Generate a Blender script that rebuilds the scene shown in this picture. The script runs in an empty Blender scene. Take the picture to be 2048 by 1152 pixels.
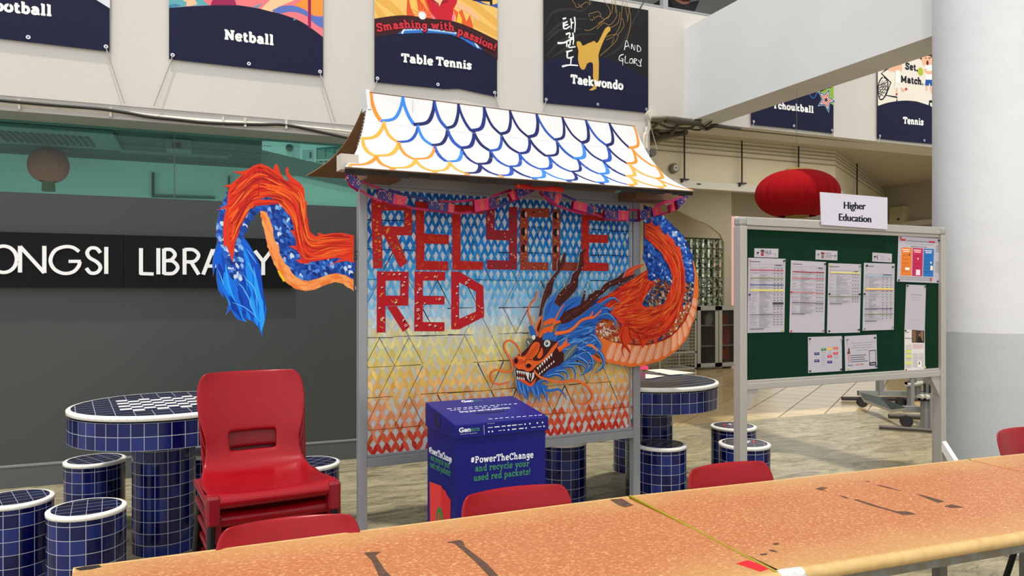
import bpy, math, random
from mathutils import Vector
random.seed(7)
C = bpy.context.scene.collection
SC = bpy.context.scene
# ---------------------------------------------------------------- camera
CH = 1.45          # camera height, metres
FPX = 1480.0       # focal length for a 2048 px wide frame
HY = 582.0         # row of the horizon
YAW = math.radians(22.6)
FW = Vector((math.sin(YAW), math.cos(YAW), 0))
RT = Vector((math.cos(YAW), -math.sin(YAW), 0))
UP = Vector((0, 0, 1))
CAMP = Vector((0, 0, CH))
cd = bpy.data.cameras.new('camera'); cam = bpy.data.objects.new('camera', cd); C.objects.link(cam)
cam.location = CAMP; cam.rotation_euler = (math.pi/2, 0, -YAW)
cd.sensor_width = 36; cd.lens = 36*FPX/2048; cd.shift_y = (HY-576)/2048
cd.clip_start = .05; cd.clip_end = 200
SC.camera = cam
# ---------------------------------------------------------------- world, sun, exposure
w = bpy.data.worlds.new('world'); SC.world = w; w.use_nodes = True
wn = w.node_tree.nodes; wl = w.node_tree.links
bg = wn['Background']
tc = wn.new('ShaderNodeTexCoord'); sp = wn.new('ShaderNodeSeparateXYZ'); rp = wn.new('ShaderNodeValToRGB')
wl.new(tc.outputs['Generated'], sp.inputs[0]); wl.new(sp.outputs['Z'], rp.inputs['Fac'])
e = rp.color_ramp.elements
e[0].position = 0.0; e[0].color = (.74, .74, .72, 1)
e[1].position = .45; e[1].color = (.96, .97, 1.0, 1)
# the court is most open towards the front left
mr = wn.new('ShaderNodeMapRange'); mr.inputs['From Min'].default_value = -.9; mr.inputs['From Max'].default_value = .9
mr.inputs['To Min'].default_value = 2.25; mr.inputs['To Max'].default_value = .4
dt = wn.new('ShaderNodeVectorMath'); dt.operation = 'DOT_PRODUCT'; dt.inputs[1].default_value = (.62, .65, 0); wl.new(tc.outputs['Generated'], dt.inputs[0]); wl.new(dt.outputs['Value'], mr.inputs['Value']); vm = wn.new('ShaderNodeVectorMath'); vm.operation = 'SCALE'
wl.new(rp.outputs['Color'], vm.inputs[0]); wl.new(mr.outputs['Result'], vm.inputs['Scale'])
wl.new(vm.outputs[0], bg.inputs['Color']); bg.inputs['Strength'].default_value = 0.75
sd = bpy.data.lights.new('sun', 'SUN'); sun = bpy.data.objects.new('sun', sd); C.objects.link(sun)
sd.energy = 2.7; sd.angle = math.radians(2.2); sd.color = (1, .955, .87)
sun.rotation_euler = Vector((.13, .24, -1)).to_track_quat('-Z', 'Y').to_euler()
sun.location = (0, -2, 12)
SC.view_settings.view_transform = 'Standard'; SC.view_settings.look = 'None'
SC.view_settings.gamma = 1; SC.view_settings.use_curve_mapping = False
SC.view_settings.exposure = 0.06
# added fill lights, out of view, that brighten the library room and the passage
def area(name, loc, rot, size, power, col=(1, 1, 1)):
    l = bpy.data.lights.new(name, 'AREA'); l.energy = power; l.shape = 'RECTANGLE'; l.size = size[0]; l.size_y = size[1]; l.color = col
    o = bpy.data.objects.new(name, l); C.objects.link(o); o.location = loc; o.rotation_euler = rot
    return o
area('library_fill_light', (-1.2, 6.75, 1.5), (math.pi/2, 0, 0), (6.5, 1.1), 95, (.95, 1, .98))  # added behind the charcoal wall to brighten the library's back wall
area('passage_fill_light', (7.2, 6.95, 3.45), (0, 0, 0), (3.6, .3), 34, (1, .97, .90))  # added fill without a fitting, brightens the front of the passage
area('passage_far_fill', (9.6, 9.9, 3.45), (0, 0, 0), (1.6, .3), 36, (1, .97, .90))  # added fill without a fitting, brightens the passage's far end
# ---------------------------------------------------------------- pixel rays: where a sight line meets a real surface
def ray(px, py): return FW + RT*((px-1024)/FPX) + UP*((HY-py)/FPX)
def on_y(px, py, Y): d = ray(px, py); return CAMP + d*(Y/d.y)
def on_x(px, py, X): d = ray(px, py); return CAMP + d*(X/d.x)
def on_z(px, py, Z): d = ray(px, py); return CAMP + d*((Z-CH)/d.z)
def at_d(px, py, d): return CAMP + ray(px, py)*d
class Plane:
    def __init__(s, O, u, v=(0, 0, 1)):
        s.O = Vector(O); s.u = Vector(u).normalized(); s.v = Vector(v).normalized(); s.n = s.u.cross(s.v)
    def uv(s, px, py, off=0):
        d = ray(px, py); t = (s.O + s.n*off - CAMP).dot(s.n)/d.dot(s.n); p = CAMP + d*t - s.O
        return (p.dot(s.u), p.dot(s.v))
    def w(s, u, v, off=0): return s.O + s.u*u + s.v*v + s.n*off
# ---------------------------------------------------------------- materials
def lin(c):
    c = c/255.0
    return c/12.92 if c <= .04045 else ((c+.055)/1.055)**2.4
def rgb(c, k=1.0): return (lin(c[0])*k, lin(c[1])*k, lin(c[2])*k, 1)
MATS = {}
def mat(name, c=(128, 128, 128), rough=.6, metal=0, noise=None, bump=None, spec=.5, k=1.0, alpha=None, coat=0):
    if name in MATS: return MATS[name]
    m = bpy.data.materials.new(name); m.use_nodes = True
    nt = m.node_tree; b = nt.nodes['Principled BSDF']
    b.inputs['Base Color'].default_value = rgb(c, k); b.inputs['Roughness'].default_value = rough
    b.inputs['Metallic'].default_value = metal; b.inputs['Specular IOR Level'].default_value = spec
    b.inputs['Coat Weight'].default_value = coat
    if alpha is not None: b.inputs['Alpha'].default_value = alpha
    if noise or bump:
        t = nt.nodes.new('ShaderNodeTexCoord')
    if noise:                       # (scale, second colour, sharpness, stretch)
        sc, c2, shp, st = (list(noise)+[.5, (1, 1, 1)][len(noise)-2:])[:4] if len(noise) < 4 else noise
        mp = nt.nodes.new('ShaderNodeMapping'); mp.inputs['Scale'].default_value = st
        n = nt.nodes.new('ShaderNodeTexNoise'); n.inputs['Scale'].default_value = sc; n.inputs['Detail'].default_value = 8
        r = nt.nodes.new('ShaderNodeValToRGB'); r.color_ramp.elements[0].position = .5-shp/2; r.color_ramp.elements[1].position = .5+shp/2
        r.color_ramp.elements[0].color = rgb(c, k); r.color_ramp.elements[1].color = rgb(c2, k)
        nt.links.new(t.outputs['Object'], mp.inputs[0]); nt.links.new(mp.outputs[0], n.inputs['Vector'])
        nt.links.new(n.outputs['Fac'], r.inputs[0]); nt.links.new(r.outputs[0], b.inputs['Base Color'])
    if bump:
        n2 = nt.nodes.new('ShaderNodeTexNoise'); n2.inputs['Scale'].default_value = bump[0]; n2.inputs['Detail'].default_value = 5
        bp = nt.nodes.new('ShaderNodeBump'); bp.inputs['Strength'].default_value = bump[1]; bp.inputs['Distance'].default_value = .02
        nt.links.new(t.outputs['Object'], n2.inputs['Vector']); nt.links.new(n2.outputs['Fac'], bp.inputs['Height']); nt.links.new(bp.outputs[0], b.inputs['Normal'])
    MATS[name] = m
    return m
def flat(c, rough=.75):             # plain paint or ink of one colour
    return mat('paint_%02x%02x%02x' % c, c, rough, spec=.25)
# ---------------------------------------------------------------- mesh builder
class MB:
    def __init__(s): s.v = []; s.f = []; s.mi = []; s.m = []; s.uv = {}; s.sm = set()
    def mid(s, m):
        if m not in s.m: s.m.append(m)
        return s.m.index(m)
    def add(s, vs, fs, m, smooth=False, uvs=None):
        b = len(s.v); s.v += [tuple(p) for p in vs]; k = s.mid(m)
        for i, f in enumerate(fs):
            if smooth: s.sm.add(len(s.f))
            if uvs: s.uv[len(s.f)] = uvs[i]
            s.f.append([b+j for j in f]); s.mi.append(k)
    def box(s, a, b, m):
        x0, y0, z0 = a; x1, y1, z1 = b
        v = [(x0,y0,z0),(x1,y0,z0),(x1,y1,z0),(x0,y1,z0),(x0,y0,z1),(x1,y0,z1),(x1,y1,z1),(x0,y1,z1)]
        s.add(v, [(0,3,2,1),(4,5,6,7),(0,1,5,4),(1,2,6,5),(2,3,7,6),(3,0,4,7)], m)
    def obox(s, pl, u0, u1, v0, v1, o0, o1, m):       # a box laid on a Plane
        v = [pl.w(u, vv, o) for (u, vv, o) in ((u0,v0,o0),(u1,v0,o0),(u1,v0,o1),(u0,v0,o1),(u0,v1,o0),(u1,v1,o0),(u1,v1,o1),(u0,v1,o1))]
        s.add(v, [(0,1,2,3),(4,7,6,5),(0,4,5,1),(1,5,6,2),(2,6,7,3),(3,7,4,0)], m)
    def prism(s, pts, vec, m, side=None):             # polygon pushed along vec
        n = len(pts); vec = Vector(vec); a = [Vector(p) for p in pts]; b = [p+vec for p in a]
        s.add(a+b, [list(range(n))[::-1], list(range(n, 2*n))], m)
        s.add(a+b, [(i, (i+1) % n, n+(i+1) % n, n+i) for i in range(n)], side or m)
    def tube(s, pts, r, m, n=8, closed=False, cap=True):
        pts = [Vector(p) for p in pts]; N = len(pts); rs = r if isinstance(r, (list, tuple)) else [r]*N
        vs = []; prev = None
        for i, p in enumerate(pts):
            if closed: t = pts[(i+1) % N]-pts[i-1]
            else: t = pts[min(i+1, N-1)]-pts[max(i-1, 0)]
            t.normalize()
            a = prev if prev is not None else (Vector((0, 0, 1)) if abs(t.z) < .9 else Vector((1, 0, 0)))
            a = (a - t*a.dot(t)); a = a.normalized() if a.length > 1e-6 else t.orthogonal().normalized()
            prev = a; b = t.cross(a)
            vs += [p + (a*math.cos(2*math.pi*k/n)+b*math.sin(2*math.pi*k/n))*rs[i] for k in range(n)]
        fs = [(i*n+k, i*n+(k+1) % n, ((i+1) % N)*n+(k+1) % n, ((i+1) % N)*n+k) for i in range(N if closed else N-1) for k in range(n)]
        s.add(vs, fs, m, True)
        if cap and not closed:
            s.add(vs[:n], [list(range(n))[::-1]], m); s.add(vs[-n:], [list(range(n))], m)
    def lathe(s, prof, c, m, n=40, uvfn=None):        # (radius, z) profile turned about a vertical axis
        vs = []; c = Vector(c); P = len(prof)
        for (r, z) in prof: vs += [c+Vector((r*math.cos(2*math.pi*k/n), r*math.sin(2*math.pi*k/n), z)) for k in range(n)]
        fs = [(i*n+k, i*n+(k+1) % n, (i+1)*n+(k+1) % n, (i+1)*n+k) for i in range(P-1) for k in range(n)]
        us = None
        if uvfn: us = [[uvfn(i, k), uvfn(i, k+1), uvfn(i+1, k+1), uvfn(i+1, k)] for i in range(P-1) for k in range(n)]
        s.add(vs, fs, m, True, us)
    def disc(s, c, r, m, nrm=(0, 0, 1), n=24, rin=0, uv=None):
        nrm = Vector(nrm).normalized(); a = nrm.orthogonal().normalized() if abs(nrm.z) < .99 else Vector((1, 0, 0)); b = nrm.cross(a); c = Vector(c)
        o = [c+(a*math.cos(2*math.pi*k/n)+b*math.sin(2*math.pi*k/n))*r for k in range(n)]
        if rin:
            i_ = [c+(p-c)*(rin/r) for p in o]
            s.add(o+i_, [(k, (k+1) % n, n+(k+1) % n, n+k) for k in range(n)], m)
        else:
            s.add(o, [list(range(n))], m, False, [[((p.x-c.x)*uv, (p.y-c.y)*uv) for p in o]] if uv else None)
    def build(s, name, parent=None, bev=0, org=None, **props):
        me = bpy.data.meshes.new(name)
        L = Vector(org) if org is not None else (Vector(parent['_o']) if parent is not None and '_o' in parent else Vector((0, 0, 0)))
        me.from_pydata([tuple(Vector(p)-L) for p in s.v], [], s.f)
        for m in s.m: me.materials.append(m)
        me.polygons.foreach_set('material_index', s.mi)
        me.polygons.foreach_set('use_smooth', [i in s.sm for i in range(len(s.f))])
        if s.uv:
            ul = me.uv_layers.new(name='UVMap')
            for p in me.polygons:
                q = s.uv.get(p.index)
                if q:
                    for j, li in enumerate(p.loop_indices): ul.data[li].uv = q[j]
        me.update()
        o = bpy.data.objects.new(name, me); C.objects.link(o)
        if parent is not None: o.parent = parent
        else: o.location = L
        if parent is not None and org is not None: o.location = L - Vector(parent['_o'])
        if bev:
            b = o.modifiers.new('soft_edges', 'BEVEL'); b.width = bev; b.segments = 2; b.limit_method = 'ANGLE'; b.angle_limit = math.radians(40)
        for k, v in props.items(): o[k] = v
        if '_o' not in o and not (parent is not None and '_o' not in parent): o['_o'] = tuple(L)
        return o
def thing(name, label, cat, loc=(0, 0, 0), group=None, rz=0):
    o = bpy.data.objects.new(name, None); C.objects.link(o); o.empty_display_size = .1
    o.location = loc; o.rotation_euler = (0, 0, rz); o['label'] = label; o['category'] = cat
    if group: o['group'] = group
    o['_o'] = tuple(loc)
    return o
def local_thing(name, label, cat, loc=(0, 0, 0), group=None, rz=0):   # parts built around the origin
    o = thing(name, label, cat, loc, group, rz); del o['_o']; return o
def dup(root, loc, rz, label, group=None):
    r = root.copy(); C.objects.link(r); r.location = loc; r.rotation_euler = (0, 0, rz); r['label'] = label
    if group: r['group'] = group
    for ch in list(root.children):
        c = ch.copy(); C.objects.link(c); c.parent = r
        for g in list(ch.children):
            d = g.copy(); C.objects.link(d); d.parent = c
    return r
def struct(o): o['kind'] = 'structure'; return o
def tagm(o, label, cat, group=None):
    o['label'] = label; o['category'] = cat
    if group: o['group'] = group
    return o
# ---------------------------------------------------------------- flat painting on a plane
def P(s, ox=0, oy=0, k=1.0): return [(ox+float(a.split(',')[0])/k, oy+float(a.split(',')[1])/k) for a in s.split()]
def cr(pts, n=5, closed=False):
    N = len(pts); out = []
    for i in range(N if closed else N-1):
        if closed: p0, p1, p2, p3 = pts[i-1], pts[i], pts[(i+1) % N], pts[(i+2) % N]
        else: p0, p1, p2, p3 = pts[max(i-1, 0)], pts[i], pts[i+1], pts[min(i+2, N-1)]
        for j in range(n):
            t = j/n
            out.append(tuple(.5*((2*b)+(-a+c)*t+(2*a-5*b+4*c-d)*t*t+(-a+3*b-3*c+d)*t**3) for a, b, c, d in zip(p0, p1, p2, p3)))
    if not closed: out.append(tuple(pts[-1]))
    return out
def inside(p, poly):
    x, y = p; r = False; j = len(poly)-1
    for i in range(len(poly)):
        xi, yi = poly[i]; xj, yj = poly[j]
        if (yi > y) != (yj > y) and x < (xj-xi)*(y-yi)/(yj-yi)+xi: r = not r
        j = i
    return r
class Paint(MB):
    """coats of paint on a plane: every coat lies a hair above the one before"""
    def __init__(s, pl, off=0, mapper=None):
        super().__init__(); s.pl = pl; s.off = off; s.lay = 0; s.mapper = mapper; s.step = 4e-6
    def up(s): s.lay += s.step; return s.off+s.lay
    def uvs(s, pts): return [s.pl.uv(x, y, s.off) for x, y in pts]     # sight line to plane coordinates
    def W(s, u, v, o): return s.mapper(u, v, o) if s.mapper else s.pl.w(u, v, o)
    def poly(s, pts, m, th=0, side=None):             # pts in plane coordinates
        o = s.up(); a = sum(p[0]*q[1]-q[0]*p[1] for p, q in zip(pts, pts[1:]+pts[:1]))
        if a < 0: pts = pts[::-1]
        n = len(pts); fr = [s.W(u, v, o) for u, v in pts]
        s.add(fr, [list(range(n))], m)
        if th:
            bk = [s.W(u, v, o-th) for u, v in pts]
            s.add(fr+bk, [(i, n+i, n+(i+1) % n, (i+1) % n) for i in range(n)], side or m); s.add(bk, [list(range(n))[::-1]], side or m)
    def px(s, pts, m, th=0, side=None, n=0):          # pts on the photograph, traced onto this plane
        q = s.uvs(pts); s.poly(cr(q, n, True) if n else q, m, th, side)
    def stroke(s, pts, wd, m, taper=(1, 1), n=5, th=0, side=None, straight=False):
        q = pts if straight else cr(pts, n); N = len(q); L = []; R = []
        for i, p in enumerate(q):
            a = q[max(i-1, 0)]; b = q[min(i+1, N-1)]; dx, dy = b[0]-a[0], b[1]-a[1]; l = math.hypot(dx, dy) or 1e-9
            t = i/(N-1) if N > 1 else 0
            if isinstance(wd, (list, tuple)):
                f = t*(len(wd)-1); k = min(int(f), len(wd)-2); h = wd[k]+(wd[k+1]-wd[k])*(f-k)
            else: h = wd*(min(1, taper[0]+(1-taper[0])*t*3) if t < .334 else 1)*(min(1, taper[1]+(1-taper[1])*(1-t)*2))
            L.append((p[0]-dy/l*h/2, p[1]+dx/l*h/2)); R.append((p[0]+dy/l*h/2, p[1]-dx/l*h/2))
        if th: s.poly(L+R[::-1], m, th, side); return
        o = s.up(); vs = [s.W(u, v, o) for u, v in R]+[s.W(u, v, o) for u, v in L]
        s.add(vs, [(i, i+1, N+i+1, N+i) for i in range(N-1)], m)
    def pxs(s, pts, wpx, m, **k):                     # a stroke traced on the photograph; width in pixels
        q = s.uvs(pts); d = math.dist(q[0], q[-1])+1e-9; a = math.dist(pts[0], pts[-1])+1e-9
        sc = sum(math.dist(a, b) for a, b in zip(q, q[1:]))/max(1e-9, sum(math.dist(a, b) for a, b in zip(pts, pts[1:])))
        s.stroke(q, [x*sc for x in wpx] if isinstance(wpx, (list, tuple)) else wpx*sc, m, **k)
    def ell(s, c, rx, ry, m, n=16, rot=0, th=0, side=None):
        ca, sa = math.cos(rot), math.sin(rot)
        s.poly([(c[0]+rx*math.cos(t)*ca-ry*math.sin(t)*sa, c[1]+rx*math.cos(t)*sa+ry*math.sin(t)*ca) for t in (2*math.pi*i/n for i in range(n))], m, th, side)
    def rect(s, u0, v0, u1, v1, m, th=0): s.poly([(u0, v0), (u1, v0), (u1, v1), (u0, v1)], m, th)
    def dab(s, c, L, wd, ang, m):
        ca, sa = math.cos(ang), math.sin(ang)
        s.poly([(c[0]+x*L*ca-y*wd*sa, c[1]+x*L*sa+y*wd*ca) for x, y in ((-.5, -.15), (-.2, -.45), (.2, -.5), (.5, 0), (.2, .5), (-.2, .45), (-.5, .15))], m)
# ---------------------------------------------------------------- slab lettering drawn stroke by stroke (x-height 1)
GL = {
'a':'.98|c .16,.74 .32,.9 .56,.9 .72,.7 .73,.4 .73,.06|c .73,.56 .45,.56 .2,.42 .2,.2 .38,.1 .58,.14 .73,.34|l .7,.1 .96,.1',
'b':'1.0|l .24,0 .24,1.5|l .02,1.42 .3,1.42|c .24,.7 .42,.9 .68,.86 .82,.5 .68,.14 .42,.1 .24,.3',
'c':'.88|c .78,.66 .6,.9 .3,.84 .15,.5 .3,.16 .56,.1 .8,.24|l .76,.98 .76,.62',
'd':'1.02|l .76,.02 .76,1.5|l .52,1.42 .76,1.42|l .7,.1 1.0,.1|c .76,.7 .58,.9 .32,.86 .16,.5 .32,.14 .58,.1 .76,.3',
'e':'.92|l .16,.5 .78,.5|c .77,.5 .7,.82 .45,.92 .2,.78 .14,.5 .25,.16 .52,.08 .8,.2',
'g':'.98|c .72,.5 .58,.86 .3,.84 .17,.54 .3,.24 .56,.24 .72,.5|c .74,.95 .74,.0 .6,-.3 .35,-.34 .14,-.24|l .7,.9 .96,.9',
'h':'1.06|l .24,0 .24,1.5|l .02,1.42 .3,1.42|l .04,.1 .46,.1|c .24,.66 .44,.88 .68,.84 .76,.6 .76,.02|l .58,.1 1.02,.1',
'i':'.58|l .29,0 .29,.98|l .06,.9 .3,.9|l .04,.1 .55,.1|l .28,1.16 .28,1.42',
'k':'1.04|l .24,0 .24,1.5|l .02,1.42 .3,1.42|l .04,.1 .44,.1|l .28,.42 .72,.88|l .42,.5 .78,.08|l .56,.9 .94,.9|l .64,.1 1.02,.1',
'l':'.58|l .29,0 .29,1.5|l .04,1.42 .3,1.42|l .04,.1 .55,.1',
'm':'1.56|l .24,0 .24,.98|l .02,.9 .3,.9|l .04,.1 .42,.1|c .24,.66 .4,.88 .62,.84 .7,.6 .7,.02|l .56,.1 .88,.1|c .7,.66 .88,.88 1.1,.84 1.2,.6 1.2,.02|l 1.02,.1 1.46,.1',
'n':'1.06|l .24,0 .24,.98|l .02,.9 .3,.9|l .04,.1 .46,.1|c .24,.66 .44,.88 .68,.84 .76,.6 .76,.02|l .58,.1 1.02,.1',
'o':'.96|o .48,.91 .75,.78 .83,.5 .75,.22 .48,.09 .21,.22 .13,.5 .21,.78',
'p':'1.0|l .24,-.44 .24,.98|l .02,.9 .3,.9|l .04,-.36 .48,-.36|c .24,.7 .42,.9 .68,.86 .82,.5 .68,.14 .42,.1 .24,.3',
'r':'.8|l .26,0 .26,.98|l .02,.9 .3,.9|l .04,.1 .52,.1|c .26,.6 .4,.84 .58,.9 .74,.84|l .7,.95 .7,.62',
's':'.82|c .66,.72 .5,.9 .26,.86 .18,.7 .34,.56 .56,.46 .66,.28 .52,.1 .26,.1 .13,.26|l .68,.96 .68,.68|l .13,.02 .13,.32',
't':'.7|c .28,1.28 .28,.4 .34,.14 .5,.09 .66,.18|l .04,.9 .62,.9',
'u':'1.06|l .04,.9 .26,.9|c .26,.98 .26,.4 .34,.14 .56,.1 .76,.34|l .76,.98 .76,.02|l .52,.9 .76,.9|l .72,.1 1.0,.1',
'w':'1.38|l .18,.9 .42,.04|l .42,.04 .68,.9|l .68,.9 .94,.04|l .94,.04 1.18,.9|l .0,.9 .4,.9|l .98,.9 1.36,.9',
'y':'1.0|l .18,.9 .5,.1|l .82,.9 .42,-.3|l .0,.9 .38,.9|l .64,.9 1.0,.9|l .14,-.34 .44,-.34',
'T':'1.18|l .08,1.32 1.1,1.32|l .59,0 .59,1.32|l .32,.1 .86,.1|l .12,.94 .12,1.38|l 1.06,.94 1.06,1.38',
'N':'1.36|l .3,.0 .3,1.32|l .3,1.3 1.04,.1|l 1.04,.0 1.04,1.38|l .04,1.3 .36,1.3|l .04,.1 .54,.1|l .8,1.3 1.3,1.3',
'S':'1.04|c .86,1.02 .66,1.3 .34,1.28 .18,1.02 .36,.78 .66,.64 .84,.38 .68,.1 .32,.08 .15,.36|l .9,1.4 .9,.95|l .13,-.02 .13,.42',
'M':'1.64|l .32,.0 .32,1.32|l .32,1.3 .82,.3|l .82,.3 1.32,1.3|l 1.32,.0 1.32,1.38|l .06,1.3 .36,1.3|l 1.28,1.3 1.58,1.3|l .08,.1 .54,.1|l 1.1,.1 1.56,.1',
'P':'1.1|l .3,.0 .3,1.38|l .06,1.3 .4,1.3|l .06,.1 .56,.1|c .3,1.3 .7,1.28 .9,1.0 .7,.68 .3,.64',
'C':'1.18|c 1.0,1.0 .8,1.28 .42,1.24 .17,.7 .42,.14 .8,.1 1.05,.32|l 1.02,1.4 1.02,.94',
'F':'1.1|l .3,.0 .3,1.38|l .06,1.3 1.0,1.3|l 1.0,1.38 1.0,.98|l .3,.72 .75,.72|l .06,.1 .56,.1',
'#':'1.0|l .28,.2 .42,1.25|l .6,.2 .74,1.25|l .08,.52 .9,.52|l .12,.94 .94,.94',
'!':'.46|l .22,.44 .22,1.42|l .22,.0 .22,.26', '.':'.44|l .2,.0 .2,.26', ',':'.44|l .24,.26 .14,-.16', ' ':'.5|'}
GLP = {}
for ch, t in GL.items():
    q = t.split('|'); GLP[ch] = (float(q[0]), [(b[0], P(b[2:])) for b in q[1:] if b])
def slab(pt, text, base, wid, xh, m, B=.27, fn=None, out=None):
    """text along a baseline; base = plane point of its left end, wid = its length, xh = x-height; fn bends it"""
    tot = sum(GLP[c][0] for c in text)+.06*(len(text)-1); sx = wid/tot; x = 0
    for c in text:
        gw, st = GLP[c]
        for kind, pts in st:
            q = [((x+a)*sx, b*xh) for a, b in pts]
            if kind == 'o': q = cr(q, 3, True); q.append(q[0]); q.append(q[1])
            elif kind == 'c': q = cr(q, 4)
            hor = kind == 'l' and abs(pts[0][1]-pts[1][1]) < .01
            wt = B*.78 if hor else B
            ww = wt*(xh if hor else (sx if abs(pts[0][0]-pts[-1][0]) < .05 and kind == 'l' else (sx+xh)/2))
            if fn: q = [fn(a, b) for a, b in q]
            else: q = [(base[0]+a, base[1]+b) for a, b in q]
            if out: pt.stroke(q, ww+out[0], out[1], straight=True)
            else: pt.stroke(q, ww, m, straight=True)
        x += gw+.06
    return tot
def slab_px(pt, text, p0, p1, xhpx, m, B=.27):        # baseline ends traced on the photograph
    a, b, t = pt.uvs([p0, p1, (p0[0], p0[1]-xhpx)]); L = b[0]-a[0]; sl = (b[1]-a[1])/L
    slab(pt, text, a, L, t[1]-a[1], m, B, fn=lambda x, y: (a[0]+x, a[1]+y+x*sl))
# plain lettering from the built-in typeface
TXT = {}
def text2d(s, bold=0.0):
    k = (s, bold)
    if k in TXT: return TXT[k]
    cu = bpy.data.curves.new('t', 'FONT'); cu.body = s; cu.size = 1; cu.offset = bold; cu.resolution_u = 3
    o = bpy.data.objects.new('t', cu); C.objects.link(o)
    dg = bpy.context.evaluated_depsgraph_get(); me = o.evaluated_get(dg).to_mesh()
    r = ([(v.co.x, v.co.y) for v in me.vertices], [tuple(p.vertices) for p in me.polygons])
    o.evaluated_get(dg).to_mesh_clear(); bpy.data.objects.remove(o); bpy.data.curves.remove(cu)
    TXT[k] = r
    return r
def plain(pt, s, base, wid, hgt, m, bold=0.0, slope=0, vert=False):   # cap height hgt, total width wid
    v, f = text2d(s, bold)
    if not v: return
    x0 = min(p[0] for p in v); x1 = max(p[0] for p in v); kx = wid/(x1-x0); ky = hgt/.73
    o = pt.up()
    pt.add([pt.W(base[0]+(a-x0)*kx, base[1]+b*ky+(a-x0)*kx*slope, o) for a, b in v], f, m)
def plain_px(pt, s, p0, p1, hpx, m, bold=0.0):
    a, b, t = pt.uvs([p0, p1, (p0[0], p0[1]-hpx)]); plain(pt, s, a, b[0]-a[0], t[1]-a[1], m, bold, (b[1]-a[1])/(b[0]-a[0]))
# ================================================================ SETTING
M_wall = mat('white_wall_paint', (208, 204, 196), .7, noise=(1.2, (199, 194, 185), .5, (1, 1, .25)), bump=(60, .05))
M_wall2 = mat('white_beam_paint', (218, 220, 219), .7, noise=(2.0, (210, 212, 212), .6, (1, 1, 1)), bump=(50, .05))
M_cream = mat('cream_wall_paint', (214, 205, 180), .75, noise=(1.1, (203, 194, 168), .6, (1, 1, 1)))
M_taupe = mat('taupe_wall_paint', (176, 168, 150), .75, noise=(.8, (166, 158, 140), .6, (1, 1, 1)))
M_grey = mat('charcoal_wall_paint', (72, 75, 73), .42, noise=(.9, (66, 69, 68), .6, (1, 1, .4)), spec=.35)
M_base = mat('baseboard_paint', (82, 85, 84), .4)
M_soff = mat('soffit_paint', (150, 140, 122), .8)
M_steel = mat('galvanised_steel', (165, 166, 168), .38, metal=.6)
M_dark = mat('black_plastic', (22, 22, 24), .45)
M_white = mat('white_plastic', (232, 230, 224), .45)
M_chrome = mat('chrome', (210, 210, 210), .2, metal=1)
# ---- concrete floor
def concrete():
    m = mat('polished_concrete', (150, 140, 110), .33, spec=.4); nt = m.node_tree; b = nt.nodes['Principled BSDF']
    t = nt.nodes.new('ShaderNodeTexCoord'); mp = nt.nodes.new('ShaderNodeMapping'); mp.inputs['Rotation'].default_value = (0, 0, .35); mp.inputs['Scale'].default_value = (1, 2.6, 1)
    n = nt.nodes.new('ShaderNodeTexNoise'); n.inputs['Scale'].default_value = 2.0; n.inputs['Detail'].default_value = 9; n.inputs['Roughness'].default_value = .72; n.inputs['Distortion'].default_value = 1.6
    r = nt.nodes.new('ShaderNodeValToRGB'); el = r.color_ramp.elements
    el[0].position = .34; el[0].color = rgb((98, 92, 70)); el[1].position = .60; el[1].color = rgb((170, 160, 130))
    x = el.new(.45); x.color = rgb((140, 131, 104))
    n2 = nt.nodes.new('ShaderNodeTexNoise'); n2.inputs['Scale'].default_value = 7; n2.inputs['Detail'].default_value = 8; n2.inputs['Distortion'].default_value = 2.4; n2.inputs['Roughness'].default_value = .75
    r2 = nt.nodes.new('ShaderNodeValToRGB'); r2.color_ramp.elements[0].position = .34; r2.color_ramp.elements[0].color = (.3, .3, .29, 1); r2.color_ramp.elements[1].position = .49; r2.color_ramp.elements[1].color = (1, 1, 1, 1)
    mx = nt.nodes.new('ShaderNodeMix'); mx.data_type = 'RGBA'; mx.blend_type = 'MULTIPLY'; mx.inputs['Factor'].default_value = .8
    nt.links.new(t.outputs['Object'], mp.inputs[0]); nt.links.new(mp.outputs[0], n.inputs[0]); nt.links.new(mp.outputs[0], n2.inputs[0])
    nt.links.new(n.outputs['Fac'], r.inputs[0]); nt.links.new(n2.outputs['Fac'], r2.inputs[0])
    nt.links.new(r.outputs[0], mx.inputs['A']); nt.links.new(r2.outputs[0], mx.inputs['B']); nt.links.new(mx.outputs['Result'], b.inputs['Base Color'])
    return m
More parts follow.
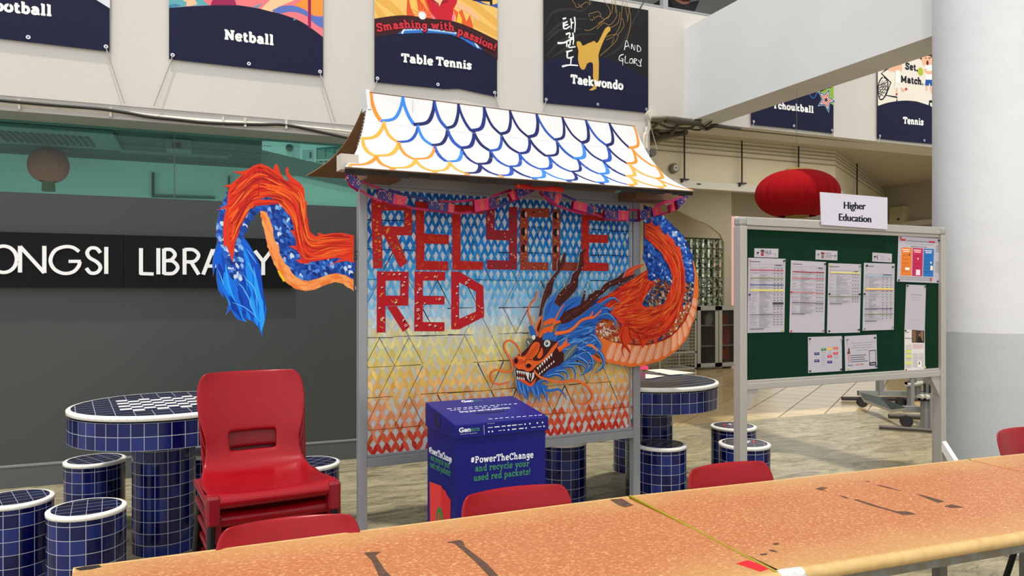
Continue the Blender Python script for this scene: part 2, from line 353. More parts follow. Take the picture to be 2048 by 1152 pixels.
def tiles(name, c1, c2, grout, rough=.25, gw=.03, spec=.5, var=1.0):
    """square tiles counted by the UV map: one tile per unit, each its own shade"""
    m = mat(name, c1, rough, spec=spec); nt = m.node_tree; b = nt.nodes['Principled BSDF']
    uv = nt.nodes.new('ShaderNodeUVMap'); fl = nt.nodes.new('ShaderNodeVectorMath'); fl.operation = 'FLOOR'; fr = nt.nodes.new('ShaderNodeVectorMath'); fr.operation = 'FRACTION'
    wn_ = nt.nodes.new('ShaderNodeTexWhiteNoise'); wn_.noise_dimensions = '2D'; sx = nt.nodes.new('ShaderNodeSeparateXYZ')
    nt.links.new(uv.outputs[0], fl.inputs[0]); nt.links.new(uv.outputs[0], fr.inputs[0]); nt.links.new(fl.outputs[0], wn_.inputs['Vector']); nt.links.new(fr.outputs[0], sx.inputs[0])
    rr = nt.nodes.new('ShaderNodeValToRGB'); rr.color_ramp.elements[0].color = rgb(c1); rr.color_ramp.elements[1].color = rgb(c2); rr.color_ramp.elements[0].position = .25; rr.color_ramp.elements[1].position = 1
    nt.links.new(wn_.outputs['Value'], rr.inputs[0])
    def mth(op, a, v=None, c=None):
        n = nt.nodes.new('ShaderNodeMath'); n.operation = op; nt.links.new(a, n.inputs[0])
        if v is not None: n.inputs[1].default_value = v
        if c is not None: nt.links.new(c, n.inputs[1])
        return n.outputs[0]
    ax = mth('ABSOLUTE', mth('SUBTRACT', sx.outputs['X'], .5)); ay = mth('ABSOLUTE', mth('SUBTRACT', sx.outputs['Y'], .5))
    g = mth('GREATER_THAN', mth('MAXIMUM', ax, c=ay), .5-gw)
    mx = nt.nodes.new('ShaderNodeMix'); mx.data_type = 'RGBA'; mx.inputs['B'].default_value = rgb(grout)
    nt.links.new(g, mx.inputs['Factor']); nt.links.new(rr.outputs[0], mx.inputs['A']); nt.links.new(mx.outputs['Result'], b.inputs['Base Color'])
    ro = nt.nodes.new('ShaderNodeMix'); ro.inputs['A'].default_value = rough; ro.inputs['B'].default_value = .7; nt.links.new(g, ro.inputs['Factor']); nt.links.new(ro.outputs['Result'], b.inputs['Roughness'])
    return m
M_conc = concrete()
M_ftile = tiles('beige_floor_tile', (184, 160, 112), (196, 172, 124), (112, 98, 70), .22, .016, .6)
b = MB(); b.add([(-7, -4, 0), (16, -4, 0), (16, 6.65, 0), (-7, 6.65, 0)], [(0, 1, 2, 3)], M_conc); struct(b.build('floor'))
b = MB(); v = [(3.9, 6.65, 0), (16, 6.65, 0), (16, 24, 0), (3.9, 24, 0)]
b.add(v, [(0, 1, 2, 3)], M_ftile, False, [[((x*.8+y*.6)/.42, (-x*.6+y*.8)/.42) for x, y, z in v]]); struct(b.build('floor_tiled'))
# ---- facade: charcoal wall, glass strip, white parapet wall
XE = 4.05          # where the library front ends and the passage opens
YF, YG, YU = 6.45, 6.52, 6.20
b = MB(); b.box((-6, YF, 0), (XE, YF+.2, 2.18), M_grey); struct(b.build('wall_library'))
b = MB(); b.box((-6, YF-.022, 0), (XE, YF, .165), M_base); b.box((-6, YF-.026, .155), (XE, YF, .168), mat('baseboard_cap', (128, 130, 127), .5)); struct(b.build('baseboard_library'))
b = MB(); b.box((-6, YU, 2.83), (XE, YU+.42, 4.25), M_wall); struct(b.build('wall_upper'))
b = MB(); b.box((XE, YU, 3.16), (15, YU+.42, 4.25), M_wall); struct(b.build('wall_parapet'))
b = MB(); b.box((-6, YU+.006, 2.727), (XE, YG+.1, 2.83), mat('header_paint', (178, 174, 168), .6)); struct(b.build('trim_1'))
mg = bpy.data.materials.new('green_tinted_glass'); mg.use_nodes = True; nt = mg.node_tree; nt.nodes.remove(nt.nodes['Principled BSDF'])
t1 = nt.nodes.new('ShaderNodeBsdfTransparent'); t1.inputs[0].default_value = (.40, .63, .575, 1); g1 = nt.nodes.new('ShaderNodeBsdfGlossy'); g1.inputs['Roughness'].default_value = .02
fz = nt.nodes.new('ShaderNodeFresnel'); fz.inputs[0].default_value = 1.38; ms = nt.nodes.new('ShaderNodeMixShader')
nt.links.new(fz.outputs[0], ms.inputs[0]); nt.links.new(t1.outputs[0], ms.inputs[1]); nt.links.new(g1.outputs[0], ms.inputs[2]); nt.links.new(ms.outputs[0], nt.nodes['Material Output'].inputs[0])
M_seal = mat('glass_joint', (70, 96, 90), .4)
xs = [-6, -3.2, on_y(349, 300, YG).x, on_y(523, 300, YG).x, XE]
for i in range(4):
    b = MB(); b.box((xs[i]+.004, YG, 2.18), (xs[i+1]-.004, YG+.01, 2.78), mg); b.box((xs[i+1]-.004, YG, 2.18), (xs[i+1]+.004, YG+.01, 2.78), M_seal)
    struct(b.build('window_%d' % (i+1)))
# ---- library room behind the glass
M_rw = mat('library_wall_paint', (206, 214, 208), .8); M_rc = mat('library_ceiling_board', (72, 78, 74), .85)
Xd = on_y(523, 300, 9.9).x
b = MB(); b.box((-6, 9.9, 0), (XE, 10.05, 3.0), M_rw); struct(b.build('wall_library_back'))
Xc = on_y(523, 290, 6.6).x
b = MB(); xa_, xb_ = on_y(523, 290, 6.62).x, on_y(523, 290, 9.9).x; b.prism([(-6, 6.62, 3.0), (xa_, 6.62, 3.0), (xb_, 9.9, 3.0), (-6, 9.9, 3.0)], (0, 0, .06), M_rc)
for k in range(7): b.box((-6, 6.95+.45*k, 2.997), (xb_, 6.962+.45*k, 3.0), mat('ceiling_joint', (50, 56, 53), .8))
struct(b.build('ceiling_library'))
b = MB(); b.box((-6.1, 6.62, 0), (-6, 10, 4), M_rw); struct(b.build('wall_library_side'))
pl = Plane((0, 9.88, 0), (1, 0, 0))
q = Paint(pl); q.px(P('500,292 525,300 655,331 760,356 760,384 690,372 600,352 500,345'), mat('dark_fascia', (104, 112, 106), .8), th=.1); struct(q.build('trim_library_fascia'))
b = MB(); b.box((XE-.12, 6.65, 0), (XE, 12.4, 3.5), M_cream); struct(b.build('wall_passage_left'))
# pale building reflected in the glass, built as a block behind the library
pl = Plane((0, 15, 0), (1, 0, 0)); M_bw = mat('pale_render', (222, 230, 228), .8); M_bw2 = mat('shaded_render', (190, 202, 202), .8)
r = thing('reflected_block', 'pale building with a door and shuttered window seen through the library glass', 'building', (1, 15, 0))
a0 = pl.uv(505, 268); a1 = pl.uv(760, 400)
q = Paint(pl); zt = pl.uv(560, 273)[1]
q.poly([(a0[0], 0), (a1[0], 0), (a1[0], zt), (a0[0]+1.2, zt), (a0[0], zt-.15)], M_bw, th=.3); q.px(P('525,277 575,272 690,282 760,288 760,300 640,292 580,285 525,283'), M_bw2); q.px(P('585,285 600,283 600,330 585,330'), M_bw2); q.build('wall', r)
q = Paint(pl, .02); q.px(P('605,299 626,299 626,322 605,322'), mat('door_paint', (170, 186, 186), .6), th=.05); q.px(P('619,304 623,304 623,316 619,316'), flat((60, 78, 80))); q.build('door', r)
q = Paint(pl, .02); q.px(P('633,296 700,290 700,325 633,325'), flat((96, 120, 118)), th=.05)
for k in range(3): q.px([(635+18*k, 299), (650+18*k, 297), (650+18*k, 322), (635+18*k, 322)], flat((128, 158, 154)))
q.build('window', r)
q = Paint(pl, .5); q.pxs(P('600,321 700,318'), 2, flat((225, 232, 230)), th=.04)
for k in range(9): q.pxs([(604+11*k, 321), (604+11*k, 332)], 1.5, flat((205, 214, 212)), th=.04)
q.build('railing', r)
q = Paint(pl, .03); q.ell(pl.uv(579, 295, .03), .07, .07, flat((80, 96, 96)), th=.03); q.build('wall_fan', r)
# air-conditioning cassette, strip light, security camera and lantern in the library
M_acp = mat('cassette_plastic', (104, 112, 108), .5)
pc = on_z(95, 268, 3.0)
r = thing('ceiling_cassette', 'square air-conditioning cassette with slatted grille in the library ceiling', 'air conditioner', pc)
b = MB(); b.box((pc.x-.62, pc.y-.45, 2.955), (pc.x+.62, pc.y+.45, 3.0), M_acp); b.build('panel', r, bev=.01)
b = MB()
for k in range(14): b.box((pc.x-.40+.058*k, pc.y-.26, 2.94), (pc.x-.37+.058*k, pc.y+.26, 2.956), mat('grille_slat', (56, 62, 60), .6))
b.build('grille', r)
pc = on_z(350, 304, 2.97)
r = thing('strip_light', 'long unlit strip light fixed under the dark library ceiling', 'lamp', pc)
b = MB(); a0 = on_z(240, 299, 2.97); a1 = on_z(458, 312, 2.97)
b.tube([a0, a1], .035, mat('unlit_tube', (96, 104, 100), .5), 8); b.build('tube', r)
b = MB(); m_ = (a0+a1)/2; b.box((min(a0.x, a1.x)-.03, m_.y-.06, 2.985), (max(a0.x, a1.x)+.03, m_.y+.06, 3.0), M_acp); b.build('batten', r)
pc = on_z(358, 290, 2.95)
b = MB(); b.box((pc.x-.12, pc.y-.1, 2.88), (pc.x+.12, pc.y+.1, 3.0), M_acp); b.box((pc.x-.06, pc.y-.13, 2.89), (pc.x+.02, pc.y-.1, 2.94), M_dark)
tagm(b.build('projector', bev=.01, org=pc), 'small pale projector box under the library ceiling beside the strip light', 'projector')
def lantern(name, label, c, rx, rz, mred, string_top, cat='lantern', tassel=None):
    r = thing(name, label, cat, c)
    b = MB(); n = 96; rows = 20
    prof = [(rx*math.cos(t)**.8, rz*math.sin(t)) for t in (math.asin(-.93)+(2*math.asin(.93))*i/rows for i in range(rows+1))]
    vs = []
    for (ra, z) in prof: vs += [c+Vector((ra*(1-.035*(k % 4 == 0))*math.cos(2*math.pi*k/n), ra*(1-.035*(k % 4 == 0))*math.sin(2*math.pi*k/n), z)) for k in range(n)]
    b.add(vs, [(i*n+k, i*n+(k+1) % n, (i+1)*n+(k+1) % n, (i+1)*n+k) for i in range(rows) for k in range(n)], mred, True); b.build('shade', r)
    M_g = mat('gold_paper', (196, 160, 80), .45, metal=.3)
    for s_, nm in ((1, 'top_ring'), (-1, 'bottom_ring')):
        b = MB(); rr = prof[-1][0]*.62; z = rz*.93*s_
        b.lathe([(rr, z-.008), (rr, z+.022), (rr*.92, z+.022), (rr*.92, z-.008)], c, M_g, 24); b.build(nm, r)
    b = MB(); b.tube([c+Vector((0, 0, rz*.95)), c+Vector((-.01, 0, rz*.95+.1)), c+Vector((0, 0, string_top-c.z))], .0022, mat('string', (120, 112, 96), .8), 5); b.build('string', r)
    if tassel:
        b = MB(); rr = prof[0][0]*.55
        for k in range(18): a = 2*math.pi*k/18; b.tube([c+Vector((rr*math.cos(a), rr*math.sin(a), -rz)), c+Vector((rr*1.1*math.cos(a), rr*1.1*math.sin(a), -rz-tassel))], .012, mat('tassel_thread', (120, 110, 66), .8), 4)
        b.build('tassel', r)
    return r
M_lred = mat('red_lantern_cloth', (158, 5, 14), .85, noise=(40, (140, 4, 11), .5, (1, 1, .2)), bump=(220, .25), spec=.15)
M_lbrn = mat('faded_lantern_cloth', (196, 92, 72), .9)
pc = at_d(97, 331, 7.9); lantern('paper_lantern', 'faded brownish lantern hanging inside the library behind the green glass', pc, .195, .185, M_lbrn, 3.0, tassel=.09)
b = MB(); pz = Plane((0, 9.86, 0), (1, 0, 0)); q = Paint(pz, .03)
q.pxs(P('306,345 306,390'), 5, flat((40, 62, 58)), th=.03, straight=True); q.pxs(P('303,392 430,396'), 5, flat((70, 96, 90)), th=.03, straight=True); q.pxs(P('458,352 458,384'), 4, flat((52, 76, 70)), th=.03, straight=True)
tagm(q.build('wall_bracket', org=pz.w(pz.uv(306, 392)[0], 2.2)), 'dark metal frame on the library back wall behind the glass', 'frame')
# ---- beam, column, passage
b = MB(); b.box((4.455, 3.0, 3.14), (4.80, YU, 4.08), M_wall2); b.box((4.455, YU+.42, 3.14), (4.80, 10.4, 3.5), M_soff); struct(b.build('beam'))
M_col = mat('column_paint', (214, 216, 218), .5, bump=(9, .12), noise=(3, (208, 210, 212), .5, (1, 1, 1))); M_dado = mat('column_dado_paint', (178, 183, 183), .3, bump=(9, .12))
CX, CY, CR = 4.655, 3.19, .335
b = MB(); b.lathe([(CR, 0), (CR, 1.195)], (CX, CY, 0), M_dado, 64); b.lathe([(CR, 1.195), (CR, 4.6)], (CX, CY, 0), M_col, 64); struct(b.build('column'))
b = MB(); b.box((XE, YU+.42, 3.5), (12.5, 16, 3.6), mat('passage_ceiling_paint', (186, 178, 158), .8)); struct(b.build('ceiling'))
# bulkhead that steps back to the right, with taupe wall beneath
A0, A1, A2 = Vector((XE, 8.2, 0)), Vector((8.55, 8.2, 0)), Vector((12.40, 10.66, 0))
b = MB()
for p_, q_ in ((A0, A1), (A1, A2)):
    d = (q_-p_).normalized(); nb = Vector((-d.y, d.x, 0))
    b.prism([p_+Vector((0, 0, 2.84)), q_+Vector((0, 0, 2.84)), q_+Vector((0, 0, 3.5)), p_+Vector((0, 0, 3.5))], nb*.2, M_cream)
struct(b.build('wall_bulkhead'))
b = MB(); b.box((12.4, 4.4, 0), (12.6, 10.66, 3.5), M_taupe);  struct(b.build('wall_passage_right'))
pl = Plane((0, 11.5, 0), (1, 0, 0)); q = Paint(pl)
q.poly([pl.uv(*p) for p in P('1180,375 1290,392 1340,412 1387,437 1418,450 1441,469 1448,484')]+[(pl.uv(1448, 600)[0], 0), (pl.uv(1463, 600)[0], 0), (pl.uv(1463, 600)[0], 3.5), (XE, 3.5), (XE, pl.uv(1180, 375)[1])], M_taupe, th=.05, side=mat('arch_soffit_lit', (216, 208, 188), .8)); struct(q.build('wall_arch'))  # arch underside coloured lighter, as if lit
pl = Plane((0, 12.4, 0), (1, 0, 0))
gx0, gx1 = pl.uv(1368, 540)[0], pl.uv(1449, 540)[0]; gz0, gz1 = pl.uv(1400, 614)[1], pl.uv(1400, 477)[1]
q = MB(); q.obox(pl, XE, gx0, 0, 3.5, -.1, 0, M_cream); q.obox(pl, gx0, gx1+.05, gz1, 3.5, -.1, 0, M_cream); q.obox(pl, gx0, gx1+.05, 0, gz0, -.1, 0, M_cream); wt = pl.uv(1462, 431)[1]; q.obox(pl, gx1+.05, 12.6, wt, 3.5, -.1, 0, M_taupe); struct(q.build('wall_passage_back'))
mb_ = bpy.data.materials.new('glass_block'); mb_.use_nodes = True; nt = mb_.node_tree; pb = nt.nodes['Principled BSDF']; pb.inputs['Base Color'].default_value = rgb((176, 190, 172)); pb.inputs['Roughness'].default_value = .12
tr_ = nt.nodes.new('ShaderNodeBsdfTransparent'); tr_.inputs[0].default_value = (.80, .88, .78, 1); mx_ = nt.nodes.new('ShaderNodeMixShader')
n_ = nt.nodes.new('ShaderNodeTexNoise'); n_.inputs['Scale'].default_value = 14; n_.inputs['Detail'].default_value = 3; tc_ = nt.nodes.new('ShaderNodeTexCoord'); nt.links.new(tc_.outputs['Object'], n_.inputs[0])
r_ = nt.nodes.new('ShaderNodeValToRGB'); r_.color_ramp.elements[0].position = .36; r_.color_ramp.elements[1].position = .56; nt.links.new(n_.outputs['Fac'], r_.inputs[0]); nt.links.new(r_.outputs[0], mx_.inputs[0])
bp_ = nt.nodes.new('ShaderNodeBump'); bp_.inputs['Strength'].default_value = .8; nt.links.new(n_.outputs['Fac'], bp_.inputs['Height']); nt.links.new(bp_.outputs[0], pb.inputs['Normal'])
nt.links.new(pb.outputs[0], mx_.inputs[1]); nt.links.new(tr_.outputs[0], mx_.inputs[2]); nt.links.new(mx_.outputs[0], nt.nodes['Material Output'].inputs[0])
q = MB(); nx, nz = 7, 7; cw, chh = (gx1-gx0)/nx, (gz1-gz0)/nz; M_mort = mat('block_mortar', (104, 112, 94), .7)
for i in range(nx):
    for j in range(nz): q.obox(pl, gx0+cw*i+.012, gx0+cw*(i+1)-.012, gz0+chh*j+.012, gz0+chh*(j+1)-.012, -.08, -.01, mb_)
for i in range(nx+1): q.obox(pl, gx0+cw*i-.012, gx0+cw*i+.012, gz0, gz1, -.09, 0, M_mort)
for j in range(nz+1): q.obox(pl, gx0, gx1, gz0+chh*j-.012, gz0+chh*j+.012, -.09, 0, M_mort)
struct(q.build('window_5'))
# outdoors beyond the passage opening
pl = Plane((0, 17.5, 0), (1, 0, 0))
q = MB(); u0, u1 = pl.uv(1440, 500)[0], pl.uv(1471, 500)[0]; q.obox(pl, u0, u1, 0, 4.2, -.4, 0, mat('pink_render', (232, 176, 164), .8)); tagm(q.build('garden_wall', org=(u0, 17.5, 0)), 'pale pink wall outdoors beyond the passage opening', 'wall')
q = MB(); q.box((9, 21.5, 0), (30, 21.8, 4.6), mat('sunlit_render', (236, 234, 228), .8)); tagm(q.build('court_wall', org=(18, 21.5, 0)), 'bright white wall far outdoors beyond the passage opening', 'wall')
def shrub(name, label, c, r_, h, n=260, seed=1):
    rnd = random.Random(seed); R0 = thing(name, label, 'bush', c); b = MB(); ml = [mat('leaf_green', (88, 128, 52), .6), mat('leaf_light', (140, 172, 84), .6), mat('leaf_dark', (52, 84, 36), .6)]
    for k in range(n):
        a = rnd.random()*6.28; t = rnd.random()**.6; z = rnd.random()*h; p = Vector(c)+Vector((math.cos(a)*r_*t, math.sin(a)*r_*t, z)); d = Vector((rnd.uniform(-1, 1), rnd.uniform(-1, 1), rnd.uniform(-.3, 1))).normalized()*.13; s_ = d.orthogonal().normalized()*.035
        b.add([p-d, p+s_, p+d, p-s_], [(0, 1, 2, 3)], rnd.choice(ml))
    b.build('foliage', R0); b = MB(); b.tube([Vector(c), Vector(c)+Vector((0, 0, h*.8))], .03, mat('bark', (92, 74, 52), .9), 6); b.build('stem', R0)
pz = at_d(1467, 540, 17.5); shrub('garden_bush', 'green bush outdoors beside the pink wall beyond the passage', (pz.x+.15, pz.y-.6, 0), .4, 2.1, 260, 3)
for i, px_ in enumerate((1385, 1425)):
    pz = at_d(px_, 560, 15.5); shrub('garden_bush', ('green bush outdoors behind the left half of the glass block window', 'green bush outdoors behind the right half of the glass block window')[i], (pz.x, pz.y+.4, 0), .45, 1.7, 300, 5+i)
# upper corridor behind the parapet
b = MB(); b.box((2.5, 9.0, 3.62), (15, 9.2, 5.9), mat('upper_wall_paint', (150, 152, 148), .8)); struct(b.build('wall_upper_corridor'))
b = MB(); b.box((2.5, 6.3, 5.9), (15, 9.2, 6.0), mat('upper_ceiling_paint', (172, 172, 166), .8))
for k in range(5): b.box((2.5, 6.8+.5*k, 5.88), (15, 6.83+.5*k, 5.9), flat((70, 70, 68)))
struct(b.build('ceiling_upper_corridor'))
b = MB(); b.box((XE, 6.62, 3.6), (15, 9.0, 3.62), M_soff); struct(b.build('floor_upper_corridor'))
r = thing('parapet_railing', 'grey metal handrail above the white parapet beside the beam', 'railing', (4.6, 6.4, 4.25))
for z, nm in ((4.36, 'lower_rail'), (4.62, 'upper_rail')):
    b = MB(); b.tube([(3.6, 6.42, z), (9, 6.42, z)], .016, M_steel, 8); b.build(nm, r)
for k in range(4):
    b = MB(); b.box((4.34+1.3*k, 6.40, 4.25), (4.40+1.3*k, 6.46, 4.95), M_steel); b.build('post', r)
# ================================================================ BANNERS on the white wall
NAVY = mat('banner_navy', (19, 22, 52), .6, spec=.2); M_eye = M_chrome; INK_W = flat((244, 244, 240)); INK_K = flat((20, 22, 38))
PB = Plane((0, YU-.022, 0), (1, 0, 0))
def banner(label, left, right, bottom, base=NAVY, ztop=4.2, group='sport banners'):
    """left/right: column in the photo or a width; bottom: traced lower edge"""
    q = Paint(PB); bt = q.uvs(bottom)
    u1 = bt[-1][0]; u0 = bt[0][0]
    r = thing('sports_banner', label, 'banner', PB.w((u0+u1)/2, min(b[1] for b in bt)))
    q.poly([(u0, ztop)]+bt+[(u1, ztop)], base, th=.004)
    q.step = 3e-5
    ey = Paint(PB, .004)
    for f, nm in ((.022, 0), (.5, 1), (.978, 2)):
        x = u0+(u1-u0)*f; k = 0
        for j in range(len(bt)-1):
            if bt[j][0] <= x <= bt[j+1][0]: k = bt[j][1]+(bt[j+1][1]-bt[j][1])*(x-bt[j][0])/(bt[j+1][0]-bt[j][0])
        e = MB(); e.disc(PB.w(x, k+.032, .006), .0145, M_eye, PB.n, 16, .006); e.disc(PB.w(x, k+.032, .0055), .008, flat((40, 42, 60)), PB.n, 12); e.build('eyelet', r)
        if nm != 1:
            dx = (-.13 if nm == 0 else .12); e = MB(); e.tube([PB.w(x, k+.03, .008), PB.w(x+dx*.05, k, .004), PB.w(x+dx, 2.84, .012) if x < XE else PB.w(x+dx*.2, k-.05, .004)], .0045, mat('cord', (176, 172, 164), .8), 5); e.build('cord', r)
    return r, q, u0, u1, bt
# football
uR = PB.uv(219, 103)[0]; wN = PB.uv(646, 152)[0]-PB.uv(338, 118)[0]
vR = PB.uv(219, 103)[1]
r, q, u0, u1, bt = banner('navy football banner cut off by the picture edge, first in the row', 0, 0, [(-118, 60), (0, 77), (110, 90), (219, 103)])
q.poly([(u0, 4.2), (u0, PB.uv(193, 0)[1]+.12), PB.uv(120, -28), PB.uv(193, 0), PB.uv(220, 17), (u1, 4.2)], flat((216, 220, 222)))
slab_px(q, 'Football', (-34, 18.6), (103.5, 32.4), 15.5, INK_W, .355); q.build('print', r)
# netball
r, q, u0, u1, bt = banner('navy netball banner with pink and blue waves above the lettering', 0, 0, [(338, 118), (500, 136), (646, 152)])
top = q.uvs(P('338,16 375,13 440,10 480,11 540,22 600,42 646,74'))
q.poly([(u0, 4.2)]+cr(top, 4)+[(u1, 4.2)], flat((236, 122, 128)))
q.poly([(u0, PB.uv(338, -30)[1])]+q.uvs(P('338,16 375,12.5 418,10.5 400,-6 380,-30')), flat((96, 168, 178)))
q.px(P('362,-2 374,5 372,12 382,11.5 395,8 390,0 385,-12'), flat((246, 190, 150)))
q.px(P('338,10 350,7 362,11 352,14 338,16'), flat((66, 130, 160)))
q.px(P('421,10.4 427,-6 430,-40 462,-40 468,-6 473,10.9 450,10.2'), flat((158, 38, 84)))
q.px(P('505,14 522,8 526,5 522,10 514,16'), flat((80, 158, 170)))
q.px(P('545,24 556,14 600,-4 646,-30 646,-60 560,-20 522,18'), flat((248, 196, 150)))
q.px(P('590,11 610,18 628,31 646,32 646,-10 620,-6 600,2'), flat((240, 146, 58)))
q.px(cr(P('543,21 558,14 572,11 590,12 610,20 628,32 646,33'), 3)+cr(P('646,57 630,48 614,33 595,25 576,24 560,28'), 3), flat((90, 114, 186)))
q.px(P('616,-40 622,-40 622,58 616,54'), flat((150, 32, 84)))
q.px(P('586,40 590,35 591,41'), flat((80, 158, 170)))
slab_px(q, 'Netball', (448.5, 78.3), (547.5, 90.4), 14, INK_W, .355); q.build('print', r)
# table tennis
T = lambda s: P(s, 740, 0, 5.76)
r, q, u0, u1, bt = banner('table tennis banner with red shirted player and flames above navy', 0, 0, [(749, 164), (840, 173), (891, 178), (917, 177), (994, 193.6)])
top = T('50,300 300,290 560,290 960,330 1200,420 1470,600')
q.poly([(u0, 4.2)]+q.uvs(top)+[(u1, 4.2)], flat((234, 190, 104)))
for k, s in enumerate(('55,0 230,0 420,185 300,180', '55,120 55,20 190,190 100,210', '1050,0 1200,0 1470,230 1470,330 1180,90', '1200,200 1470,360 1470,440 1180,300')): q.px(T(s), flat((226, 172, 80)))
q.px(T('1180,0 1260,0 1300,30 1380,60 1470,40 1470,95 1400,70 1290,45'), flat((52, 84, 160))); q.px(T('1180,-5 1410,-5 1410,65 1380,55 1380,20 1180,8'), flat((22, 24, 34)))
q.px(T('430,-40 420,130 425,190 500,250 570,275 780,275 720,160 640,-40'), flat((222, 84, 40)))
q.px(T('450,-10 470,90 520,190 640,265 560,120 530,-40'), flat((246, 190, 92))); q.px(T('560,-20 640,90 690,170 620,-20'), flat((240, 160, 70)))
for k in range(14):
    a = 6.28*k/14; c = q.uvs(T('602,178'))[0]; q.stroke([(c[0]+.03*math.cos(a), c[1]+.03*math.sin(a)), (c[0]+.1*math.cos(a), c[1]+.1*math.sin(a))], .012, flat((240, 120, 70)), straight=True, taper=(1, .2))
q.px(T('640,-40 1010,-40 1000,30 960,110 955,270 785,275 740,190 690,120 660,30'), flat((200, 30, 48))); q.px(T('700,-40 860,-40 800,75 730,10'), flat((246, 190, 150)))
q.px(T('705,10 760,35 800,75 790,40 720,-10'), flat((150, 20, 38))); q.px(T('800,75 850,35 900,30 890,0 830,10'), flat((150, 20, 38)))
q.px(T('690,150 730,190 780,270 755,270 700,190'), flat((240, 120, 150))); q.px(T('965,140 975,200 960,280 940,270 945,190'), flat((240, 120, 150)))
q.px(T('950,85 1010,140 1060,110 1110,250 1150,170 1185,290 1190,390 980,360 990,200'), flat((226, 92, 44))); q.px(T('1020,130 1060,220 1050,330 990,280'), flat((236, 190, 60)))
q.px(T('1000,20 1140,80 1200,140 1265,215 1250,245 1150,160 1000,85'), flat((244, 182, 138)))
q.px(cr(T('50,215 300,180 480,182 700,215 960,245 1200,335 1470,468'), 4)+cr(T('1470,690 1300,580 1000,410 560,385 300,392 50,430'), 4), flat((58, 26, 30)))
q.px(cr(T('400,328 560,322 800,340 1000,372 1150,440 1230,500 1295,578'), 3)+cr(T('1220,550 1000,420 800,385 560,380 320,392'), 3), flat((44, 112, 196)))
for s in ('395,330 368,388', '1205,490 1250,552'): q.pxs(T(s), 3, INK_W, straight=True)
q.pxs(T('400,345 620,338 850,362 1000,385'), 3, flat((190, 214, 236)))
q.ell(q.uvs(T('602,178'))[0], .036, .036, flat((220, 214, 208))); q.ell(q.uvs(T('598,182'))[0], .024, .024, flat((250, 250, 246)))
def bent(word, s, xh):
    cv = q.uvs(cr(T(s), 12)); L = [0]
    for a, b_ in zip(cv, cv[1:]): L.append(L[-1]+math.dist(a, b_))
    def fn(x, y):
        i = max(0, min(len(L)-2, next((j for j in range(len(L)-1) if L[j+1] >= x), len(L)-2))); t = (x-L[i])/(L[i+1]-L[i]); a, b_ = cv[i], cv[i+1]; dx, dy = (b_[0]-a[0])/(L[i+1]-L[i]), (b_[1]-a[1])/(L[i+1]-L[i])
        return (a[0]+(b_[0]-a[0])*t-dy*y, a[1]+(b_[1]-a[1])*t+dx*y)
    slab(q, word, None, L[-1], xh, flat((50, 14, 20)), .31, fn, out=(.016, flat((50, 14, 20)))); slab(q, word, None, L[-1], xh, flat((204, 46, 58)), .31, fn)
hx = PB.uv(800, 50)[1]-PB.uv(800, 61)[1]
bent('Smashing', '85,365 330,332 500,325 662,340', hx); bent('with', '705,335 840,342 972,362', hx); bent('passion!', '1000,395 1120,440 1290,520 1440,592', hx)
slab_px(q, 'Table', (802.5, 124), (866, 131), 12, INK_W, .355); slab_px(q, 'Tennis', (872, 130.5), (942.5, 139.5), 12, INK_W, .355); q.build('print', r)
# taekwondo
T = lambda s: P(s, 1080, 0, 5.0087)
r, q, u0, u1, bt = banner('black and navy taekwondo banner with gold kicking figure', 0, 0, [(1087, 205.6), (1195.8, 215.6), (1296.6, 225.6)])
q.poly([(u0, 4.2)]+q.uvs(cr(T('36,603 200,580 350,575 640,588 850,660 1084,795'), 4))+[(u1, 4.2)], flat((26, 26, 28)))
for s in ('40,300 120,130 300,90 420,110 520,20', '50,380 250,210 480,190', '60,560 200,420 380,350 560,340', '110,580 300,470 420,440', '640,580 800,480 860,380 940,200 1040,20', '60,420 200,300 420,290'): q.pxs(T(s), 5, flat((48, 44, 44)), taper=(.2, .3))
gd = flat((150, 116, 62)); gold = mat('gold_print', (206, 160, 52), .45)
for s in ('320,0 350,40 365,75 400,60 380,40', '400,70 430,40 470,20 500,45 500,0', '410,55 425,85', '495,170 490,140 530,130 570,115 600,130 610,165', '500,190 520,205 530,190', '535,160 545,200', '550,180 590,160 640,190 690,170 700,100 640,0', '580,235 640,200 720,120 720,0', '570,290 640,230 700,250 770,150 740,0', '445,300 500,302 570,260 640,205', '830,0 815,150 800,260 740,360 660,400', '860,0 905,150 900,280 870,400', '850,40 880,200', '760,0 755,130', '800,120 780,230 700,280', '660,370 740,345 780,355 745,430 600,560', '820,180 840,260 780,350', '900,70 880,180 870,220', '720,440 740,380'): q.pxs(T(s), 1.0, gd)
q.px(cr(T('365,420 385,412 410,425 428,458 480,435 520,420 545,410 570,432 600,390 650,290 690,265 706,290 700,312 680,330 640,400 600,500 585,560 590,640 586,800'), 2)+T('560,840 565,890 520,908 490,903 520,882 545,860')+cr(T('530,760 530,640 500,625 470,640 450,690 420,697 395,660 380,590 385,510 370,460'), 2), gold)
for s in ('228,190 262,180', '228,228 242,232 275,215', '238,225 236,280 262,287 300,262', '240,255 282,245', '308,185 314,235 312,288', '312,232 335,225', '345,170 352,240 345,325', '258,345 300,332 288,382', '175,432 240,428 300,398 342,392', '268,420 266,472', '303,405 298,455', '300,385 328,375', '328,328 336,400 330,448', '287,445 292,475 355,468', '262,522 325,503', '275,520 276,580 336,568', '312,582 306,652', '220,667 290,652 380,657'): q.pxs(T(s), [3.6, 2.6, 2.2], INK_W)
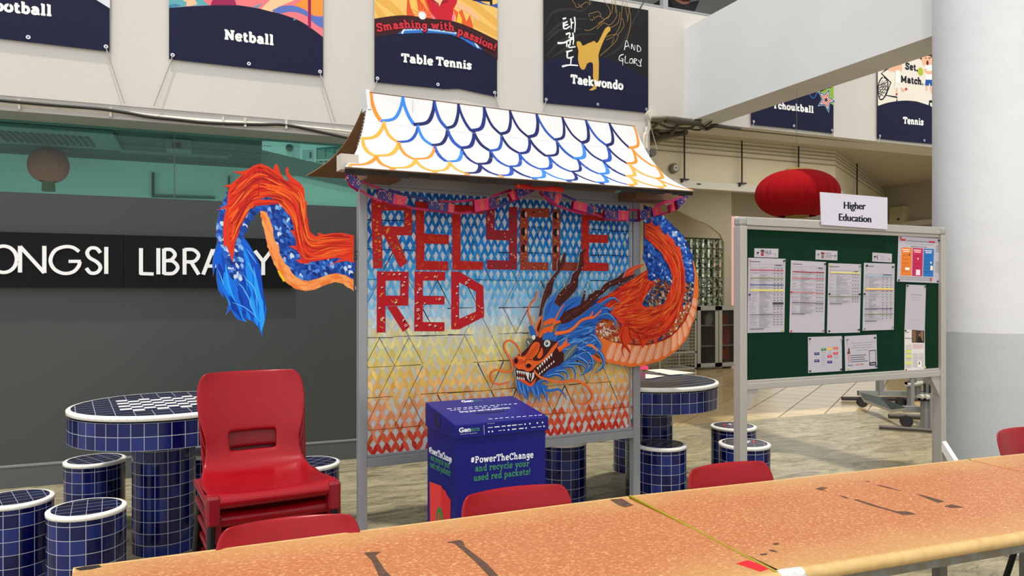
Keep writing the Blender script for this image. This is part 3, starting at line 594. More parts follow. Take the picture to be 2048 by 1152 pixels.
for s in ('845,500 865,405 895,480', '855,470 890,455', '915,490 920,440 945,505 950,450', '975,515 975,455 1005,480 1005,510 975,518', '835,545 800,560 792,600 825,610 830,590 810,590', '830,590 828,655', '855,560 852,625 885,630', '900,595 925,590 925,630 895,628 900,595', '940,640 945,590 970,600 945,620 975,645', '985,600 1000,630', '1016,590 1005,640 1010,665 965,650'): q.pxs(T(s), [1.7, 1.3, .8], INK_W)
slab_px(q, 'Taekwondo', (1141.5, 166.5), (1246, 180), 12.5, INK_W, .355); q.build('print', r)
# tchoukball, partly behind the beam
T = lambda s: P(s, 1500, 80, 5.237)
r, q, u0, u1, bt = banner('navy tchoukball banner with green corner and outlined star below the beam', 0, 0, [(1503, 249), (1590, 258), (1667, 267)])
q.poly(q.uvs(T('600,530 700,545 760,590 880,690'))+[(u1, PB.uv(1668, 209)[1]), (u1, 4.2), (u0+.5, 4.2)], flat((140, 178, 48)))
q.pxs(T('715,550 830,490'), 2, INK_K, straight=True); q.pxs(T('835,470 850,475 848,495 815,505'), 1.6, INK_K); q.px(T('760,490 790,485 780,498'), INK_K)
q.pxs(T('610,545 650,605 685,590 715,505'), 1.6, flat((50, 110, 190)))
c0 = q.uvs(T('797,628'))[0]
for rr, cc in ((.145, (150, 196, 232)), (.128, (24, 27, 58)), (.104, (240, 236, 230)), (.088, (220, 112, 96)), (.052, (244, 220, 214)), (.036, (40, 28, 44))): q.poly([(c0[0]+rr*(1 if k % 2 == 0 else .45)*math.sin(.35+math.pi*k/5), c0[1]+rr*(1 if k % 2 == 0 else .45)*math.cos(.35+math.pi*k/5)) for k in range(10)], flat(cc))
slab_px(q, 'Tchoukball', (1545.5, 216), (1627, 226), 9.3, INK_W, .355); q.build('print', r)
# tennis, partly behind the beam and column
r, q, u0, u1, bt = banner('cream and navy tennis banner with two cartoon children beside the column', 0, 0, [(1755, 277), (1810, 283), (1866, 288), (1935, 295)])
q.poly([(u0, 4.2)]+q.uvs(cr(T('1340,690 1450,655 1600,635 1720,640 1800,660 1905,700 2050,800'), 4)+T('2277,930'))+[(u1, 4.2)], flat((234, 226, 210)))
q.pxs(T('1475,280 1440,300 1375,350 1475,445 1425,580 1540,600 1537,645'), 3, INK_K, straight=True); q.pxs(T('1880,690 1880,645 1990,645'), 4, INK_K, straight=True)
q.stroke(q.uvs(cr(T('1400,390 1440,430 1440,520 1400,610 1360,620 1345,560 1345,470 1370,410'), 4, True)), .016, INK_K, straight=True)
for k in range(5): q.pxs(T('%d,%d %d,%d' % (1350, 440+40*k, 1380+12*k, 400+20*k)), .9, INK_K, straight=True); q.pxs(T('%d,%d %d,%d' % (1350, 480+20*k, 1440-4*k, 440+40*k)), .9, INK_K, straight=True); q.pxs(T('%d,%d %d,%d' % (1355, 600-30*k, 1440, 510-25*k)), .9, INK_K, straight=True)
sk = flat((236, 184, 148)); wh = flat((246, 244, 236))
q.px(T('1490,285 1450,300 1440,320 1520,335 1540,320'), sk); q.ell(q.uvs(T('1545,282'))[0], .075, .085, sk); q.px(T('1500,235 1590,225 1580,260 1500,268'), flat((214, 120, 100)))
q.px(T('1520,320 1570,315 1580,380 1570,440 1600,500 1510,505 1525,430'), wh); q.pxs(T('1525,330 1520,430 1508,500'), 1, flat((190, 180, 170)))
for k in range(5): q.pxs(T('%d,445 %d,505' % (1532+9*k, 1518+18*k)), .8, flat((190, 180, 170)))
q.pxs(T('1535,505 1535,580'), 4, sk, straight=True); q.pxs(T('1585,500 1600,530 1640,510'), 4, sk); q.px(T('1525,560 1545,560 1545,580 1525,580'), flat((190, 40, 60))); q.px(T('1622,505 1640,500 1650,520 1630,530'), flat((190, 40, 60)))
q.ell(q.uvs(T('1862,205'))[0], .105, .115, sk); q.px(T('1820,160 1880,135 1910,160 1910,200 1890,170 1850,165'), flat((28, 26, 30))); q.pxs(T('1835,185 1850,195'), 1.4, INK_K, straight=True); q.pxs(T('1890,185 1870,195'), 1.4, INK_K, straight=True); q.ell(q.uvs(T('1858,240'))[0], .02, .03, flat((110, 30, 30)))
q.px(T('1825,265 1910,260 1990,280 1990,420 1840,415'), wh); q.pxs(T('1835,300 1850,340 1910,340 1990,345'), 5, sk); q.px(T('1840,415 1990,420 2000,480 1890,482 1880,450 1870,480 1832,475'), flat((36, 84, 160)))
q.pxs(T('1850,480 1845,530'), 5, sk); q.pxs(T('1890,482 1905,560'), 5, sk); q.ell(q.uvs(T('1785,330'))[0], .045, .048, flat((176, 190, 52)))
slab_px(q, 'Set,', (1810.5, 138), (1836, 142), 9, INK_K, .355); slab_px(q, 'Match.', (1801, 164), (1847, 170), 9.3, INK_K, .355); q.px(T('1750,185 1790,180 1800,195 1790,210 1785,195 1755,192'), INK_K)
slab_px(q, 'Tennis', (1806, 247), (1846.5, 250.6), 9.3, INK_W, .355); q.build('print', r)
# ---------------------------------------------------------------- library sign
PS = Plane((0, YF-.062, 0), (1, 0, 0)); z0, z1 = 1.476, 1.88; M_sgn = mat('black_sign_panel', (12, 13, 16), .5, spec=.15); M_let = mat('white_sign_letter', (240, 240, 238), .5)
uA = PS.uv(-170, 500)[0]; uB = PS.uv(247, 500)[0]; uC = PS.uv(585, 500)[0]
r = thing('library_sign', 'long black sign board with white letters on the charcoal wall', 'sign', PS.w((uA+uC)/2, z0))
for a, b_ in ((uA, uB), (uB, uC)):
    q = MB(); q.obox(PS, a+.001, b_-.001, z0, z1, -.06, 0, M_sgn); q.build('panel', r)
LT = {'O': ['o'+'0'], 'N': ['115,475 115,322', '115,325 255,478', '255,478 255,322'], 'G': ['c455,355 420,331 370,327 315,350 290,405 312,455 365,480 420,472 452,440 460,412', '465,411 395,411'], 'S': ['c578,362 556,337 522,335 502,360 516,390 558,415 578,445 560,474 522,478 497,450'], 'I': ['612,328 612,483'], 'L': ['812,335 812,486', '806,481 885,484'], 'I2': ['912,335 912,486'], 'B': ['945,338 945,486', 'c945,343 985,344 1008,372 985,403 945,407', 'c945,408 995,410 1024,445 998,479 945,481'], 'R': ['1063,338 1063,487', 'c1063,343 1115,345 1144,376 1118,411 1063,413', '1100,413 1145,487'], 'A': ['1170,487 1226,342', '1226,342 1285,487', '1190,438 1264,438'], 'R2': ['1330,340 1330,489', 'c1330,345 1380,347 1408,378 1385,412 1330,415', '1368,415 1412,489'], 'Y': ['1468,350 1516,412', '1560,354 1516,412', '1516,410 1516,490']}
for nm, ss in LT.items():
    q = Paint(PS, .012)
    for s in ss:
        if s == 'o0':
            for h0 in (0, 1):
                pts = [((20+76*math.cos(math.pi*(h0+k/24)))/2.88, 380+(399+76*math.sin(math.pi*(h0+k/24)))/2.88) for k in range(-1, 26)]
                q.pxs(pts, 7.2, M_let, th=.012, straight=True)
        else: q.pxs(P(s.lstrip('c'), 0, 380, 2.88), 7.2, M_let, th=.012, straight=s[0] != 'c')
    q.build('letter', r)
# ---------------------------------------------------------------- conduits on the soffit
M_pipe = mat('white_conduit', (222, 216, 202), .5, noise=(14, (196, 188, 168), .5, (1, 1, 1))); M_cab = mat('black_cable', (38, 36, 30), .6)
def run(name, label, cat, pts, Y, rpx, m, clips=None, grp=None):
    w3 = [on_y(x, y, Y) for x, y in pts]; r = thing(name, label, cat, w3[0], grp); b = MB()
    b.tube([Vector(p) for p in cr([tuple(p) for p in w3], 4)], rpx, m, 8); b.build('pipe' if cat == 'pipe' else 'sheath', r)
    for c in clips or []:
        p = on_y(c[0], c[1], Y); e = MB(); e.box((p.x-.008, p.y-.03, p.z-.035), (p.x+.008, p.y+.03, p.z+.035), M_pipe); e.build('clip', r)
    return r
run('conduit_pipe', 'white conduit pipe running under the white wall above the library glass', 'pipe', P('-120,196 0,207 130,218 260,229 400,241 560,252 700,268 780,280'), 6.218, .019, M_pipe, P('40,211 222,226 446,244'))
run('conduit_pipe', 'thin upper conduit pipe along the bottom edge of the white wall', 'pipe', P('260,226 360,238 450,245 560,250 640,257 720,266 780,275'), 6.205, .011, M_pipe, P('572,250 490,246'))
run('power_cable', 'sagging black cable clipped beside the white conduit above the glass', 'cable', P('-120,190 0,201 100,210 200,218 250,225 300,234 350,239 420,246 520,249 560,249 600,255 650,266 700,277'), 6.185, .012, M_cab)
# ================================================================ DRAGON DISPLAY BOARD
PD = Plane((.763, 3.906, 0), (.996, .089, 0))
M_alu = mat('aluminium_frame', (150, 152, 156), .42, metal=.25); M_brown = mat('corrugated_cardboard', (132, 98, 66), .85, noise=(20, (118, 86, 56), .6, (1, 1, 1))); M_green = mat('green_felt', (20, 74, 46), .9)
board = thing('display_board', 'tall framed board with painted dragon, paper roof and red lettering', 'display board', PD.w(.85, 0))
uL = PD.uv(718, 600)[0]; uR_ = PD.uv(1281, 600)[0]
for nm, a, b_ in (('post', uL, uL+.045), ('post', uR_-.052, uR_)):
    q = MB(); q.obox(PD, a, b_, 0, 2.05, -.05, 0, M_alu); q.build(nm, board, bev=.003)
q = Paint(Plane(PD.w(uL, 0, -.05), PD.n), .0006); q.pxs(P('715,505 712,502 709,506 711,510 714,513 712,519 708,516'), 1.1, flat((40, 44, 60)), n=4); q.ell(q.uvs([(711, 576)])[0], .008, .012, flat((214, 222, 206))); q.build('post_mark', board)
zb0, zb1 = PD.uv(722, 938)[1], PD.uv(725, 919)[1]; zt0, zt1 = PD.uv(740, 370)[1], PD.uv(740, 352)[1]
q = MB(); q.obox(PD, uL+.045, uR_-.052, zb0, zb1, -.05, -.002, M_alu); q.obox(PD, uL+.045, uR_-.052, zb1, zb1+.018, -.04, -.008, M_alu); q.build('bottom_rail', board, bev=.003)
q = MB(); q.obox(PD, uL+.045, uR_-.052, zt0, zt1+.01, -.05, -.002, M_alu); q.obox(PD, uL+.045, uR_-.052, zt0-.02, zt0, -.04, -.008, M_alu); q.build('top_rail', board, bev=.003)
q = MB(); q.obox(PD, uL+.04, uR_-.05, zb0+.01, zt1, -.045, -.025, M_green); q.build('backing', board)
q = MB()
for s, px_ in ((1, 733), (-1, 1262)):
    u = PD.uv(px_, 500)[0]; q.obox(PD, u-.008, u+.008, zb1, zt0, -.04, -.01, M_alu)
q.build('inner_lip', board)
# ---- mural of painted scales on triangular cards
q = Paint(PD, -.014); q.step = 8e-7; u0, u1 = PD.uv(729, 600)[0], PD.uv(1267, 600)[0]; v0, v1 = PD.uv(729, 915)[1], PD.uv(735, 370)[1]
base = mat('mural_card', (206, 208, 214), .7)
q.poly([(u0, v0), (u1-.03, v0+.012), (u1, v0+.07), (u1, v1), (u0, v1)], base, th=.008, side=M_brown)
STOP = [(0, (14, 82, 158)), (.10, (16, 100, 180)), (.24, (28, 124, 200)), (.34, (70, 156, 216)), (.44, (128, 190, 226)), (.51, (184, 214, 230)), (.56, (222, 218, 172)), (.63, (236, 212, 112)), (.71, (240, 200, 84)), (.78, (242, 178, 70)), (.84, (234, 150, 84)), (.90, (228, 122, 66)), (.95, (216, 84, 46)), (1, (198, 52, 40))]
def ramp(t):
    for (a, c), (b_, d) in zip(STOP, STOP[1:]):
        if t <= b_: f = (t-a)/(b_-a); return [c[i]+(d[i]-c[i])*f for i in range(3)]
    return STOP[-1][1]
def mcol(t, j): 
    c = ramp(max(0, min(1, t))); f_ = .22 if .5 < t < .93 else 0; c = [x+(y-x)*f_ for x, y in zip(c, (214, 212, 208))]; return flat(tuple(int(max(0, min(255, round((x+j)/12)*12))) for x in c))
for k in range(44):                       # thin wash of paint under the scales
    t = (k+.5)/44; f = .06 if t < .3 else (.06+(t-.3)*1.36 if t < .55 else (.40-(t-.55)*.9 if t < .85 else .05)); c = ramp(t); cc = tuple(int(a+(b-a)*f) for a, b in zip((206, 208, 214), c))
    va, vb = v1-(v1-v0)*k/44, v1-(v1-v0)*(k+1)/44; ins = .0 if k < 41 else .012*(k-40); q.rect(u0, max(vb, v0+.001), u1-ins, va, flat(tuple(int(x/8)*8 for x in cc)))
rnd = random.Random(3); v = v1-.01; row = 0
while v > v0-.045:
    t = (v1-v)/(v1-v0); low = t > .52
    h = .050 if not low else .056; p = .043 if not low else .050
    n = int((u1-u0)/p)+1
    for k in range(n):
        x = u0+p*(k+(.5 if row % 2 else 0))
        for sgn in (-1, 1):
            xa, xb = x, x+sgn*p*.5
            if min(xa, xb) < u0+.004 or max(xa, xb) > u1-.006: continue
            yb = v+h*.98; ye = max(v, v0+.003)
            if yb < v0+.008: continue
            if yb > v1: yb = v1
            if low and rnd.random() < .05: continue
            dx = .1*p*sgn
            wv = (.0185 if not low else .0205)*(.8+.45*rnd.random())
            q.stroke([(xa+rnd.uniform(-.002, .002), yb), (xa+(xb-xa)*.35-dx*.4, yb-(yb-ye)*.4), (xb, ye)], [wv*.8, wv*1.05, wv*.75] if not low else [wv*.35, wv*1.2, wv*.7], mcol(t+rnd.uniform(-.035, .035), rnd.choice((-12, 0, 0, 12))), n=2)
    v -= h; row += 1
INK = flat((24, 26, 30)); th_ = .158; zz = [PD.uv(728, y)[1] for y in (438, 497, 558, 618, 676, 736, 798, 862)]
for i, z in enumerate(zz):
    zr = z-.004
    cuts = 0
    while cuts < 11:
        ua = u0+(u1-u0)*cuts/11; ub = u0+(u1-u0)*(cuts+1)/11
        if rnd.random() < .72: q.stroke([(ua, z+rnd.uniform(-.003, .003)), (ub, z+rnd.uniform(-.003, .003))], [rnd.choice((.002, .003, .006)), rnd.choice((.002, .0035))], INK, straight=True)
        cuts += 1
for i in range(len(zz)-1):
    k = 0; x = u0-.08+(.08 if i % 2 else 0)
    while x < u1:
        for (xa, xb) in ((x, x+.083), (x+.166, x+.083)):
            if xa > u0 and xb > u0 and xa < u1 and xb < u1 and rnd.random() < .62:
                q.stroke([(xa, zz[i]-.004), (xb, zz[i+1]+.004)], [rnd.choice((.0022, .003, .006)), .002], INK, straight=True)
        x += .166
q.build('mural', board)
# ---- letters cut from red packets
PK = {'a': ((186, 34, 34), [(214, 120, 40), (210, 64, 46), (80, 110, 84), (222, 140, 50)]), 'b': ((184, 32, 26), [(206, 74, 34), (150, 18, 20), (212, 100, 40)]), 'c': ((150, 32, 44), [(70, 82, 50), (212, 150, 140), (96, 36, 34)]), 'd': ((152, 60, 40), [(190, 130, 60), (84, 34, 30), (110, 100, 60), (200, 110, 60)]), 'e': ((190, 26, 36), [(240, 196, 80)])}
rl = random.Random(11)
def letter(kind, polys, label):
    q = Paint(PD, -.0115); c, deco = PK[kind]
    for s in polys:
        pts = q.uvs(P(s)); q.poly(pts, flat(c), th=.0012)
    for s in polys:
        pts = q.uvs(P(s)); xs_ = [p[0] for p in pts]; ys_ = [p[1] for p in pts]; A = (max(xs_)-min(xs_))*(max(ys_)-min(ys_))
        for k in range(int(A*(2600 if kind != 'e' else 900))+2):
            p = (rl.uniform(min(xs_), max(xs_)), rl.uniform(min(ys_), max(ys_))); r_ = rl.uniform(.004, .011)
            if not all(inside((p[0]+dx*r_*1.4, p[1]+dy*r_*1.4), pts) for dx, dy in ((1, 0), (-1, 0), (0, 1), (0, -1))): continue
            dc = flat(rl.choice(deco))
            if kind == 'b': q.stroke([(p[0]+r_*math.cos(a*.7), p[1]+r_*math.sin(a*.7)) for a in range(10)], .0014, dc, straight=True)
            elif kind == 'e':
                if k % 2: a = rl.random()*6.28; q.stroke([(p[0]-r_*1.4*math.cos(a), p[1]-r_*1.4*math.sin(a)), (p[0]+r_*1.4*math.cos(a), p[1]+r_*1.4*math.sin(a))], [.004, .0006], dc, straight=True)
                else:
                    q.stroke([(p[0]+r_*(1-.09*a)*math.cos(a*.8), p[1]+r_*(1-.09*a)*math.sin(a*.8)) for a in range(10)], .0028, flat((240, 236, 232)), straight=True); q.ell((p[0]+.004, p[1]-r_*.9), .005, .004, flat((30, 18, 20)), 8)
            elif rl.random() < .5: q.rect(p[0]-r_*.6, p[1]-r_*.5, p[0]+r_*.7, p[1]+r_*.5, dc)
            else: q.ell(p, r_*.8, r_*.6, dc, 8)
        if kind == 'd' and max(ys_)-min(ys_) > .2:
            for fy in (.35, .62, .9): q.ell(((min(xs_)+max(xs_))/2-.004, min(ys_)+(max(ys_)-min(ys_))*fy), .017, .024, flat((26, 18, 18))); q.ell(((min(xs_)+max(xs_))/2+.012, min(ys_)+(max(ys_)-min(ys_))*fy), .008, .017, flat((226, 170, 150)))
    q.build('letter', board, label=label)
letter('a', ['742.5,398 763.5,401 763.5,470 765.4,536 746.8,537 744,470', '763.5,402 824,412 824,420.5 763.5,421', '809,420 824,420 824,470 808,470', '764,452 824,454 824,470.5 764,470', '768,470 793,470 815,525 800,535.5'], 'first big red letter R of the upper row')
letter('b', ['831,402 848.5,404 849,540 832,540', '848,405 897,410 897,425 848,422.5', '848.5,467 898,470 897.5,488.5 848.5,487', '848.5,521.5 896.5,523 896.5,541 848.5,540'], 'red letter E between R and C in the upper row')
letter('b', ['904,409 921,410 921.5,540 905,540', '921,410 967.5,412 967.5,428 921,426', '921,521.5 966.6,523.5 966.6,539.5 921,540'], 'red letter C drawn as a bracket in the upper row')
letter('c', ['972.5,418 989.5,418 989,480 972.5,479', '1018,414 1035,414 1034,539.5 1018,539', '989,460 1018,461 1018,481 989,480', '974,520 1018,521.5 1018,539.5 974,538.5'], 'crimson letter Y with green leaves in the upper row')
letter('d', ['1040,416.5 1056.5,416.5 1055,540 1040,540', '1056,416.5 1099,417 1099,435 1056,434', '1055,524 1096.7,525 1096.7,540.5 1055,540'], 'brown letter C with dark round faces in the upper row')
letter('d', ['1105,418.5 1120,419 1120,541 1104.5,541', '1119,524 1157,525 1157,541.5 1119,541'], 'narrow brown letter L in the upper row')
letter('b', ['1163,424 1178,425 1177.5,542 1163,541.5', '1177,424 1212,427 1212,442 1177,440', '1177.5,469 1216.5,470 1216.5,486 1177.5,485', '1177.5,525 1217,526 1217,542 1177.5,542'], 'last red letter E of the upper row')
letter('e', ['754,542.5 771,543 771,665 753.5,665', '771,543 817.5,543.5 817,560.5 771,561', '800.5,560 817.5,560 816.5,611 800.5,610', '771,591 816.5,591.5 816,611 771,612', '774,613 793,612 819.8,653 806,664'], 'red letter R of the lower row')
letter('e', ['829.5,543 846,543 845.5,662.5 828.5,662.5', '846,543 890.5,543.5 890,561 846,561', '845.5,591.5 889,592 889,609 845.5,609', '845.5,644 889,644.5 889,662.5 845.5,662.5'], 'red letter E of the lower row')
letter('e', ['902.5,543 918,543 918.5,658.7 902.5,658.7', '918,543 966.7,571.7 952,583 918,564', '952,582 966.7,571.7 968.3,633.5 952,624', '918,638 952,623 968.3,633.5 918,658.7'], 'red letter D of the lower row')
# ---- the dragon: three painted cardboard cut-outs
RED = [(228, 58, 26), (240, 92, 30), (206, 38, 26), (236, 74, 28), (222, 50, 30)]; DRED = [(176, 26, 24), (160, 30, 18)]
BLU = [(30, 84, 180), (22, 66, 158), (52, 110, 204), (14, 44, 120), (84, 140, 220), (40, 96, 190), (24, 72, 170), (18, 56, 140)]; WHB = [(206, 218, 236), (140, 180, 230)]
def resample(pts, n):
    L = [0]
    for a, b_ in zip(pts, pts[1:]): L.append(L[-1]+math.dist(a, b_))
    out = []
    for k in range(n):
        d = L[-1]*k/(n-1); i = max(0, min(len(L)-2, next((j for j in range(len(L)-1) if L[j+1] >= d), len(L)-2))); f = (d-L[i])/max(1e-9, L[i+1]-L[i])
        out.append((pts[i][0]+(pts[i+1][0]-pts[i][0])*f, pts[i][1]+(pts[i+1][1]-pts[i][1])*f))
    return out
def flow(q, outer, inner, n, cols, ln, wd, reg, seed=1, wig=.006):
    rn = random.Random(seed); M = 40; o = resample(q.uvs(cr(outer, 6)), M); i_ = resample(q.uvs(cr(inner, 6)), M); rg = q.uvs(reg)
    for k in range(n):
        t = rn.random(); s = rn.uniform(-.05, .95); L = rn.uniform(*ln); pts = []; dr = rn.uniform(-.12, .12)
        for j in range(6):
            f = (s+L*j/5)*(M-1)
            if f < 0 or f > M-1: continue
            a = int(min(f, M-2)); g = f-a; tt = min(1, max(0, t+dr*j/5))
            po = (o[a][0]+(o[a+1][0]-o[a][0])*g, o[a][1]+(o[a+1][1]-o[a][1])*g); pi = (i_[a][0]+(i_[a+1][0]-i_[a][0])*g, i_[a][1]+(i_[a+1][1]-i_[a][1])*g)
            pts.append((po[0]+(pi[0]-po[0])*tt+rn.uniform(-wig, wig)*.4, po[1]+(pi[1]-po[1])*tt+rn.uniform(-wig, wig)*.4))
        pts = [p for p in pts if inside(p, rg)]
        if len(pts) >= 3: q.stroke(pts, rn.uniform(*wd), flat(rn.choice(cols)), taper=(.15, .1), n=3)
def scales(q, reg, n, cols, L, seed=1, ang=None, jit=.6):
    rn = random.Random(seed); rg = q.uvs(reg); xs_ = [p[0] for p in rg]; ys_ = [p[1] for p in rg]; step = L*.62
    pts = []; y = max(ys_)
    while y > min(ys_):
        x = min(xs_)+rn.random()*step
        while x < max(xs_): pts.append((x+rn.uniform(-.3, .3)*step, y+rn.uniform(-.3, .3)*step)); x += step
        y -= step*.8
    for p in pts:
        if inside(p, rg):
            a = (ang(p) if callable(ang) else (ang or -1.0))+rn.uniform(-jit, jit)
            q.dab(p, L*rn.uniform(.8, 1.35), L*rn.uniform(.5, .85), a, flat(rn.choice(cols)))
dragon_r = (26, 20)
# tail
TA = lambda s: P(s, 420, 310, 6); TB = lambda s: P(s, 420, 490, 6)
q = Paint(PD, -.02)
mane_out = TA('1725,965 1590,935 1450,940 1380,955 1290,930 1310,985 1250,965 1195,920 1180,840 1160,740 1155,640 1165,545 1130,575 1135,480 1130,410 1095,350 1030,300 975,255 940,205 935,145 910,155 905,200 925,260 985,390 890,290 845,220 810,120 785,105 765,160 760,180 700,140 620,108 590,108 530,125 460,170 400,195 265,200 385,235 340,275 250,350 150,380 230,385')
left_ = TA('240,388 215,450 180,530 150,595 205,602 80,660 125,662 100,730 80,830 78,900 90,960 85,1050 60,1150')+TB('45,110 28,220 40,380 75,200 75,400 100,540 165,640 140,500 150,490 200,600 225,690 195,835 250,770 290,850 340,900 445,925 370,860 320,780 400,870 520,920 590,1000 628,1112 640,950 665,880 680,780 660,650 610,540 585,440 595,330 580,240 540,120 480,10')
inner_ = TA('430,1020 395,985 440,890 490,790 560,690 598,668 615,740 640,860 670,1000 690,1080')+TB('720,100 760,200 810,300 870,400 940,470 1040,530 1150,552 1260,535 1380,480 1500,445 1600,465 1680,520 1722,555')
q.px(mane_out+left_+inner_, flat((30, 84, 180)), th=.008, side=M_brown)
fl = TA('60,1150 75,1090 95,1060 150,1090 170,1110 290,1060 400,985 430,1020 480,1090')+TB('540,120 580,240 595,330 585,440 610,540 655,650 672,780 655,880 632,950 628,1100 590,1000 520,920 400,870 320,780 370,860 445,925 340,900 290,850 250,770 195,835 225,690 200,600 150,490 140,500 160,635 100,540 78,400 75,200 42,370 30,220 45,110')
q.px(fl, flat((10, 96, 214)))
flc = [(6, 74, 190), (20, 140, 240), (12, 110, 226), (4, 56, 160), (40, 160, 250)]
flow(q, TB('60,-40 60,150 110,400 200,600 350,860 430,915'), TB('440,-40 560,200 590,420 630,640 660,850 630,1080'), 90, flc, (.3, .7), (.012, .034), fl, 5)
for s in ('390,330 440,420 520,500 560,640 560,780', '270,690 400,740 520,830 600,920', '400,540 470,650 490,740 560,850', '100,300 150,440 160,480', '430,40 520,160 560,230', '320,440 400,520 470,640', '450,200 520,330 540,400'): q.pxs(TB(s), 1.6, flat((110, 196, 250)), taper=(.3, .2))
scales(q, TB('150,-60 300,-60 380,0 385,150 390,330 380,480 330,460 270,400 230,300 180,180'), 0, BLU+WHB+WHB, .026, 8)
scales(q, TA('240,390 300,370 215,560 200,650 165,780 155,900 160,1060 90,1050 85,960 78,900 90,800 110,700 150,600'), 0, BLU+WHB, .027, 9)
scales(q, TA('475,640 540,620 640,500 800,505 800,560 760,600 900,590 960,670 950,720 1015,820 1000,900 1050,1060 940,1090 800,1090 745,900 715,790 680,700 600,660 520,740 430,900 380,1000 300,1080 345,940 360,870 410,770')+[], 0, BLU+BLU+WHB, .03, 10)
scales(q, TB('800,0 940,15 1140,150 1080,220 1260,150 1450,150 1720,200 1720,400 1620,355 1520,335 1420,350 1300,395 1180,425 1100,415 1000,355 910,235 840,105'), 0, BLU+BLU+WHB, .03, 12)
belly = TA('598,668 680,700 715,790 745,900 770,1000 800,1090')+TB('840,110 910,240 1000,360 1100,420 1180,432 1300,400 1420,355 1520,340 1620,360 1690,400 1722,415')
bout = TA('602,690 615,740 640,860 670,1000 690,1080')+TB('720,100 760,200 810,300 870,400 940,470 1040,530 1150,552 1260,535 1380,480 1500,445 1600,465 1680,520 1722,555')
q.px(belly+bout[::-1], flat((240, 142, 72))); flow(q, belly, bout, 70, [(246, 160, 92), (236, 124, 54), (244, 150, 80)], (.05, .14), (.01, .022), belly+bout[::-1], 4)
mane_in = TA('215,450 205,600 80,660 195,640 165,760 155,900 160,1060 165,1095 200,1090 225,1150')+TB('270,215 285,100')+TA('290,1130 300,1060 345,940 360,870 410,770 460,690 475,640 520,640 560,560 640,500 800,505 800,545 770,600 830,570 900,590 965,680 900,680 950,720 1000,790 1020,870 1005,910 960,900 1010,980 1050,1060 1040,1090 940,1090')+TB('1050,70 1140,150 1110,180 1020,175 1080,220 1180,225 1260,150 1285,120 1270,210 1330,120 1450,150 1580,160 1400,260 1520,210 1640,190 1722,215')
mane = mane_out+mane_in
q.px(mane, flat((224, 56, 28)))
GO, GI = TA('1725,990 1450,960 1260,990 1170,930 1130,640 1080,420 900,320 600,140 400,260 240,380 150,390'), TA('1725,1190 1500,1240 1180,1300 1060,1110 1000,800 900,620 760,540 560,580 440,680 330,900 250,1160')
flow(q, GO, GI, 330, RED*4+DRED, (.08, .26), (.008, .022), mane, 21)
flow(q, GO, GI, 70, DRED+[(246, 120, 40)]*2, (.1, .3), (.003, .007), mane, 22)
q.px(TB('808,312 832,304 905,428 878,442'), flat((232, 196, 20)))
q.pxs(TA('589,110 586,300 582,490'), .7, flat((150, 24, 20)), straight=True)
q.build('dragon_tail', board)
# body
BC = lambda s: P(s, 1170, 400, 6); BD = lambda s: P(s, 1170, 580, 6)
q = Paint(PD, .022)
body = BC('708,55 790,100 930,185 1060,310 1170,430 1240,550 1280,650 1300,740 1330,850 1352,960 1360,1080')+BD('1358,40 1348,110 1345,170 1335,230 1320,290 1300,370 1270,430 1250,505 1220,570 1185,625 1140,670 1105,715 1060,745 1015,785 960,815 905,850 850,865 795,875 740,895 680,912 620,910 570,922 520,920 480,905 440,915 395,890 350,890 310,876 280,880 220,850 150,790 60,720 0,600 -60,500 -60,250 60,180 150,110 250,80 330,30')+BC('440,1020 560,950 750,840 745,790 720,740 695,695 708,640')
q.px(body, flat((26, 72, 166)), th=.008, side=M_brown)
scales(q, BC('712,440 800,540 900,640 980,740 1030,880 1050,960 1000,1080 940,1140 860,1170 760,1150 740,960 748,800 725,740 705,690'), 0, BLU+BLU+WHB[:1], .028, 31, -1.1)
scales(q, BC('712,70 790,105 930,190 1060,315 1170,435 1240,555 1275,650 1295,750 1290,900 1280,1000 1200,1080 1190,830 1160,640 1100,530 960,400 800,220 716,250'), 0, BLU+BLU+WHB, .028, 32, -.7)
mixed = [(30, 40, 66), (24, 54, 90), (40, 60, 100), (170, 130, 80), (190, 196, 200), (130, 50, 30), (170, 80, 36), (60, 96, 130)]
scales(q, BC('760,960 1050,960 1030,1080 1000,1180 920,1260 740,1280 700,1220 780,1120'), 0, mixed, .026, 33); scales(q, BC('1200,1000 1300,980 1300,1080 1280,1200 1250,1260 1160,1220 1190,1100'), 0, mixed, .022, 34)
scales(q, BD('1160,200 1260,160 1230,260 1190,360 1090,480 1000,560 900,600 1000,480 1090,340'), 0, [(206, 130, 70), (236, 220, 200), (170, 60, 36), (176, 130, 60), (210, 80, 36), (190, 70, 40)], .022, 35)
scales(q, BD('60,380 240,340 400,380 480,560 680,560 800,560 780,660 640,660 480,640 300,610 120,560 90,470'), 0, [(196, 96, 40), (222, 200, 176), (160, 50, 30), (186, 110, 50), (176, 70, 36), (190, 90, 50)], .024, 36)
bel_in = BC('1287,720 1310,900 1300,1080')+BD('1288,80 1260,200 1200,350 1100,480 1000,570 850,625 680,655 500,640 300,615 180,565 60,530 -40,500')
bel = bel_in+[p for p in BD('-40,640 60,720 150,790 220,850')]+BD('280,880 310,876 350,890 395,890 440,915 480,905 520,920 570,922 620,910 680,912 740,895 795,875 850,865 905,850 960,815 1015,785 1060,745 1105,715 1140,670 1185,625 1220,570 1250,505 1270,430 1300,370 1320,290 1335,230 1345,170 1348,110 1358,40')+BC('1360,1080 1352,960 1330,850 1300,740')
q.px(bel, flat((246, 122, 48)))
bo_ = BD('220,850 310,876 395,890 480,905 570,922 680,912 795,875 905,850 1015,785 1105,715 1185,625 1250,505 1300,370 1335,230 1348,110')
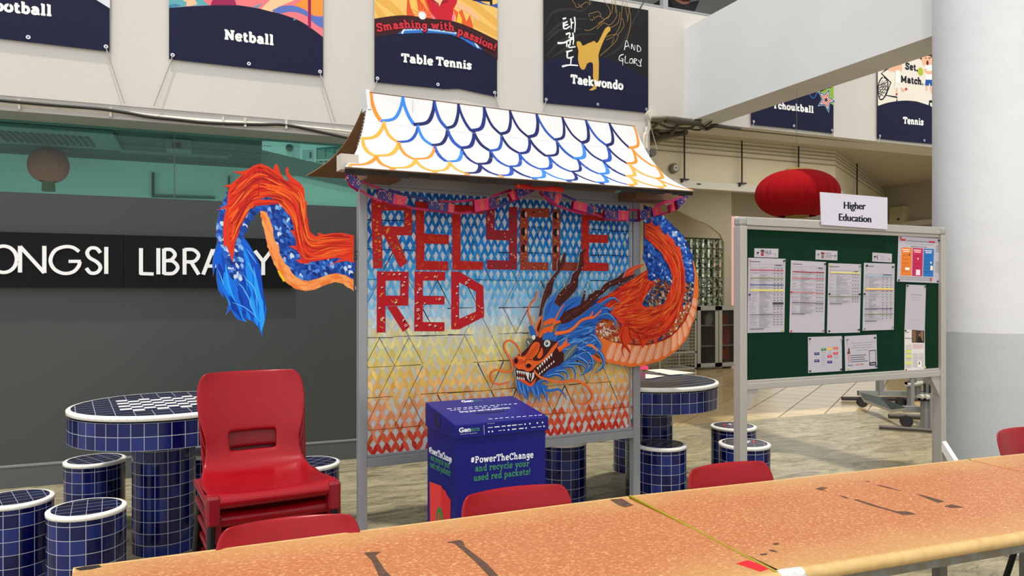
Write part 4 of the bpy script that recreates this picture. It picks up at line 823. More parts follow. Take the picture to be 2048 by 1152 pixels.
bi_ = BD('300,612 390,628 480,640 570,652 680,655 770,645 860,622 950,590 1030,545 1100,480 1150,420 1200,350 1235,270 1262,190 1285,80')
for k in range(len(bo_)-1):
    m0 = [((a[0]*.8+b_[0]*.2), (a[1]*.8+b_[1]*.2)) for a, b_ in ((bo_[k], bi_[k]), (bo_[k+1], bi_[k+1]))]; m1 = [((a[0]*.12+b_[0]*.88), (a[1]*.12+b_[1]*.88)) for a, b_ in ((bo_[k], bi_[k]), (bo_[k+1], bi_[k+1]))]
    g = lambda a, b_, f: (a[0]+(b_[0]-a[0])*f, a[1]+(b_[1]-a[1])*f)
    q.px([g(m0[0], m0[1], .12), g(m0[0], m0[1], .9), g(m1[0], m1[1], .88), g(m1[0], m1[1], .2)], flat((247, 168, 128)), n=3)
    q.pxs([bo_[k], g(bo_[k], bi_[k], .5), bi_[k]], 1.2, flat((238, 106, 36)), taper=(.6, .4))
    q.px([g(m0[0], m0[1], .3), g(m0[0], m0[1], .55), g(m1[0], m1[1], .6), g(m1[0], m1[1], .45)], flat((250, 188, 156)), n=3)
q.pxs(bi_, 3, flat((150, 36, 24)), taper=(.3, .6))
fl1 = BC('712,285 780,280 790,215 815,300 850,320 885,290 900,340 950,440 985,390 1000,430 1060,480 1090,560 1130,550 1165,680 1160,760 1195,825 1190,950 1205,1000 1200,1080')+BD('1190,50 1160,200 1100,330 1040,430 960,520 870,590 850,655 800,590 760,590 690,700 640,620 600,580 570,570 540,620 500,650 540,740 512,872 528,760 470,680 440,720 470,822 432,720 445,640 400,560 395,500 440,420 370,340 320,300 250,200 130,150 200,95 330,30')+BC('440,1020 560,950 752,838 745,930 760,970 850,975 800,1050 770,1090')+BD('740,40 680,170 720,205 830,200 940,165 990,60')+BC('1010,1090 1050,960 1040,900 1000,790 900,620 800,530 712,440')
q.px(fl1, flat((228, 66, 28)))
FO, FI = BC('700,250 880,360 1080,560 1170,760 1190,1080')+BD('1120,300 1000,500 760,600 560,560'), BC('700,440 900,640 1020,860 1030,1060')+BD('960,180 760,215 520,260 330,270')
flow(q, FO, FI, 330, RED*4+DRED+[(244, 110, 40)], (.06, .2), (.006, .018), fl1, 41); flow(q, FO, FI, 130, DRED+[(250, 130, 50), (240, 100, 40)], (.06, .2), (.002, .005), fl1, 42)
FO, FI = BC('750,830 600,930 440,1010 300,1120')+BD('130,140'), BC('850,975 780,1070')+BD('680,150 450,230 330,300')
flow(q, FO, FI, 170, RED*4+DRED+[(244, 110, 40)], (.1, .3), (.006, .016), fl1, 43); flow(q, FO, FI, 60, DRED+[(250, 130, 50)]*2, (.1, .3), (.002, .005), fl1, 44)
for s in ('480,400 430,560 460,660 530,740 515,850', '520,420 540,560 620,680', '540,440 640,560 680,690', '450,640 435,720 465,810', '480,420 600,500 800,560', '430,420 405,520'): q.pxs(BD(s), 2.2, flat((170, 30, 22)), taper=(.3, .2))
q.build('dragon_body', board)
# head
HE_ = lambda s: P(s, 970, 640, 6); HF = lambda s: P(s, 1030, 490, 6)
q = Paint(PD, .04); TH = dict(th=.007, side=mat('cut_edge_card', (196, 186, 170), .8))
MBL = [(38, 100, 190), (28, 82, 168), (64, 130, 212), (20, 58, 132), (90, 150, 220)]
ant = flat((72, 30, 26)); antl = flat((98, 46, 38)); antd = flat((44, 18, 18))
ANT1 = HF('285,850 300,760 330,620 380,480 440,390 510,300 508,210 525,160 545,215 590,80 605,92 605,200 560,280 510,360 470,430 440,580 380,650 330,760 320,860')
ANT2 = HF('470,690 510,600 590,510 660,460 690,350 750,290 770,180 780,90 830,50 852,58 820,110 825,250 790,320 760,390 755,500 700,580 620,660 530,745 500,705')
ANT3 = HF('530,890 580,810 680,760 780,720 805,640 830,545 850,550 845,600 830,672 860,660 880,600 940,575 960,545 1020,540 1070,470 1140,430 1230,390 1320,310 1285,395 1440,350 1450,362 1380,400 1260,470 1150,500 1080,560 1010,620 940,700 880,770 780,830 700,890 620,960 560,970')
q.px(HF('340,900 345,800 360,720 400,650 460,600 515,530 490,620 470,700 530,745 570,700 640,650 720,622 805,622 800,720 700,800 560,900 440,930'), flat((44, 108, 196)), **TH)
for s in ('350,860 370,740 440,640 500,560', '380,850 420,740 470,660', '560,860 620,760 760,660', '430,860 470,770 480,720', '600,720 700,660 780,640'): q.pxs(HF(s), 3, flat(random.choice(MBL)), taper=(.3, .2))
q.pxs(HF('360,850 380,760 430,680'), 2, flat((24, 66, 150)))
for A in (ANT1, ANT2, ANT3): q.px(A, ant, **TH)
for s in ('310,820 345,640 400,500 470,390 540,290 590,180', '490,680 600,560 690,450 740,340 790,200 810,90', '560,930 680,820 820,740 960,620 1100,500 1240,430 1380,380'): q.pxs(HF(s), [1.6, 3, 2, .8], antl); 
for s in ('340,560 420,570', '380,470 460,470', '520,610 600,620', '600,510 720,560', '680,400 760,420', '640,790 720,870', '760,720 830,800', '900,620 950,690', '1000,560 1060,590', '1100,460 1130,520'): q.pxs(HF(s), 1.6, antd)
for x, y in ((472, 400), (712, 445), (610, 518), (805, 272), (1140, 463), (1250, 456), (985, 603), (1060, 540), (912, 650), (835, 578), (540, 600)): q.ell(q.uvs([(1030+x/6, 490+y/6)])[0], .0032, .0032, flat((236, 230, 222)), 8)
q.px(HF('1300,392 1340,300 1400,268 1480,240 1557,223 1500,272 1430,302 1420,352'), flat((224, 62, 34)), **TH); q.pxs(HF('1340,350 1420,290 1530,235'), 1.4, flat((246, 130, 70)), taper=(.3, .2))
# blue mane: solid core, then curling locks
core = HF('470,1080 520,960 640,930 780,850 880,770 1000,700 1080,690 1060,740 1120,800 1160,900 1060,880 980,940 960,1020')+HE_('1330,130 1310,190 1380,280 1370,330 1250,300 1330,380 1300,440 1230,500 1130,470 1050,500 960,560 900,620 820,640 700,690 690,640 780,560 900,520 940,460 930,380 880,300 800,240')
q.px(core, flat((36, 96, 186)), **TH)
locks = [(HF('960,800 1040,720 1120,660 1190,640 1258,690'), [5, 7, 6, 4, .6]), (HF('980,830 1080,760 1150,778 1188,738'), [5, 6, 4, .6]), (HF('1000,860 1110,830 1190,900 1225,1000'), [5, 8, 6, .8]),
 (HE_('1180,190 1300,190 1390,310 1370,370'), [7, 9, 6, 1]), (HE_('1150,260 1300,320 1410,440 1415,560 1310,640'), [8, 9, 8, 5, .6]), (HE_('1100,330 1240,400 1290,500 1260,590 1140,670'), [9, 10, 9, 6, .6]), (HE_('1050,420 1180,480 1230,540 1200,620 1150,660'), [9, 8, 6, 4, .6]),
 (HE_('960,540 1060,520 1170,540 1210,600'), [7, 7, 4, .6]), (HE_('940,560 1050,560 1085,640 1075,720'), [7, 6, 4, .6]), (HE_('840,620 950,610 990,660 980,725'), [7, 6, 4, .6]), (HE_('740,680 860,650 940,690 940,730'), [7, 7, 4, .6]), (HE_('640,760 700,720 750,740 745,780'), [7, 6, 4, .6]), (HE_('1240,520 1290,520 1320,510'), [4, 4, .6])]
for pts, wv in locks: q.pxs(pts, wv, flat((40, 104, 192)), **TH)
for pts, wv in locks:
    q.pxs([(x+.6, y-.7) for x, y in pts], [a*.28 for a in wv], flat((112, 170, 228))); q.pxs([(x-.8, y+1.0) for x, y in pts], [a*.22 for a in wv], flat((22, 56, 120)))
flow(q, HE_('620,250 900,120 1200,40 1500,-60'), HE_('760,640 950,520 1200,400 1400,300'), 150, MBL, (.1, .3), (.004, .012), core, 51)
flow(q, HE_('620,250 900,120 1200,40 1500,-60'), HE_('760,640 950,520 1200,400 1400,300'), 60, [(20, 50, 110), (120, 176, 230), (76, 106, 120)], (.1, .3), (.002, .004), core, 52)
q.px(HE_('945,490 955,390 1050,310 1112,288 1090,360 1030,430 960,490'), flat((104, 118, 118)), n=3); q.pxs(HE_('960,470 1020,380 1090,310'), 1.5, flat((150, 164, 162))); q.pxs(HE_('975,480 1050,420 1085,340'), 1.2, flat((60, 70, 72)))
q.px(HE_('1210,300 1280,290 1330,330 1350,380 1290,330'), flat((244, 130, 60)), n=3); q.px(HE_('1275,430 1300,420 1350,450 1400,480 1380,510 1320,480'), flat((240, 92, 36)), n=3)
# beard
beard = HE_('375,690 380,800 410,880 440,900 440,820 470,930 515,965 520,880 560,840 600,970 610,880 655,1000 660,900 690,870 752,985 748,890 720,850 760,800 690,770 620,740 560,790 480,770 400,715')
q.px(beard, flat((38, 102, 190)), **TH)
for s in ('400,730 420,820 440,890', '450,760 470,860 505,950', '500,790 520,860', '560,800 590,880 600,950', '620,780 640,880 652,980', '680,790 720,880 745,970'): q.pxs(HE_(s), 2.4, flat((94, 154, 222)), taper=(.4, .1))
for s in ('430,750 445,830', '480,780 510,880 512,940', '540,820 570,900', '600,800 625,900', '660,800 700,880 740,960'): q.pxs(HE_(s), 1.6, flat((20, 54, 124)), taper=(.4, .1))
q.pxs(HE_('690,790 760,850 880,832 940,880 985,962'), [6, 5, 4, 3, .5], flat((44, 108, 194)), **TH)
# face
q.px(HE_('338,545 340,470 390,420 440,395 490,345 560,270 600,205 640,190 720,225 800,250 885,262 870,320 905,360 948,400 945,500 900,540 850,560 760,605 700,660 640,725 560,785 500,745 390,712 362,640 372,575'), flat((70, 26, 24)), **TH)
org, orl, brn, wht = flat((240, 98, 34)), flat((248, 138, 70)), flat((78, 28, 22)), flat((238, 236, 228))
q.px(HE_('345,540 350,470 390,425 440,440 480,425 520,375 560,300 605,262 655,280 650,350 620,410 565,470 610,492 680,475 740,415 800,330 855,275 882,262 855,330 785,405 700,485 620,545 565,600 510,618 455,592 400,590 365,560'), org, n=2)
for k in range(9): q.pxs(HE_('%d,%d %d,%d %d,%d' % (478+17*k, 432-19*k, 520+15*k, 445-17*k, 560+11*k, 470-19*k)), 1.3, flat((150, 44, 22)), taper=(.4, .3))
q.px(HE_('655,380 690,350 690,420 650,465 625,440'), org, n=2); q.px(HE_('665,345 685,330 690,350 670,365'), org)
q.ell(q.uvs(HE_('432,495'))[0], .021, .019, flat((226, 76, 30))); q.pxs(HE_('395,470 430,455 470,480'), 1.5, orl)
for c, rx, ry in (('371,490', .0125, .016), ('522,548', .0165, .0125)): q.ell(q.uvs(HE_(c))[0], rx*1.55, ry*1.5, flat((206, 62, 28))); q.ell(q.uvs(HE_(c))[0], rx, ry, flat((30, 12, 12)))
q.pxs(HE_('490,530 530,510 565,540'), 1.5, orl); q.pxs(HE_('590,560 680,500 780,425 850,330'), 1.6, orl, taper=(.3, .2)); q.pxs(HE_('560,480 500,470 470,520'), 1.4, brn)
# mouth, teeth
q.px(HE_('395,600 480,625 560,625 600,600 640,700 560,760 480,720 400,690'), flat((60, 18, 18))); q.px(HE_('600,590 700,520 790,420 860,350 930,400 925,490 850,545 760,590 690,640 640,680'), flat((64, 22, 20)), n=2)
for k in range(7): x, y = 632+27*k, 572-27*k; q.px(HE_('%d,%d %d,%d %d,%d' % (x-14, y, x+12, y-14, x+8, y+34)), wht)
for k in range(7): x, y = 655+28*k, 655-24*k; q.px(HE_('%d,%d %d,%d %d,%d' % (x-10, y+8, x+12, y-8, x-2, y-30)), wht)
for k in range(6): x = 388+26*k; q.px(HE_('%d,%d %d,%d %d,%d' % (x-12, 606+4*k, x+12, 610+4*k, x+2, 656+5*k)), wht)
for k in range(4): x = 392+24*k; q.px(HE_('%d,%d %d,%d %d,%d' % (x-10, 706+4*k, x+12, 710+4*k, x+1, 668+4*k)), wht)
for s in ('498,632 528,636 522,700 540,745 505,700', '570,632 592,628 585,690 548,748 560,700', '536,640 552,640 545,700'): q.px(HE_(s), wht)
q.px(HE_('402,640 470,656 480,672 405,664'), flat((130, 36, 34)))
q.px(HE_('388,708 480,720 540,765 590,715 618,690 580,780 540,798 480,765'), flat((232, 84, 38)), n=2)
q.px(HE_('336,545 350,560 372,640 362,700 340,660'), flat((120, 134, 138)))
# eye, brow, horns of the brow
q.ell(q.uvs(HE_('745,281'))[0], .027, .0255, flat((42, 40, 40))); q.ell(q.uvs(HE_('745,281'))[0], .0225, .021, flat((214, 216, 212))); q.ell(q.uvs(HE_('740,281'))[0], .0095, .0095, flat((20, 20, 22))); q.ell(q.uvs(HE_('738,277'))[0], .003, .003, wht, 8)
q.px(HE_('520,80 560,60 600,130 612,200 570,210 540,170'), flat((40, 100, 186)), **TH); q.px(HE_('490,270 505,215 560,220 600,210 540,300 500,330'), flat((98, 104, 98)), n=2); q.pxs(HE_('510,250 530,290'), 1.5, wht)
q.ell(q.uvs(HE_('583,208'))[0], .012, .014, wht)
q.px(HE_('640,205 660,150 690,110 715,95 760,78 822,68 805,130 745,150 700,165 668,210'), org, n=2); q.px(HF('338,962 362,910 440,876 472,890 460,930 400,950'), org, n=2); q.px(HF('470,960 480,915 540,905 545,930 500,945'), org, n=2)
q.px(HF('238,1015 258,940 318,838 332,880 312,1000 268,1085'), org, **TH); q.px(HF('262,1010 285,940 318,880 305,990 275,1050'), brn, n=2)
q.px(HE_('685,235 695,185 722,160 760,140 850,148 870,190 830,215 780,230 720,240'), flat((40, 104, 190)), n=1)
for k in range(8): q.pxs(HE_('%d,225 %d,165' % (700+17*k, 712+18*k)), 1.5, flat(random.choice(MBL)), taper=(.3, .2), straight=True)
q.px(HE_('862,330 930,290 985,215 988,275 1030,295 960,330 895,385'), org, **TH); q.pxs(HE_('880,345 940,310 975,250'), 1.4, orl)
for s, wv in ((HF('270,553 262,600 235,655 175,735 160,800 185,890 212,965'), [1.6, 3, 3.2, 3.4, 3.4, 3.6, 4]), (HF('592,712 540,780 490,880 455,960 428,1050'), [1.8, 2.6, 3.2, 3.4, 3.6]), (HF('478,1062 560,1052 650,1030 720,980 780,915 860,880 950,862 1035,785'), [7, 6.5, 6, 5.5, 5, 5, 4.4, 2.6]), (HF('880,880 915,840 935,798'), [4, 3.4, 2.2])):
    q.pxs(s, wv, org, th=.006, side=flat((150, 60, 24))); q.pxs([(x-.4, y-.5) for x, y in s], [a*.3 for a in wv], orl)
for s, wv in ((HE_('428,432 418,370 375,295 310,248 250,262 228,320 262,405 312,480 326,550 318,612 240,622 140,598 76,640 70,700 105,755 190,770 292,742'), [3.0, 3.2, 3.4, 3.4, 3.2, 3.4, 3.8, 4, 3.6, 3.6, 3.4, 3.4, 3.6, 3.4, 3.2, 2]), (HE_('588,605 650,678 760,718 900,745 1000,730 1090,725 1190,770 1258,830 1288,905 1260,975 1185,1015 1128,1002'), [3, 4, 4, 3.8, 3.8, 3.8, 4, 4, 4, 3.6, 3.2, 2.4])):
    q.pxs(s, wv, org, th=.007, side=flat((130, 56, 26))); q.pxs([(x-.4, y-.6) for x, y in s], [a*.3 for a in wv], orl)
q.build('dragon_head', board)
# ---- paper roof over the board
PRF = cr([(0, 2.507), (.05, 2.40), (.12, 2.275), (.22, 2.155), (.33, 2.075), (.415, 2.028)], 6); LP = [0]
for a, b_ in zip(PRF, PRF[1:]): LP.append(LP[-1]+math.dist(a, b_))
RW = 1.7385
def prof(v):
    v = max(0, min(LP[-1], v)); i = max(0, min(len(LP)-2, next((j for j in range(len(LP)-1) if LP[j+1] >= v), len(LP)-2))); f = (v-LP[i])/(LP[i+1]-LP[i]); a, b_ = PRF[i], PRF[i+1]
    d = math.hypot(b_[0]-a[0], b_[1]-a[1]); return a[0]+(b_[0]-a[0])*f, a[1]+(b_[1]-a[1])*f, -(b_[1]-a[1])/d, (b_[0]-a[0])/d
def roofW(u, v, o, back=False):
    x, z, nx_, nz_ = prof(v); f = x/.415; sl = .0445-.24*f; sr = 1.783+.127*f; a = u/RW
    x2 = x+nx_*o; z2 = z+nz_*o+.02*f*a
    if back: return PD.w(sl+(sr-sl)*a, z2+.075*f, -x2-.0)
    return PD.w(sl+(sr-sl)*a, z2, x2)
M_paper = mat('white_roof_paper', (208, 208, 208), .7, noise=(5, (200, 200, 201), .5, (1, 1, 1)), bump=(7, .35))
roof = MB(); NU, NV = 40, 26
def sheet(bk, o0, o1, mt, mu):
    for o, m_, flip in ((o1, mt, bk), (o0, mu, not bk)):
        vs = [roofW(RW*i/NU, LP[-1]*j/NV, o, bk) for j in range(NV+1) for i in range(NU+1)]
        fs = [(j*(NU+1)+i, (j+1)*(NU+1)+i, (j+1)*(NU+1)+i+1, j*(NU+1)+i+1) for j in range(NV) for i in range(NU)]
        roof.add(vs, [f[::-1] if flip else f for f in fs], m_, True)
    for (ua, va, ub, vb, nn) in ((0, 0, 0, LP[-1], NV), (RW, 0, RW, LP[-1], NV), (0, LP[-1], RW, LP[-1], NU)):
        vs = []
        for k in range(nn+1): u, v = ua+(ub-ua)*k/nn, va+(vb-va)*k/nn; vs += [roofW(u, v, o0, bk), roofW(u, v, o1, bk)]
        roof.add(vs, [(2*k, 2*k+1, 2*k+3, 2*k+2) for k in range(nn)], M_brown)
sheet(False, -.006, 0, M_paper, M_brown); rf = roof.build('roof', board, label='white paper roof painted with blue and orange scallops')
roof = MB(); sheet(True, -.006, 0, M_paper, M_brown); roof.build('roof_back', board, label='brown cardboard slope behind the white roof')
q = Paint(PD, .0012, roofW); OR, OR2 = flat((244, 128, 30)), flat((250, 154, 56)); BN = [flat((20, 36, 110)), flat((30, 72, 160)), flat((16, 28, 84)), flat((46, 118, 204))]
pk = [(742, 184), (805.7, 194), (868.6, 202), (916.5, 207.5), (968, 215), (1019.5, 221.5), (1072.7, 228), (1124, 235), (1171, 243), (1218, 248), (1267, 252)]
N1 = [PD.uv(x, y)[0]-.0445 for x, y in pk]; lev = [0.004, .29, .51, .73, .95, 1.1]; rr = random.Random(4)
for j in range(5):
    if j % 2 == 0: nd = N1[:]
    else: nd = [N1[0]-(N1[1]-N1[0])/2]+[(a+b_)/2 for a, b_ in zip(N1, N1[1:])]+[N1[-1]+(N1[-1]-N1[-2])/2]
    va, vb = lev[j]*LP[-1], lev[j+1]*LP[-1]
    for a, b_ in zip(nd, nd[1:]):
        wv = b_-a; h = vb-va; mid = (a+b_)/2+rr.uniform(-.06, .06)*wv
        for half in (0, 1):
            pts = [(a, va), (a+.07*wv, va+.34*h), (a+.22*wv, va+.72*h), (mid-.06*wv, va+h)] if half == 0 else [(mid-.08*wv, va+h), (b_-.22*wv, va+.86*h), (b_-.05*wv, va+.45*h), (b_, va)]
            pts = [p for p in cr(pts, 6) if 0.003 < p[0] < RW-.003 and p[1] < LP[-1]-.002]
            if len(pts) < 3: continue
            c = pts[len(pts)//2][0]/RW
            col = rr.choice((OR, OR2)) if (c < .035+.092*j or c > .955-.058*j) else rr.choice(BN)
            wd_ = rr.uniform(.015, .021)
            q.stroke(pts, [wd_*.75, wd_, wd_*1.1] if half == 0 else [wd_*1.1, wd_*1.15, wd_*.8], col, straight=True)
for v in (.205, .40): q.stroke([(RW*k/30, v+rr.uniform(-.003, .003)) for k in range(31)], .0012, flat((196, 194, 192)), straight=True)
q.stroke([(.14*RW, .02), (.143*RW, .11)], .0018, flat((150, 150, 150)), straight=True)
q.build('scallop_paint', rf)
q = MB(); q.prism([PD.w(.02, 2.512, -.03), PD.w(.02, 2.512, .02), PD.w(.02, 2.40, .055), PD.w(.02, 2.40, -.065)], PD.u*.02, M_paper)
for k in range(16): p = roofW(0, .03+.024*k, 0); q.disc(p-PD.u*.004, .006, M_paper, -PD.u, 8)
q.build('ridge_cap', rf)
q = MB(); uo = PD.uv(684, 330, .36); q.obox(PD, uo[0]-.005, uo[0]+.08, uo[1]-.02, uo[1]+.055, .28, .36, mat('folded_grey_paper', (196, 190, 180), .8)); q.build('paper_fold', board)
q = MB(); M_dtape = mat('black_tape', (26, 22, 20), .6)
for k in range(NU):
    a = [roofW(RW*k/NU, LP[-1]-.002, -.008), roofW(RW*(k+1)/NU, LP[-1]-.002, -.008)]; dn = Vector((0, 0, -.022-.006*math.sin(k*1.7))); q.add([a[0], a[1], a[1]+dn-PD.n*.01, a[0]+dn-PD.n*.01], [(0, 1, 2, 3)], M_dtape)
q.build('eave_tape', rf)
M_wood = mat('dark_wood_block', (112, 82, 58), .7)
for i, (xa, xb, y0_, y1_) in enumerate(((724, 792, 348, 361), (1256, 1330, 390, 400))):
    a = PD.uv(xa, y1_, .1); b_ = PD.uv(xb, y0_, .1); q = MB(); q.obox(PD, a[0], b_[0], a[1], b_[1]+.01, .0, .18, M_wood); q.obox(PD, a[0]+.06, a[0]+.09, a[1]+.005, 2.5, -.02, .0, M_wood); q.build('roof_support', board, bev=.003)
q = Paint(PD, .37); q.px(P('1031,360 1128,371 1127,385 1030,376'), flat((176, 32, 28)), th=.003); q.ell(q.uvs([(1037, 364)])[0], .008, .008, flat((206, 96, 40)), 10); q.ell(q.uvs([(1037, 371)])[0], .008, .008, flat((206, 96, 40)), 10); q.build('red_packet', board, label='flat red packet tucked under the roof edge')
# ---- garland of folded red-packet links
G1 = lambda s: P(s, 690, 330, 6); G2 = lambda s: P(s, 960, 350, 6); G3 = lambda s: P(s, 1130, 340, 6)
gl = thing('paper_garland', 'garland of pink and navy paper links looped below the roof edge', 'garland', PD.w(.85, 1.9, .1), None)
navy, pink = mat('navy_packet', (40, 38, 116), .45), mat('pink_packet', (224, 40, 96), .45); M_mag = mat('magenta_packet', (176, 20, 84), .5); goldp = flat((232, 150, 50)); pk2 = flat((200, 130, 150))
links = [(G1('5,90 130,130 205,195 165,300 60,230'), 0, .36), (G1('395,262 590,345 572,465 410,405'), 0, .18), (G1('590,345 745,385 720,485 570,465'), 1, .18), (G1('1000,425 1245,460 1235,562 1000,530'), 0, .12), (G1('1245,460 1318,470 1308,575 1235,562'), 1, .12), (G1('1550,420 1735,390 1735,530 1562,562'), 1, .14), (G2('115,285 228,250 238,370 120,400'), 0, .15),
 (G2('345,215 418,168 455,292 392,302'), 1, .24), (G2('425,165 672,176 600,212 458,288'), 0, .26), (G2('728,190 912,208 885,318 765,232'), 0, .26), (G2('912,208 988,240 935,362 885,318'), 1, .24), (G2('1125,305 1292,345 1278,448 1120,402'), 1, .17), (G2('1292,345 1425,380 1360,472 1278,448'), 0, .15),
 (G3('480,470 642,482 636,600 480,580'), 0, .12), (G3('642,482 767,490 760,602 636,600'), 1, .12), (G3('895,482 1045,458 1062,550 905,606'), 0, .13), (G3('1045,458 1140,430 1162,530 1062,550'), 1, .14), (G3('1262,410 1340,360 1360,470 1270,505'), 1, .24), (G3('1340,360 1482,298 1470,335 1360,470'), 0, .3)]
rg = random.Random(9)
for pts, c, off in links:
    q = Paint(PD, off); q.step = 3e-5; uvp = q.uvs(pts); q.poly(uvp, pink if c else navy, th=.0015, side=M_mag)
    cx, cy = sum(p[0] for p in uvp)/len(uvp), sum(p[1] for p in uvp)/len(uvp)
    if c:
        for dy in (-.011, .011):
            q.stroke([(cx+.009*math.cos(a*.7), cy+dy+.009*math.sin(a*.7)) for a in range(11)], .003, goldp, straight=True)
        q.poly([(cx+(p[0]-cx)*.9, cy+(p[1]-cy)*.9) for p in uvp][:2]+[(cx+(p[0]-cx)*.86, cy+(p[1]-cy)*.86) for p in uvp][:2][::-1], goldp)
    else:
        q.stroke([(cx-.02+.024*math.cos(a*.45), cy+.024*math.sin(a*.45)) for a in range(8)], .0025, pk2, straight=True)
        for k in range(12):
            p = (cx+rg.uniform(-.05, .05), cy+rg.uniform(-.03, .03))
            if inside(p, uvp): q.ell(p, .004, .004, flat(rg.choice(((222, 110, 110), (210, 160, 170), (90, 110, 190)))), 6)
        for dy in (-.01, .01):
            if inside((cx+.02, cy+dy), uvp): q.stroke([(cx+.02+.007*math.cos(a*.7), cy+dy+.007*math.sin(a*.7)) for a in range(11)], .003, goldp, straight=True)
    # the folded back of the loop
    bk = Paint(PD, off-.03)
    q2 = [PD.w(p[0], p[1], off-.0015) for p in uvp]; q3 = [PD.w(p[0]+.006, p[1]-.006, off-.035) for p in uvp]; n = len(uvp)
    q.add(q2+q3, [(i, (i+1) % n, n+(i+1) % n, n+i) for i in (0, 2)]+[tuple(range(n, 2*n))], M_mag); q.build('paper_link', gl)
for pts, off, m_ in ((G1('180,300 260,350 330,390 440,440'), .26, M_mag), (G1('200,195 300,240 420,275'), .26, M_mag), (G1('520,300 600,320 700,350 780,370 1000,420'), .14, navy), (G1('720,485 800,515 900,530 1000,540'), .14, M_mag), (G1('1130,430 1320,440 1560,415'), .12, M_mag), (G1('1310,570 1400,580 1560,562'), .13, M_mag), (G2('225,370 330,340 440,295'), .18, navy), (G2('140,260 250,220 380,180'), .2, M_mag), (G2('765,240 820,310 890,360'), .22, M_mag), (G2('985,240 1060,265 1150,305'), .2, navy), (G2('920,370 1020,400 1130,440 1270,462'), .16, M_mag), (G2('1290,455 1400,480 1530,530'), .12, M_mag), (G2('1360,370 1440,390 1520,405'), .12, navy), (G3('770,480 880,482 900,484'), .11, M_mag), (G3('765,600 850,606 905,605'), .11, navy), (G3('1080,436 1200,390 1300,365 1440,290'), .2, M_mag), (G3('1160,532 1230,510 1290,480'), .18, M_mag)):
    q = Paint(PD, off-.02); q.pxs(pts, [5, 4, 5], m_, th=.002); q.build('paper_fold', gl)
# ================================================================ DONATION BOX
uo = Vector((.996, .089, 0)); O = Vector((1.0346, 3.1427, 0)); PF = Plane(O, uo); bw = PF.uv(1091, 900)[0]; bd = .353
M_box = mat('blue_printed_card', (13, 18, 112), .38, spec=.4); M_bdk = mat('blue_card_inside', (8, 10, 40), .7); WT = flat((238, 240, 244)); GN = flat((66, 142, 92))
bx = thing('donation_box', 'tall blue cardboard drop box with white and green slogan', 'box', PF.w(bw/2, 0, -bd/2))
q = MB(); q.obox(PF, .004, bw, 0, .80, -bd, 0, M_box); q.build('body', bx, bev=.002)
q = Paint(PF, .0006)
slab_px(q, '#PowerTheChange', (941.3, 927), (1067, 915.4), 9.6, WT, .25); slab_px(q, 'and recycle your', (950, 943.4), (1058.4, 932.4), 9.2, GN, .23); slab_px(q, 'used red packets!', (946.7, 962.3), (1060.8, 948.6), 9.2, GN, .23)
q.build('front_print', bx)
PL = Plane(PF.w(.004, 0, -bd), PF.n); q = Paint(PL, .0006)
slab_px(q, '#PowerTheChange', (858, 905.4), (903.5, 926), 9.2, WT, .25); slab_px(q, 'and recycle your', (861, 919.6), (899.6, 937.4), 8.8, GN, .23); slab_px(q, 'used red packets!', (860, 933.6), (901.5, 953), 8.8, GN, .23)
K8 = lambda s: P(s, 830, 780, 4.268)
rp = q.uvs(K8('125,782 225,818 235,840 262,862 270,888 305,940')); q.poly(rp+[(rp[-1][0]-.012, .18), (rp[0][0]+.012, .20)], flat((214, 44, 48))); q.poly([rp[0], rp[1], (rp[1][0]-.01, .2), (rp[0][0]+.012, .2)], flat((226, 62, 60)))
c = q.uvs(K8('212,1070'))[0]; q.stroke([(c[0]-.035, c[1]-.06), (c[0]-.03, c[1]+.0), (c[0], c[1]+.03), (c[0]+.03, c[1]+.0), (c[0]+.035, c[1]-.06)], .02, flat((40, 130, 70))); q.stroke([(c[0], c[1]-.05), (c[0]+.004, c[1]+.02)], [.006, .02], flat((40, 130, 70)))
q.build('side_print', bx)
zl0, zf, zb = .790, .853, .907; t_ = .008
lid = MB(); fl_, fr_ = PF.w(-.004, 0, t_), PF.w(bw+.012, 0, t_); bl_, br_ = PF.w(-.004, 0, -bd-t_), PF.w(bw+.012, 0, -bd-t_)
z_ = lambda p, z: Vector((p.x, p.y, z))
lid.add([z_(fl_, zl0), z_(fr_, zl0), z_(br_, zl0), z_(bl_, zl0), z_(fl_, zf), z_(fr_, zf), z_(br_, zb), z_(bl_, zb)], [(0, 3, 2, 1), (4, 5, 6, 7), (0, 1, 5, 4), (1, 2, 6, 5), (2, 3, 7, 6), (3, 0, 4, 7)], M_box)
ld = lid.build('lid', bx, bev=.003)
PT = Plane(z_(fl_, zf), uo, z_(bl_, zb)-z_(fl_, zf)); q = Paint(PT, .0008)
plain_px(q, 'Gen', K8('408,106')[0], K8('500,98')[0], 4, WT, .03); plain_px(q, 'eco', K8('502,98')[0], K8('578,91')[0], 4, flat((70, 120, 120)), .01)
plain_px(q, 'Drop your used red packets here', K8('390,193')[0], K8('815,156')[0], 3.6, WT, .008)
q.px(K8('512,196 765,176 768,183 515,203'), M_bdk)
rq = random.Random(2)
for yy, xa, xb in ((160, 272, 850), (172, 300, 700), (246, 628, 1066)):
    x = xa
    while x < xb: w_ = rq.uniform(14, 40); y = yy-(x-xa)*.075; q.px(K8('%f,%f %f,%f %f,%f %f,%f' % (x, y, x+w_, y-w_*.075, x+w_, y-w_*.075+3, x, y+3)), WT); x += w_+rq.uniform(8, 24)
q.build('top_print', ld)
PFL = Plane(z_(fl_, 0), uo); q = Paint(PFL, .0008)
plain_px(q, 'Gen', K8('375,363')[0], K8('474,354')[0], 9.6, WT, .03); plain_px(q, 'eco', K8('476,354')[0], K8('551,347')[0], 9.6, GN, .015)
